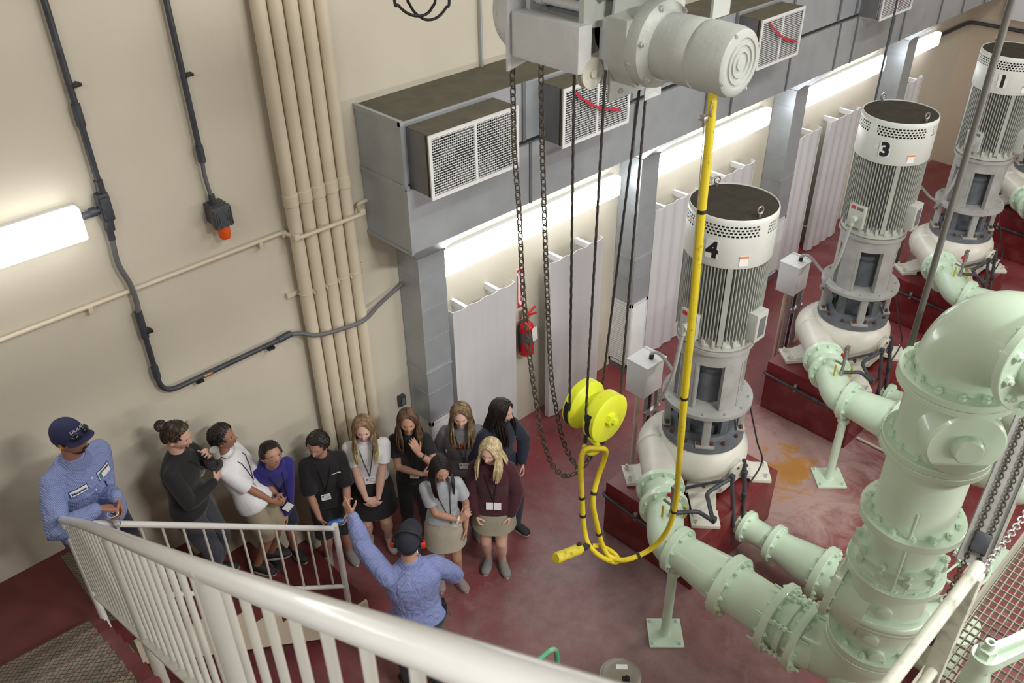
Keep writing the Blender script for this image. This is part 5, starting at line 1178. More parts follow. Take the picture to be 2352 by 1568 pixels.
def tufts(g, c, R, hh, n=260, front=42, side=88, back=112, ln=0.32, seed=3, rad=0.0065, out=0.05):
    r_ = random.Random(seed)
    for i in range(n):
        ph = r_.uniform(0, 360); a = abs((ph + 180) % 360 - 180)
        tmx = front + (side - front) * sstep(38, 78, a) + (back - side) * sstep(100, 160, a)
        th = tmx * math.sqrt(r_.uniform(0.02, 0.8)); pts = []; dphi = r_.uniform(-18, 18)
        for k in range(4):
            t2 = math.radians(min(th + ln * 100 * k / 3, tmx + 8)); p2 = math.radians(ph + dphi * k / 3); s = out * (0.75 + 0.35 * math.sin(k * 1.2)) * r_.uniform(0.9, 1.15)
            x = math.sin(t2) * math.sin(p2) * (0.335 + s); y = math.sin(t2) * math.cos(p2) * (0.415 + s); z = math.cos(t2) * (0.5 + s)
            low = sstep(-0.02, -0.46, z); x *= 1 - 0.3 * low
            if y < 0: y *= 1 - 0.35 * low
            pts.append(c + R @ V((x * hh, y * hh, z * hh)))
        g.tube(pts, [rad * 0.7, rad, rad * 0.9, rad * 0.3], 5)
def long_hair(g, c, R, hh, drop, n=240, seed=5, rad=0.0075, wav=0.008, part_x=0.03, front_back=0.0, flare=0.02, gt=None, tipfrac=0.5, chest=0.10):
    """strands from a parting, over the skull and hanging down in front of and behind the shoulders"""
    r_ = random.Random(seed)
    for i in range(n):
        side = -1 if r_.random() < 0.5 else 1
        pe = r_.uniform(56, 180); u = (pe - 56) / 124; al = math.radians(-44 + 118 * u ** 0.9)
        pts = []; s = 0.030 + r_.uniform(0, 0.045); w = r_.uniform(0, 6.28)
        d0 = V((side * 0.008 + part_x, -math.sin(al), math.cos(al))).normalized(); th = math.radians(103); ph = math.radians(side * pe)
        d1 = V((math.sin(th) * math.sin(ph), math.sin(th) * math.cos(ph), math.cos(th))); dm = V((side * 0.62, d0.y * 0.75 + d1.y * 0.25, 0.55)).normalized()
        for k in range(8):
            t = k / 7; q = (d0 * (1 - t) ** 2 + dm * (2 * t * (1 - t)) * 1.15 + d1 * t * t).normalized()
            pts.append(c + R @ V((q.x * (0.335 + s) * hh, q.y * (0.415 + s) * hh, q.z * (0.5 + s) * hh)))
        fw = R @ V((0, 1, 0)); fw = V((fw.x, fw.y, 0)).normalized(); rt = V((fw.y, -fw.x, 0))
        p = pts[-1].copy(); ln = drop * r_.uniform(0.8, 1.06) ; steps = 7
        out = (p - c); out = V((out.x, out.y, 0)); out = out.normalized() if out.length > 1e-5 else fw
        goes_front = pe < 100 + front_back
        base = len(pts)
        for k in range(1, steps + 1):
            q = k / steps; dv = V((0, 0, -ln / steps)) + out * (flare / steps) * (1.6 if q < 0.6 else 0.2)
            if goes_front: dv += fw * (chest / steps) * (1 if q < 0.7 else 0.3) - rt * (side * 0.02 / steps)
            else: dv -= fw * (0.05 / steps)
            dv += rt * (wav * math.sin(w + q * 5.0)) * 0.5 + fw * (wav * math.cos(w * 1.7 + q * 4.2)) * 0.4
            p = p + dv; pts.append(p.copy())
        m = len(pts); rr = [rad * (0.75 if k < 2 else (1.0 - 0.6 * max(0, (k - base) / steps) ** 1.5)) for k in range(m)]
        if gt is not None:
            cut = int(base + steps * tipfrac); g.tube(pts[:cut + 1], rr[:cut + 1], 5); gt.tube(pts[cut:], rr[cut:], 5)
        else: g.tube(pts, rr, 5)

def shoe(par, ankle, toe_dir, L, m, sole=True, sockm=None, laces=False, h=0.075, lace_m=None):
    f = V((toe_dir[0], toe_dir[1], 0)).normalized(); s = V((f.y, -f.x, 0)); b = V((ankle.x, ankle.y, 0)); gz = ankle.z - 0.0
    g = G(); rings = []
    for t, w, hz in ((-0.30, .020, .056), (-0.28, .034, .076), (-0.15, .041, h + .008), (0.0, .043, h + .014), (0.12, .044, h + .006), (0.28, .046, .068), (0.45, .048, .056), (0.60, .045, .047), (0.69, .031, .036), (0.715, .010, .026)):
        c = b + f * (L * t) + V((0, 0, 0.012)); n = 18; rg = []
        for j in range(n):
            a = 2 * PI * j / n; rg.append(c + s * (w * L / 0.25 * math.cos(a)) + V((0, 0, max(0.0, hz * (0.42 + 0.58 * math.sin(a)) if math.sin(a) > -0.7 else 0.0))))
        rings.append(rg)
    g.loft(rings); o = g.build('shoe', m, par, ang=60)
    if sole:
        g = G(); rings = []
        for z in (0.0, 0.022):
            rg = []
            for j in range(28):
                a = 2 * PI * j / 28; y = math.sin(a); rg.append(b + f * (L * (0.205 + 0.515 * y)) + s * ((0.043 + 0.006 * (y > 0) * y) * L / 0.25 * math.cos(a)) + V((0, 0, z)))
            rings.append(rg)
        g.loft(rings); g.build('sole', MSOLE, o)
    if laces:
        g = G()
        for k in range(4):
            t = 0.10 + 0.075 * k; z = 0.012 + (h - 0.012) * (1 - t * 1.15) + 0.012
            g.tube([b + f * (L * t) + s * 0.022 + V((0, 0, z - 0.003)), b + f * (L * (t + .03)) + V((0, 0, z + 0.006)), b + f * (L * (t + .06)) - s * 0.022 + V((0, 0, z - 0.003))], 0.0035, 6)
            g.tube([b + f * (L * t) - s * 0.022 + V((0, 0, z - 0.003)), b + f * (L * (t + .03)) + V((0, 0, z + 0.006)), b + f * (L * (t + .06)) + s * 0.022 + V((0, 0, z - 0.003))], 0.0035, 6)
        g.build('laces', lace_m or MPAPER, o)
    if sockm:
        G().cyl(b + V((0, 0, 0.05)), b + V((0, 0, 0.125)), 0.036, 0.036, 16).build('sock', sockm, o)

def decal(verts_grid, bvh, d, off=0.002):
    out = []
    for p in verts_grid:
        hit = bvh.ray_cast(p, d)
        out.append((hit[0] - d * off) if hit[0] is not None else p + d * 0.1)
    return out
def person(label, H, loc, face, lean=(0.0, 0.0), pel=(0.0, 0.0), head=(0, 0, 0), nod=0.0, arms=None, legs=None, sk=SK_L, girth=1.0, top=None, bottom=None, shoes=None, hair=None, brow=None, lip=None, plugs=True, closed=0.0, beard=0.0, group=None, shrug=0.0, name='person', vox=0.0046, hs=6.75):
    """stands at loc facing the compass angle `face`; local axes: x right, y forward, z up. lean = neck offset, pel = hip offset"""
    rz_ = math.radians(face - 90); t = thing(name, label, 'person', loc, rz_, group)
    hh = H / hs; body = G(); w = girth; X = V((1, 0, 0)); Zv = V((0, 0, 1))
    Pp = V((pel[0], pel[1], 0.515 * H)); Nk = V((lean[0], lean[1], (0.835 * H) - 0.35 * (math.hypot(lean[0] - pel[0], lean[1] - pel[1])) ** 2 / 0.5))
    Cm = Pp.lerp(Nk, 0.5) + V((0, -0.012, 0))
    def spine(q): return Pp * (1 - q) ** 2 + (Cm * 2 - (Pp + Nk) * 0.5) * (2 * q * (1 - q)) + Nk * q * q
    def sframe(q):
        d = (spine(min(q + 0.03, 1.0)) - spine(max(q - 0.03, 0.0))).normalized(); y = d.cross(X).normalized(); return X, y, d
    TR = [(-0.14, .070, .052), (-0.05, .092, .066), (0.05, .096, .067), (0.14, .090, .063), (0.30, .078, .056), (0.46, .083, .060), (0.62, .093, .066), (0.76, .094, .064), (0.87, .078, .054), (0.95, .052, .043), (1.0, .042, .037)]
    def torso(g, q0, q1, d, flare=0.0, wide=1.0):
        rs = []
        qs = [q0] + [q for q, _, _ in TR if q0 < q < q1] + [q1]
        for q in qs:
            for a_, b_ in zip(TR[:-1], TR[1:]):
                if a_[0] <= q <= b_[0] + 1e-6: k = (q - a_[0]) / (b_[0] - a_[0]); rx = a_[1] + (b_[1] - a_[1]) * k; ry = a_[2] + (b_[2] - a_[2]) * k; break
            else: rx, ry = TR[0][1], TR[0][2]
            x, y, _d = sframe(max(q, 0.0)); c = spine(q) if q >= 0 else Pp + (Pp - spine(0.05)) * (-q / 0.05)
            ex_ = flare * max(0, (0.35 - q) / 0.5); n = 28; rg = []
            for j in range(n):
                a = 2 * PI * j / n; ca, sa = math.cos(a), math.sin(a); pw = 0.86
                rg.append(c + x * ((rx * H * w * wide + d + ex_) * math.copysign(abs(ca) ** pw, ca)) + y * ((ry * H * w + d + ex_) * math.copysign(abs(sa) ** pw, sa)))
            rs.append(rg)
        g.loft(rs)
    torso(body, -0.14, 1.0, -0.004)
    x_, y_, d_ = sframe(1.0)
    RH = Matrix.Rotation(math.radians(head[0]), 3, 'Z') @ Matrix.Rotation(math.radians(head[1]), 3, 'X') @ Matrix.Rotation(math.radians(head[2]), 3, 'Y')
    hc = Nk + d_ * (0.035 * H) + V((0, 0, 0.06 * H)) + RH @ V((0, 0.10 * hh, 0.02 * hh)) + V((0, nod, 0))
    limb(body, [Nk - d_ * 0.03 * H, Nk + d_ * 0.02 * H, hc + RH @ V((0, -0.08 * hh, -0.25 * hh))], [.036 * H * w, .032 * H * w ** 0.5, .030 * H * w ** 0.5], 18)
    head_shape(body, hc, RH, hh, beard)
    SHO = {}; ARM = {}
    for nm, sx in (('R', 1), ('L', -1)):
        q = 0.88; c = spine(q); S_ = c + X * (sx * 0.093 * H * (0.45 + 0.55 * w)) + sframe(q)[2] * (-0.010 * H + shrug); SHO[nm] = S_
        a = (arms or {}).get(nm, {}); ua, fa = 0.172 * H, 0.148 * H
        T = a.get('to', V((sx * 0.135 * H, 0.04 * H, 0.50 * H)))
        T = V(T)
        if a.get('world'): T = Matrix.Rotation(-rz_, 3, 'Z') @ (T - V(loc))
        E_, T = ik(S_, T, ua, fa, a.get('pole', (sx * 0.6, -1, -0.3))); ARM[nm] = (S_, E_, T)
        limb(body, [S_, S_.lerp(E_, 0.45), E_], [.030 * H * w, .0275 * H * w, .0225 * H * w], 16)
        limb(body, [E_, E_.lerp(T, 0.3), T], [.0225 * H * w, .0235 * H * w, .0155 * H], 16)
        hd = a.get('dir'); hd = V(hd) if hd else (T - E_).normalized() + V((0, 0, -0.1))
        hand(body, T + hd.normalized() * 0.012, hd, a.get('n', (-sx * 0.9, 0.1, -0.1)), 1 if (sx > 0) == (not a.get('flip', False)) else -1, H / 1.68, a.get('curl', 0.55), a.get('point', False))
    LEG = {}
    for nm, sx in (('R', 1), ('L', -1)):
        l = (legs or {}).get(nm, {}); hip = Pp + V((sx * 0.049 * H * w, 0, -0.012 * H)); F = V(l.get('to', (sx * 0.062 * H, 0.0, 0.0))); A = V((F.x, F.y, F.z + 0.05 * H))
        K, A2 = ik(hip, A, 0.245 * H, 0.232 * H, l.get('pole', (0, 1, 0))); LEG[nm] = (hip, K, A2, F)
        limb(body, [hip, hip.lerp(K, 0.4), K], [.056 * H * w, .048 * H * w, .034 * H * w], 18)
        limb(body, [K, K.lerp(A2, 0.3), K.lerp(A2, 0.75), A2], [.034 * H * w, .0345 * H * w, .024 * H, .022 * H], 16)
        td = V(l.get('toe', (sx * 0.25, 1, 0))).normalized(); limb(body, [V((A2.x, A2.y, A2.z - 0.012 * H)), V((A2.x, A2.y, F.z + 0.024 * H)) + td * 0.04 * H, V((A2.x, A2.y, F.z + 0.016 * H)) + td * 0.08 * H], [.019 * H, .013 * H, .008 * H], 12)
    me = smooth_mesh(body, vox, 3); bo = meshpart(me, 'body', sk, t)
    face_parts(t, hc, RH, hh, brow or MBROW, lip or MLIP, plugs, closed)
    info = dict(t=t, hc=hc, RH=RH, hh=hh, arm=ARM, leg=LEG, spine=spine, Pp=Pp, Nk=Nk, H=H, sframe=sframe)
    # bottoms
    if bottom:
        kind, m = bottom[0], bottom[1]; g = G()
        if kind in ('pants', 'shorts'):
            fr = bottom[2] if len(bottom) > 2 else 1.0; torso(g, -0.14, 0.16, 0.010)
            for nm in ('R', 'L'):
                hip, K, A2, F = LEG[nm]; e = 0.012
                if kind == 'pants': limb(g, [hip, hip.lerp(K, 0.4), K, K.lerp(A2, 0.4), V((A2.x, A2.y, A2.z + 0.0))], [.058 * H * w + e, .050 * H * w + e, .037 * H * w + e, .036 * H * w + e, .030 * H + e], 18)
                else:
                    p = hip.lerp(K, fr); g.tube([hip, hip.lerp(K, 0.35), p], [.060 * H * w + e, .056 * H * w + e + 0.004, .050 * H * w + e + 0.008], 20)
            me = smooth_mesh(g, 0.008, 5); meshpart(me, 'trousers' if kind == 'pants' else 'shorts', m, t)
        elif kind == 'skirt':
            zh = bottom[2] * H; fl = bottom[3] if len(bottom) > 3 else 0.03; rs = []
            mid = (LEG['R'][1] + LEG['L'][1]) * 0.5
            for k in range(9):
                q = k / 8; z = Pp.z + 0.075 * H + (zh - Pp.z - 0.075 * H) * q; c = V((Pp.x, Pp.y, z)).lerp(V((mid.x, mid.y - 0.01, z)), max(0, q - 0.3) * 0.6)
                rx = (0.088 + 0.018 * sstep(0, 0.45, q)) * H * w + 0.008 + fl * q; ry = (0.062 + 0.016 * sstep(0, 0.45, q)) * H * w + 0.008 + fl * q
                rs.append([c + V(((rx + 0.004 * math.sin(5 * a + q * 3) * q) * math.cos(a), (ry + 0.004 * math.sin(7 * a) * q) * math.sin(a), 0)) for a in [2 * PI * j / 36 for j in range(36)]])
            rs.append([V((p.x * 0.96 + 0.04 * mid.x, p.y * 0.96 + 0.04 * mid.y, p.z + 0.004)) for p in rs[-1]])
            g.loft(rs); g.build('skirt', m, t, ang=60)
    # top
    if top:
        m = top['m']; g = G(); d = top.get('d', 0.012); torso(g, top.get('hem', -0.03), top.get('neck', 0.985), d, top.get('flare', 0.015), top.get('wide', 1.0))
        for nm in ('R', 'L'):
            S_, E_, T = ARM[nm]; e = top.get('slack', 0.012); fr = top.get('sleeve', 2.0)
            if fr <= 1.0:
                p = S_.lerp(E_, fr); g.ell(S_, .031 * H * w + e * 0.7, nu=18, nv=10); g.tube([S_, S_.lerp(E_, fr * 0.5), p], [.031 * H * w + e * 0.7, .030 * H * w + e + 0.002, .028 * H * w + e + 0.006], 20)
            else:
                p = E_.lerp(T, min(fr - 1, 0.97)); limb(g, [S_, S_.lerp(E_, 0.45), E_, E_.lerp(p, 0.4), p], [.031 * H * w + e * 0.75, .030 * H * w + e, .0265 * H * w + e, .0265 * H * w + e, .020 * H + e * 0.7], 18)
        limb(g, [Nk - d_ * 0.045 * H, Nk - d_ * 0.010 * H], [.050 * H * w, .0405 * H * w + 0.002], 18)
        for sx, nm in ((1, 'R'), (-1, 'L')): limb(g, [Nk - d_ * 0.035 * H, ARM[nm][0] + V((0, 0, 0.004 * H))], [.036 * H * w + 0.004, .029 * H * w + d * 0.6], 14)
        if top.get('hood'):
            c = Nk + V((0, -0.055, 0.0)); g.tube([c + V((0.085 * math.sin(a), 0.085 * (1 - math.cos(a)) * 0.9 - 0.03, 0.02 * math.cos(a))) for a in [2 * PI * k / 18 for k in range(18)]], 0.026, 10, closed=True); g.ell(c + V((0, -0.05, -0.05)), (0.10, 0.04, 0.09))
        if top.get('collar'):
            c = Nk + V((0, 0, 0.010)); g2 = G(); rs = []
            for rr_, zz in ((0.053 * w, 0.022), (0.076 * w, -0.022), (0.070 * w, -0.030), (0.047 * w, 0.014)):
                rs.append([c + V((rr_ * H / 1.7 * 1.12 * math.cos(a), rr_ * H / 1.7 * 1.18 * math.sin(a) + 0.004, zz - 0.02 * max(0, math.sin(a)))) for a in [2 * PI * j / 30 for j in range(30)]])
            g2.loft(rs, closed=True); g2.build('collar', m, t, ang=60)
        me = smooth_mesh(g, top.get('vox', 0.0075), top.get('it', 4))
        vs = [v.co.copy() for v in me.vertices]; fs = [list(p.vertices) for p in me.polygons]; info['bvh'] = BVHTree.FromPolygons(vs, fs)
        o = meshpart(me, top.get('name', 'shirt'), m, t); info['top'] = o
    if shoes:
        for nm in ('R', 'L'):
            l = (legs or {}).get(nm, {}); F = LEG[nm][3]; A2 = LEG[nm][2]; td = l.get('toe', ((1 if nm == 'R' else -1) * 0.25, 1, 0))
            shoe_par = t; k = dict(shoes); mm = k.pop('m'); L_ = k.pop('L', 0.152 * H); b4 = len(bpy.data.objects)
            before = set(t.children); shoe(t, V((A2.x, A2.y, 0)), td, L_, mm, **k)
            for o in set(t.children) - before: o.location.z += F.z
    if hair: hair(info)
    return info
def lanyard(info, badge_z, side=0.0, w=0.085, h=0.06, tilt=0.0, two=False, lines=True, mcord=None, y_extra=0.012):
    """neck cord and card, resting on the chest"""
    t, Nk, H, bvh = info['t'], info['Nk'], info['H'], info['bvh']
    def proj(x, z, off):
        r = bvh.ray_cast(V((x, 0.8, z)), V((0, -1, 0))); return V((x, (r[0].y if r[0] else 0.1) + off, z))
    for sx in (-1, 1):
        pts = [Nk + V((sx * 0.02, -0.055, 0.012)), Nk + V((sx * 0.062, -0.02, 0.012))]
        for q in (0.12, 0.3, 0.5, 0.75, 1.0): z = Nk.z - 0.02 + (badge_z + h * 0.55 - Nk.z + 0.02) * q; pts.append(proj(Nk.x + sx * 0.062 * (1 - q) + (side - Nk.x * 0) * q, z, 0.006))
        if sx == -1: c0 = G()
        c0.tube(spline(pts, 4), 0.0032, 6)
    c0.build('lanyard', mcord or MBLACK, t)
    c = proj(side, badge_z, y_extra); up = (proj(side, badge_z + 0.04, 0) - proj(side, badge_z - 0.04, 0)).normalized(); xx = V((1, 0, 0)); nn = xx.cross(up).normalized()
    RT = Matrix((xx, nn, up)).transposed() @ Matrix.Rotation(math.radians(tilt), 3, 'Y')
    b = G().box(c, (w, 0.003, h), RT).build('badge', MPAPER, t)
    sg_ = -1 if nn.y > 0 else 1
    nf = RT @ V((0, 1 if (RT @ V((0, 1, 0))).y > 0 else -1, 0))
    if lines:
        g = G(); g.box(c + nf * 0.002 + RT @ V((w * 0.3, 0, h * 0.18)), (w * 0.2, 0.001, h * 0.3), RT)
        for k in range(3): g.box(c + nf * 0.002 + RT @ V((-w * 0.12, 0, h * (0.26 - 0.22 * k))), (w * 0.5, 0.001, h * 0.05), RT)
        g.build('badge_print', mat('badge_ink', (0.15, 0.15, 0.22), 0.6) if 'badge_ink' not in bpy.data.materials else bpy.data.materials['badge_ink'], b)
    if two:
        G().box(c + nf * 0.001, (0.006, 0.004, h * 1.1), RT).build('badge_clip', MBLACK, b)
    return c
def put(info, p): return info['t'].matrix_basis @ V(p)
def wloc(info, p): 
    t = info['t']; return V(t.location) + Matrix.Rotation(t.rotation_euler.z, 3, 'Z') @ V(p)

def short_hair(i, m, front=42, side=82, back=112, vol=0.06, seed=1, rad=0.006, ln=0.34, n=300):
    g = G(); hair_cap(g, i['hc'], i['RH'], i['hh'], front, side, back, vol, 0.05, seed=seed); tufts(g, i['hc'], i['RH'], i['hh'], n, front, side, back, ln, seed, rad, vol * 0.95); g.build('hair', m, i['t'])
def long_hair_part(i, m, drop, seed, m2=None, tip=0.5, front=46, **k):
    g = G(); gt = G() if m2 else None
    hair_cap(g, i['hc'], i['RH'], i['hh'], front, 96, 118, 0.035, 0.02, seed=seed); long_hair(g, i['hc'], i['RH'], i['hh'], drop, seed=seed, gt=gt, tipfrac=tip, **k)
    o = g.build('hair', m, i['t'])
    if m2: gt.build('hair_ends', m2, o)
C_BLUE = stripes('blue_pinstripe_shirt', (0.16, 0.21, 0.46), (0.30, 0.36, 0.60), 110, 'X', 0.42)
C_BLUE2 = stripes('blue_pinstripe_shirt_back', (0.17, 0.21, 0.46), (0.27, 0.32, 0.58), 120, 'X', 0.45)
for m_ in (C_BLUE, C_BLUE2):
    nt = m_.node_tree; n2 = nt.nodes.new('ShaderNodeTexNoise'); n2.inputs['Scale'].default_value = 9; n2.inputs['Detail'].default_value = 2; n2.inputs['Distortion'].default_value = 1.2
    bp = nt.nodes.new('ShaderNodeBump'); bp.inputs['Strength'].default_value = 0.55; bp.inputs['Distance'].default_value = 0.05
    nt.links.new(n2.outputs['Fac'], bp.inputs['Height']); nt.links.new(bp.outputs['Normal'], nt.nodes['Principled BSDF'].inputs['Normal'])
C_BLK = cloth('black_cloth', (0.012, 0.012, 0.014)); C_WHT = cloth('white_cotton', (0.76, 0.77, 0.80), bump=0.6, bs=12); C_ROYAL = cloth('royal_blue_fleece', (0.022, 0.018, 0.19), bump=0.6, bs=12)
C_GREY = cloth('grey_marl', (0.17, 0.175, 0.19), bump=0.5, bs=14); C_NAVY = cloth('navy_cloth', (0.012, 0.016, 0.035)); C_MAR = cloth('maroon_fleece', (0.055, 0.009, 0.017), bump=0.6, bs=14); C_PALE = cloth('pale_grey_tee', (0.40, 0.43, 0.47), bump=0.6, bs=13)
C_KHA = cloth('khaki_twill', (0.33, 0.28, 0.20), bump=0.4, bs=16); C_KHS = cloth('stone_skirt', (0.40, 0.36, 0.29), bump=0.4, bs=16); C_SAGE = cloth('sage_skirt', (0.32, 0.30, 0.225), bump=0.3); C_DENIM = cloth('dark_denim', (0.025, 0.030, 0.05)); C_CHAR = cloth('charcoal_trousers', (0.04, 0.045, 0.06))
S_BLK = mat('black_canvas_shoe', (0.02, 0.02, 0.022), 0.7); S_GRY = mat('grey_suede_shoe', (0.22, 0.22, 0.22), 0.8); S_MAU = mat('mauve_canvas_shoe', (0.30, 0.235, 0.235), 0.8); S_WHT = mat('white_shoe', (0.5, 0.5, 0.5), 0.6)
CAPN = mat('navy_cap', (0.022, 0.024, 0.085), 0.85, var=0.1); CAPD = mat('dark_cap', (0.020, 0.022, 0.036), 0.9, var=0.15)
SUNG = mat('dark_lens', (0.01, 0.012, 0.02), 0.08); GOLD = mat('gold_wire', (0.55, 0.38, 0.12), 0.3, 0.8)
EARM = mat('earmuff_red', (0.62, 0.02, 0.012), 0.28)

def cap_on(info, m, brim_len=0.36, brim_w=0.31, tilt=-6):
    c, R, hh, t = info['hc'], info['RH'], info['hh'], info['t']
    R2 = R @ Matrix.Rotation(math.radians(tilt), 3, 'X'); g = G(); n = 40; rs = []
    for k in range(9):
        q = k / 8; th = math.radians(4 + 84 * q); rs.append([c + R2 @ V(((0.375 * hh) * math.sin(th) ** 0.8 * math.sin(a), (0.455 * hh) * math.sin(th) ** 0.8 * math.cos(a) - 0.01 * hh, 0.07 * hh + 0.50 * hh * math.cos(th))) for a in [2 * PI * j / n for j in range(n)]])
    rs += [[p.lerp(c + R2 @ V((0, 0, 0.1 * hh)), 0.04) for p in rs[-1]]]
    g.loft(rs); g.ell(c + R2 @ V((0, -0.01 * hh, 0.575 * hh)), (0.03 * hh, 0.03 * hh, 0.015 * hh)); o = g.build('cap', m, t, ang=60)
    g = G(); rs = []
    for q in (0, 0.25, 0.5, 0.75, 1.0):
        row = []
        for j in range(15):
            a = math.radians(-70 + 140 * j / 14); x = 0.37 * math.sin(a); y0 = 0.43 * math.cos(a); y1 = y0 + brim_len * math.cos(a * 0.8) ** 0.7
            row.append(c + R2 @ V((x * (1 + 0.06 * q) * hh, (y0 + (y1 - y0) * q) * hh, (0.095 - 0.10 * q * 0.4 - 0.35 * x * x * (0.4 + q)) * hh)))
        rs.append(row + [p + R2 @ V((0, 0, -0.012 * hh)) for p in reversed(row)])
    g.loft(rs); g.build('brim', m, o, ang=60); info['R2'] = R2; info['cap'] = o
    return o
def cap_hair(info, m, seed=1): g = G(); hair_cap(g, info['hc'], info['RH'], info['hh'], 60, 92, 118, 0.018, 0.03, seed=seed); g.build('hair', m, info['t'])

# --- man leaning on the rail corner
MANLOC = (0.875, -0.665, 1.339)
man = person('man in navy cap and blue pinstriped shirt leaning on the railing corner at left', 1.76, MANLOC, 287, lean=(0.0, 0.06), pel=(0.0, 0.0), head=(14, 5, 0), hs=7.1, sk=SK_D, girth=1.17, lip=MLIPD,
    arms={'R': dict(to=(0.865, -1.0, 2.575), world=True, pole=(1.0, -0.2, -0.5), n=(-0.3, 0.2, -0.9), dir=(-0.85, 0.35, -0.4), curl=0.8), 'L': dict(to=(1.0, -0.965, 2.56), world=True, pole=(-0.35, -1.0, -0.1), n=(0.9, -0.1, 0.0), dir=(0.20, 0.35, -0.85), curl=0.9)},
    legs={'R': dict(to=(0.13, 0.0, 0.0)), 'L': dict(to=(-0.13, 0.05, 0.0))}, top=dict(m=C_BLUE, d=0.020, hem=-0.10, flare=0.03, slack=0.017, sleeve=1.93, collar=True), bottom=('pants', C_NAVY), shoes=dict(m=S_BLK),
    hair=lambda i: cap_hair(i, H_BLACK), beard=0.0)
cap_on(man, CAPN, 0.27, tilt=4)
def face_shell(info, m, z0, z1, amax, off, name):
    """thin beard shell around the jaw"""
    c, R, hh = info['hc'], info['RH'], info['hh']; g = G(); rs = []
    for k in range(8):
        z = z0 + (z1 - z0) * k / 7; low = sstep(-0.02, -0.46, z); th = math.sqrt(max(0.0, 1 - (z / 0.5) ** 2)); row = []
        for j in range(17):
            a = math.radians(-amax + 2 * amax * j / 16); x = th * math.sin(a) * (0.335 + off) * (1 - 0.36 * low); y = th * math.cos(a) * (0.415 + off) * (1 - 0.10 * low) + 0.035 * sstep(-0.30, -0.45, z) * th * math.cos(a) + 0.03 * math.exp(-(x / 0.09) ** 2 - ((z + 0.43) / 0.06) ** 2) + 0.006
            row.append(c + R @ V((x * hh, y * hh, z * hh)))
        rs.append(row + [c + (p - c) * 0.93 for p in reversed(row)])
    g.loft(rs); g.build(name, m, info['t'])
face_shell(man, H_BLACK, -0.47, -0.345, 88, 0.012, 'beard')
g = G(); g.tube([man['hc'] + man['RH'] @ V((x * man['hh'], (0.385 - 0.5 * x * x) * man['hh'], (-0.235 - 0.8 * x * x) * man['hh'])) for x in (-0.12, -0.06, 0, 0.06, 0.12)], [0.003, 0.006, 0.006, 0.006, 0.003], 8); g.build('moustache', H_BLACK, man['t'])
c, R2, hh = man['hc'], man['R2'], man['hh']
g = G(); row = []
for sx in (-1, 1):
    g.ell(c + R2 @ V((sx * 0.17 * hh, 0.445 * hh, 0.19 * hh)), (0.14 * hh, 0.05 * hh, 0.085 * hh), R2 @ Matrix.Rotation(sx * -0.45, 3, 'Z') @ Matrix.Rotation(0.5, 3, 'X'), 16, 10)
    g.tube([c + R2 @ V((sx * 0.29 * hh, 0.385 * hh, 0.21 * hh)), c + R2 @ V((sx * 0.388 * hh, 0.12 * hh, 0.14 * hh)), c + R2 @ V((sx * 0.375 * hh, -0.15 * hh, 0.10 * hh))], 0.003, 6)
g.build('sunglasses', SUNG, man['t'])
gg = G(); gg.text('LEUCADIA', (0, 0, 0), (1, 0, 0), (0, 1, 0), 0.030, 0.0005)
vs = []
for p in gg.v:
    a = -p[0] / (0.455 * hh); vs.append(c + R2 @ V((math.sin(a) * 0.40 * hh * 0.97, math.cos(a) * 0.468 * hh * 0.97, 0.335 * hh + p[1] * 0.9 + 0.0)))
gt = G(); gt.add([V(p) + (V(p) - c).normalized() * 0.006 for p in vs], gg.f); gt.build('cap_lettering', MPAPER, man['cap'], flat=True)
def patch(info, x, z, w, h, rot, m, name, off, par=None, nx=9, nz=6, sh=None):
    """flat sewn patch following the chest"""
    ca, sa = math.cos(rot), math.sin(rot); d = V((0, -1, -0.15)).normalized(); pts = []
    for i in range(nz):
        for j in range(nx):
            u = w * (j / (nx - 1) - 0.5); v = h * (i / (nz - 1) - 0.5); k = 1.0
            pts.append(V((x + u * ca - v * sa, 1.0, z + u * sa + v * ca + 0.15)))
    P = decal(pts, info['bvh'], d, off); Q = [p + d * 0.004 for p in P]; n = len(P); fs = []
    for i in range(nz - 1):
        for j in range(nx - 1):
            a = i * nx + j; fs.append((a, a + 1, a + nx + 1, a + nx)); fs.append((n + a, n + a + nx, n + a + nx + 1, n + a + 1))
    bl = [j for j in range(nx)] + [i * nx + nx - 1 for i in range(1, nz)] + [(nz - 1) * nx + j for j in range(nx - 2, -1, -1)] + [i * nx for i in range(nz - 2, 0, -1)]
    for k in range(len(bl)): a, b = bl[k], bl[(k + 1) % len(bl)]; fs.append((a, b, n + b, n + a))
    return G().add(P + Q, fs).build(name, m, par or info['t'])
def text_on(info, txt, x, z, size, rot, m, name, par=None, off=0.005, bold=0.001):
    g = G(); g.text(txt, (0, 0, 0), (1, 0, 0), (0, 1, 0), size, bold, ext=0.0); ca, sa = math.cos(rot), math.sin(rot); d = V((0, -1, -0.15)).normalized()
    P = decal([V((x - (p[0] * ca - p[1] * sa) * -1 if False else x + (-p[0]) * ca - p[1] * sa, 1.0, z + (-p[0]) * sa + p[1] * ca + 0.15)) for p in g.v], info['bvh'], d, off)
    return G().add(P, g.f).build(name, m, par or info['t'], flat=True)
MINK = mat('navy_ink', (0.02, 0.03, 0.13), 0.6); MTEALP = mat('patch_teal', (0.05, 0.20, 0.25), 0.6)
zc = man['spine'](0.68).z
nb = patch(man, 0.10, zc, 0.115, 0.050, 0.0, MINK, 'name_patch', 0.003); patch(man, 0.10, zc, 0.105, 0.041, 0, MPAPER, 'patch_field', 0.0045, nb)
text_on(man, 'Mauricio', 0.10, zc, 0.026, 0, MINK, 'patch_lettering', nb, 0.0065)
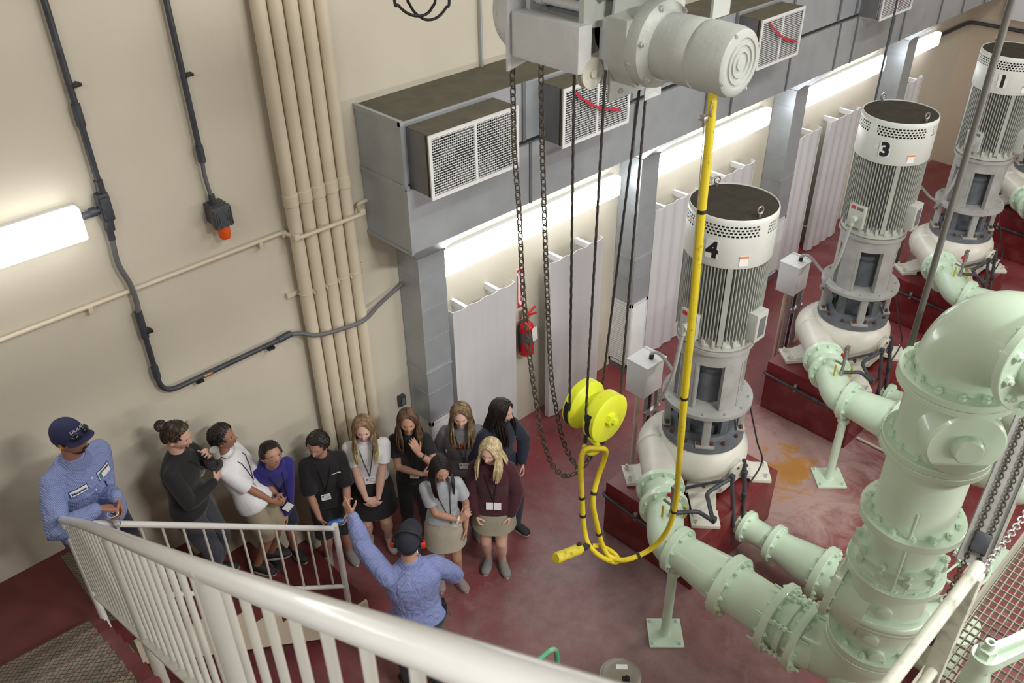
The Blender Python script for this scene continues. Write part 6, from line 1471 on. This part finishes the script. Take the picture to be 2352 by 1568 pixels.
cb_ = patch(man, -0.095, zc + 0.01, 0.115, 0.068, 0.0, MINK, 'company_patch', 0.003); patch(man, -0.095, zc + 0.01, 0.106, 0.060, 0, MPAPER, 'patch_field', 0.0045, cb_); patch(man, -0.058, zc + 0.006, 0.022, 0.045, 0, MTEALP, 'patch_emblem', 0.006, cb_)
text_on(man, 'LEUCADIA', -0.105, zc + 0.027, 0.017, 0, MINK, 'patch_lettering', cb_, 0.0065)
for k in range(4): 
    q = decal([V((0.0, 1.0, zc + 0.16 - 0.10 * k))], man['bvh'], V((0, -1, 0)), 0.001)[0]; G().lathe(q, (0, 1, 0), [(0.006, 0), (0.006, 0.003)], 10).build('button', MPAPER, man['t'])
q = decal([V((-0.075, 1.0, zc - 0.03))], man['bvh'], V((0, -1, 0)), 0.004)[0]; G().cyl(q, q + V((-0.004, 0.004, -0.05)), 0.004, n=8).build('pen', MBLACK, man['t'])
bw = V((0.93, -1.045, 2.495))
b = thing('plastic_cup', 'small clear plastic water cup held by the man over the railing', 'cup', bw)
part(G().lathe(bw - V((0, 0, 0.075)), (0, 0, 1), [(0.022, 0), (0.027, 0.006), (0.025, 0.02), (0.028, 0.03), (0.026, 0.045), (0.031, 0.07), (0.035, 0.10), (0.0335, 0.10), (0.029, 0.07), (0.024, 0.045), (0.02, 0.006)], 20, c1=True), 'cup_wall', MGLASS, b)
part(G().tube([bw + V((0.0345 * math.cos(a), 0.0345 * math.sin(a), 0.025)) for a in [2 * PI * k / 24 for k in range(24)]], 0.002, 6, closed=True), 'rim', MPAPER, b)

# --- woman with the foam cup
wom = person('woman with dark bun and black top holding a grey cup, on the stairs', 1.70, (1.60, -0.37, 0.766), 316, lean=(0.0, 0.02), pel=(0, 0.0), head=(-4, -10, 0), sk=SK_P, girth=1.05, closed=0.5, hs=7.0,
    arms={'R': dict(to=(-0.06, 0.20, 1.06), pole=(0.8, -0.3, -0.6), dir=(-0.9, 0.3, 0.05), n=(0, -0.9, 0.1), curl=0.5), 'L': dict(to=(-0.055, 0.215, 1.325), pole=(-0.5, 0.1, -0.9), dir=(0.25, 0.35, 0.75), n=(0.8, -0.3, 0.2), curl=0.85)},
    top=dict(m=C_BLK, d=0.014, hem=-0.02, flare=0.012), bottom=('pants', C_CHAR), shoes=dict(m=S_BLK), 
    hair=None)
def bun(i):
    c, R, hh = i['hc'], i['RH'], i['hh']; g = G(); hair_cap(g, c, R, hh, 44, 74, 108, 0.05, 0.03, seed=4); tufts(g, c, R, hh, 220, 40, 74, 104, 0.5, 8, 0.006, 0.05)
    r_ = random.Random(2); b = c + R @ V((0, -0.46 * hh, 0.30 * hh)); g.ell(b, 0.045)
    for k in range(60):
        a, e = r_.uniform(0, 6.28), r_.uniform(-1, 1); d = V((math.cos(a) * math.sqrt(1 - e * e), math.sin(a) * math.sqrt(1 - e * e), e)); u, v, _ = frame(d); rr_ = r_.uniform(0.02, 0.032)
        g.tube([b + d * 0.034 + (u * math.cos(q) + v * math.sin(q)) * rr_ * 0.8 for q in (0, 1, 2, 3, 4)], 0.0065, 6)
    g.build('hair', H_BROWN, i['t'])
    g = G()
    for sx in (-1, 1):
        ctr = c + R @ V((sx * 0.14 * hh, 0.29 * hh, 0.435 * hh)); g.tube([ctr + R @ V((0.10 * hh * math.cos(a), -0.05 * hh * math.sin(a), 0.07 * hh * math.sin(a))) for a in [2 * PI * k / 20 for k in range(20)]], 0.0022, 6, closed=True)
        g.tube([c + R @ V((sx * 0.24 * hh, 0.27 * hh, 0.43 * hh)), c + R @ V((sx * 0.385 * hh, 0.06 * hh, 0.20 * hh)), c + R @ V((sx * 0.385 * hh, -0.05 * hh, 0.05 * hh))], 0.0022, 6)
    g.build('sunglasses', GOLD, i['t'])
bun(wom)
lanyard(wom, 1.12, -0.10, tilt=-8)
cw = wloc(wom, wom['arm']['L'][2] + V((0.035, 0.085, 0.075)))
b = thing('foam_cup', 'small grey foam cup in the hand of the woman in black', 'cup', cw - V((0, 0, 0.045)))
part(G().lathe(cw - V((0, 0, 0.045)), V((-0.15, -0.1, 1)), [(0.026, 0), (0.033, 0.085), (0.034, 0.088), (0.030, 0.088), (0.028, 0.08)], 22), 'cup_body', mat('grey_foam', (0.40, 0.38, 0.36), 0.8), b)

# --- boy in white T-shirt
by = person('boy in oversized white T-shirt and khaki shorts looking right, back to the wall', 1.55, (2.06, -0.30, 0.575), 314, lean=(0, -0.07), pel=(0, 0.08), head=(4, 14, 0), sk=SK_D, girth=0.92, lip=MLIPD,
    arms={'R': dict(to=(0.06, 0.25, 0.80), pole=(0.9, -0.6, -0.4), dir=(-0.25, 0.8, -0.4), n=(-0.8, 0, -0.4), curl=0.7), 'L': dict(to=(-0.03, 0.26, 0.79), pole=(-0.9, -0.5, -0.4), dir=(0.25, 0.8, -0.4), n=(0.8, 0, -0.4), curl=0.7)},
    top=dict(m=C_WHT, d=0.028, hem=-0.10, flare=0.035, sleeve=0.92, slack=0.024), bottom=('shorts', C_KHA, 0.95), shoes=dict(m=S_BLK), legs={'R': dict(to=(0.09, 0.0, 0)), 'L': dict(to=(-0.06, 0.08, 0))},
    hair=lambda i: short_hair(i, H_BLACK, 44, 84, 118, 0.075, 6, 0.006))
lanyard(by, 0.99, 0.03, w=0.05, h=0.06, lines=False)

# --- boy in blue hoodie with glasses
bb = person('boy in royal blue hoodie with thin glasses, bending forward and looking up', 1.54, (2.31, -0.24, 0.384), 258, lean=(-0.02, 0.17), pel=(0, -0.06), head=(12, 22, -6), sk=SK_M, girth=0.95, lip=MLIPD,
    arms={'R': dict(to=(0.05, 0.17, 0.66), pole=(0.9, -0.5, -0.2), dir=(-0.2, 0.25, -0.9), n=(-0.9, 0, 0), curl=0.8), 'L': dict(to=(-0.05, 0.17, 0.66), pole=(-0.9, -0.5, -0.2), dir=(0.2, 0.25, -0.9), n=(0.9, 0, 0), curl=0.8)},
    top=dict(m=C_ROYAL, d=0.024, hem=-0.08, flare=0.03, slack=0.020, sleeve=1.96, hood=True, name='hoodie'), bottom=('shorts', C_NAVY, 0.9), shoes=dict(m=S_BLK), hair=lambda i: short_hair(i, H_BLACK, 46, 84, 112, 0.055, 9, 0.0055))
c, R, hh = bb['hc'], bb['RH'], bb['hh']
g = G()
for sx in (-1, 1):
    ctr = c + R @ V((sx * 0.14 * hh, 0.385 * hh, -0.01 * hh)); g.tube([ctr + R @ V((0.095 * hh * math.cos(a), -0.02 * hh * abs(math.cos(a)), 0.062 * hh * math.sin(a))) for a in [2 * PI * k / 18 for k in range(18)]], 0.0016, 6, closed=True)
    g.tube([c + R @ V((sx * 0.235 * hh, 0.36 * hh, 0.02 * hh)), c + R @ V((sx * 0.36 * hh, 0.02 * hh, 0.02 * hh))], 0.0016, 6)
g.tube([c + R @ V((-0.045 * hh, 0.39 * hh, 0)), c + R @ V((0.045 * hh, 0.39 * hh, 0))], 0.0016, 6); g.build('glasses', MBLACKC, bb['t'])
lanyard(bb, 0.80, -0.07, w=0.075, h=0.075, tilt=38, lines=False)
# --- boy in black with the blue box
kb = person('boy in black T-shirt turning his head left, holding a blue plastic box', 1.62, (2.83, -0.26, 0), 246, lean=(0, 0.04), pel=(0, -0.02), head=(-36, -6, 0), sk=SK_M, girth=0.98, lip=MLIPD, closed=0.5,
    arms={'R': dict(to=(0.125, 0.225, 0.80), pole=(0.9, -0.6, -0.3), dir=(-0.35, 0.6, -0.6), n=(-0.9, 0.1, 0.2), curl=0.6), 'L': dict(to=(-0.125, 0.225, 0.80), pole=(-0.9, -0.6, -0.3), dir=(0.35, 0.6, -0.6), n=(0.9, 0.1, 0.2), curl=0.6)},
    top=dict(m=C_BLK, d=0.022, hem=-0.10, flare=0.03, sleeve=0.98, slack=0.022), bottom=('shorts', C_BLK, 0.98), shoes=dict(m=S_GRY, laces=True), hair=lambda i: short_hair(i, H_BLACK, 44, 82, 110, 0.075, 11, 0.006))
lanyard(kb, 0.93, 0.03)
r_ = random.Random(4)
for k in range(7): patch(kb, -0.055 - 0.010 * k, 1.165, 0.006, 0.010 + 0.004 * r_.random(), 0, MPAPER, 'chest_print', 0.002, None, 3, 3) if k < 1 else None
patch(kb, -0.09, 1.165, 0.085, 0.008, 0, MPAPER, 'chest_print', 0.002, None, 7, 3)
bx0 = wloc(kb, V((0.0, 0.30, 0.775)))
b = thing('plastic_box', 'blue plastic box held in both hands by the boy in black', 'box', bx0)
RB = Matrix.Rotation(kb['t'].rotation_euler.z, 3, 'Z') @ Matrix.Rotation(math.radians(40), 3, 'X')
MBOXB = mat('blue_plastic', (0.035, 0.12, 0.40), 0.35)
part(G().box(bx0, (0.155, 0.165, 0.04), RB, 0.012), 'box_body', MBOXB, b)
part(G().box(bx0 + RB @ V((0, 0.03, 0.021)), (0.11, 0.07, 0.008), RB, 0.003).box(bx0 + RB @ V((0, -0.045, 0.021)), (0.11, 0.05, 0.008), RB, 0.003), 'raised_lid', MBOXB, b)

# --- girl in white T-shirt
gw = person('girl with long golden hair in white T-shirt and black skirt, hands clasped in front', 1.62, (3.22, -0.385, 0), 236, lean=(0, 0.02), pel=(0, 0.0), head=(-3, 0, 0), sk=SK_L, girth=1.06, brow=MBROWL, closed=0.35, plugs=False,
    arms={'R': dict(to=(0.055, 0.20, 0.80), pole=(1, -0.5, -0.2), dir=(-0.75, 0.35, -0.5), n=(-0.3, -0.8, -0.2), curl=0.6), 'L': dict(to=(-0.05, 0.215, 0.79), pole=(-1, -0.5, -0.2), dir=(0.75, 0.3, -0.5), n=(0.3, -0.8, -0.2), curl=0.6)},
    top=dict(m=C_WHT, d=0.014, hem=0.12, flare=0.008, sleeve=0.62, slack=0.016), bottom=('skirt', C_BLK, 0.33, 0.035), shoes=dict(m=S_WHT), hair=lambda i: long_hair_part(i, H_STR, 0.27, 21, H_TIP, 0.45, chest=0.11))
lanyard(gw, 0.955, 0.0, w=0.10, h=0.07)
# --- girl with hand at her mouth
gp_ = person('girl in black with long brown hair and her fingers at her lips', 1.60, (3.575, -0.57, 0), 230, lean=(0, 0.02), head=(4, 2, 0), sk=SK_M, girth=0.92, plugs=False, closed=0.2,
    arms={'R': dict(to=(-0.09, 0.20, 0.985), pole=(0.9, -0.2, -0.6), dir=(-0.95, 0.15, 0.15), n=(0, -1, 0), curl=0.5), 'L': dict(to=(-0.085, 0.225, 1.255), pole=(-0.6, 0.2, -0.9), dir=(0.30, -0.10, 0.95), n=(0.55, -0.85, 0.0), curl=0.35)},
    top=dict(m=C_BLK, d=0.012, hem=-0.03, sleeve=0.6, slack=0.014), bottom=('pants', C_BLK), shoes=dict(m=S_BLK, laces=True), hair=lambda i: long_hair_part(i, H_AUB, 0.24, 31, None, n=230, wav=0.014, chest=0.06))
lanyard(gp_, 0.90, -0.02, w=0.085, h=0.06, tilt=-6)
S_, E_, T_ = gp_['arm']['L']; G().lathe(T_ + (E_ - T_).normalized() * 0.035, E_ - T_, [(0.0255, 0), (0.027, 0.005), (0.027, 0.022), (0.0255, 0.027)], 18).build('watch_strap', C_NAVY, gp_['t'])
# --- girl in grey sweatshirt
gu = person('girl with long light brown hair in grey sweatshirt lettered USC, eyes lowered', 1.60, (3.985, -0.83, 0), 227, lean=(0, 0.03), head=(0, -4, 0), sk=SK_L, girth=1.0, brow=MBROWL, plugs=False, closed=0.9,
    top=dict(m=C_GREY, d=0.026, hem=-0.06, flare=0.02, slack=0.022, sleeve=1.95, name='sweatshirt'), bottom=('pants', C_CHAR), shoes=dict(m=S_GRY), legs={'R': dict(to=(0.09, 0.02, 0)), 'L': dict(to=(-0.09, 0.05, 0))}, hair=lambda i: long_hair_part(i, H_LBR, 0.27, 41, None, n=230, wav=0.012, chest=0.07))
text_on(gu, 'USC', 0.0, 1.165, 0.105, 0, mat('gold_trim', (0.55, 0.40, 0.12), 0.7), 'letter_trim', None, 0.003, 0.006)
text_on(gu, 'USC', 0.0, 1.165, 0.105, 0, mat('cardinal_print', (0.20, 0.012, 0.02), 0.7), 'lettering', None, 0.0045, 0.0025)
lanyard(gu, 0.94, -0.01, w=0.095, h=0.055)
# --- girl with black hair in navy
gn = person('girl with long black hair in navy hoodie looking to the right, back row', 1.62, (4.22, -1.06, 0), 262, lean=(0, 0.02), head=(30, -4, 0), sk=SK_P, girth=1.0, plugs=False, closed=0.4,
    arms={'L': dict(to=(-0.15, 0.17, 0.90), pole=(-0.9, -0.6, -0.1), dir=(0.2, 0.45, -0.7), n=(0.8, 0, -0.3), curl=0.8)},
    top=dict(m=C_NAVY, d=0.024, hem=-0.06, flare=0.02, slack=0.020, sleeve=1.93, hood=True, name='hoodie'), bottom=('pants', C_DENIM), shoes=dict(m=S_BLK, laces=True), legs={'R': dict(to=(0.10, 0.0, 0)), 'L': dict(to=(-0.11, 0.10, 0))}, hair=lambda i: long_hair_part(i, H_BLACK, 0.30, 51, None, n=260, chest=0.05))
# --- girl in pale grey T-shirt, front
gg_ = person('girl with straight black hair in grey T-shirt and stone skirt, gripping her arm', 1.53, (3.41, -1.20, 0), 237, lean=(0, 0.01), head=(9, -5, 4), sk=SK_M, girth=0.95, plugs=False, closed=0.5,
    arms={'R': dict(to=(-0.13, 0.175, 0.92), pole=(0.9, -0.2, -0.6), dir=(-0.65, 0.0, 0.75), n=(-0.5, -0.8, -0.3), curl=0.75), 'L': dict(to=(-0.185, 0.08, 0.74), pole=(-0.8, -0.9, -0.1), dir=(0.05, 0.15, -1), n=(0.9, 0, 0), curl=0.5)},
    top=dict(m=C_PALE, d=0.016, hem=0.06, flare=0.012, sleeve=0.66, slack=0.018), bottom=('skirt', C_KHS, 0.365, 0.03), shoes=dict(m=S_MAU), legs={'R': dict(to=(0.075, 0.0, 0), toe=(0.05, 1, 0)), 'L': dict(to=(-0.085, 0.05, 0), toe=(-0.45, 1, 0))}, hair=lambda i: long_hair_part(i, H_BLACK, 0.19, 61, None, n=240, wav=0.002, chest=0.07))
lanyard(gg_, 0.80, -0.055, w=0.085, h=0.07, tilt=28, lines=False)
S_, E_, T_ = gg_['arm']['R']; u_, v_, d_ = frame(T_ - E_)
G().tube([T_ - d_ * 0.02 + (u_ * math.cos(a) + v_ * math.sin(a)) * (0.026 + 0.003 * math.sin(6 * a)) for a in [2 * PI * k / 24 for k in range(24)]], 0.012, 8, closed=True).build('scrunchie', mat('cream_scrunchie', (0.62, 0.58, 0.48), 0.9), gg_['t'])
# --- blonde girl in maroon, front
gb = person('blonde girl in maroon fleece and sage skirt with grey laced sneakers, front row right', 1.57, (3.86, -1.37, 0), 222, lean=(0, 0.02), head=(-18, -2, 0), sk=SK_L, girth=1.0, brow=MBROWL, plugs=False, closed=0.4,
    arms={'R': dict(to=(0.155, 0.12, 0.765), pole=(0.9, -0.8, 0), dir=(-0.25, 0.35, -0.8), n=(-0.8, -0.3, -0.2), curl=0.95), 'L': dict(to=(-0.165, 0.10, 0.765), pole=(-0.9, -0.8, 0), dir=(0.15, 0.3, -0.9), n=(0.9, -0.2, 0), curl=0.7)},
    top=dict(m=C_MAR, d=0.030, hem=-0.10, flare=0.03, slack=0.026, sleeve=1.93, name='fleece'), bottom=('skirt', C_SAGE, 0.375, 0.035), shoes=dict(m=S_GRY, laces=True, sockm=S_WHT), legs={'R': dict(to=(0.065, 0.0, 0), toe=(0.15, 1, 0)), 'L': dict(to=(-0.07, 0.03, 0), toe=(-0.4, 1, 0))}, hair=lambda i: long_hair_part(i, H_BLO, 0.22, 71, None, n=250, wav=0.008, chest=0.05, flare=0.035))
lanyard(gb, 0.90, -0.015, w=0.135, h=0.07, two=True, lines=False)
q0, q1 = [decal([V((0.0, 1.0, z))], gb['bvh'], V((0, -1, 0)), 0.003)[0] for z in (1.22, 1.04)]
G().cyl(q0, q1, 0.003, n=6).build('zip', MSTEEL, gb['t'])
# --- guide pointing, seen from behind
gd = person('man seen from behind in blue pinstriped shirt, dark cap and red earmuffs, pointing', 1.74, (2.53, -1.93, 0), 68, lean=(0.0, 0.06), head=(-24, 10, 0), hs=7.0, sk=SK_M, girth=1.18, lip=MLIPD, plugs=False,
    arms={'L': dict(to=(2.375, -1.44, 1.76), world=True, pole=(-0.5, -0.2, -0.9), dir=(-0.30, 0.25, 0.85), n=(0.75, 0.55, 0.1), point=True, curl=1.0), 'R': dict(to=(0.16, 0.26, 1.16), pole=(0.9, -0.5, -0.5), dir=(-0.35, 0.5, 0.6), n=(-0.9, -0.1, 0.2), curl=0.95)},
    top=dict(m=C_BLUE2, d=0.020, hem=0.02, flare=0.015, slack=0.018, sleeve=1.93, collar=True), bottom=('pants', C_DENIM), shoes=dict(m=S_BLK), hair=lambda i: cap_hair(i, H_BLACK))
cap_on(gd, CAPD, 0.46)
c, R2, hh = gd['hc'], gd['R2'], gd['hh']
em = G(); em.tube([c + R2 @ V((0.46 * hh * math.cos(a), (-0.02 - 0.10 * math.sin(a)) * hh, (0.02 + 0.64 * math.sin(a)) * hh)) for a in [PI * k / 16 for k in range(17)]], 0.008, 8); eb = em.build('earmuff_band', MBLACK, gd['t'])
for sx in (-1, 1):
    p = c + R2 @ V((sx * 0.36 * hh, -0.03 * hh, -0.03 * hh)); d = R2 @ V((sx, 0, 0)); G().lathe(p, d, [(0.032, -0.004), (0.034, 0.012)], 20).build('earmuff_cushion', MBLACK, gd['t'])
    G().lathe(p, d, [(0.033, 0.012), (0.034, 0.022), (0.028, 0.038), (0.012, 0.045)], 24).build('earmuff_cup', EARM, gd['t'])
bl = gd['spine'](0.10); G().tube([V((0.165 * math.cos(a), bl.y + 0.118 * math.sin(a), bl.z + 0.03)) for a in [2 * PI * k / 30 for k in range(30)]], 0.017, 8, closed=True).build('belt', MBLACK, gd['t'])
rw = wloc(gd, gd['arm']['R'][2] + V((-0.045, 0.06, 0.085)))
b = thing('handheld_radio', 'black handheld device with a white label in the right hand of the pointing man', 'radio', rw)
RB = Matrix.Rotation(gd['t'].rotation_euler.z, 3, 'Z') @ Matrix.Rotation(math.radians(-25), 3, 'X')
part(G().box(rw, (0.06, 0.035, 0.15), RB, 0.012).cyl(rw + RB @ V((0.02, 0, 0.07)), rw + RB @ V((0.02, 0, 0.10)), 0.007, n=8), 'radio_body', MBLACK, b)
part(G().box(rw + RB @ V((0.0, -0.0185, 0.01)), (0.02, 0.002, 0.10), RB), 'radio_label', MPAPER, b)
kc = wloc(gd, V((0.20, -0.03, bl.z + 0.0)))
k_ = thing('belt_pouch', 'black belt pouch with metal clips on the right hip of the pointing man', 'pouch', kc)
part(G().box(kc, (0.05, 0.07, 0.13), Matrix.Rotation(gd['t'].rotation_euler.z, 3, 'Z'), 0.01), 'pouch', MBLACK, k_)
part(G().tube([kc + V((0.03, -0.04, -0.02)), kc + V((0.035, -0.05, -0.09))], 0.006, 6), 'clip', MSTEEL, k_)
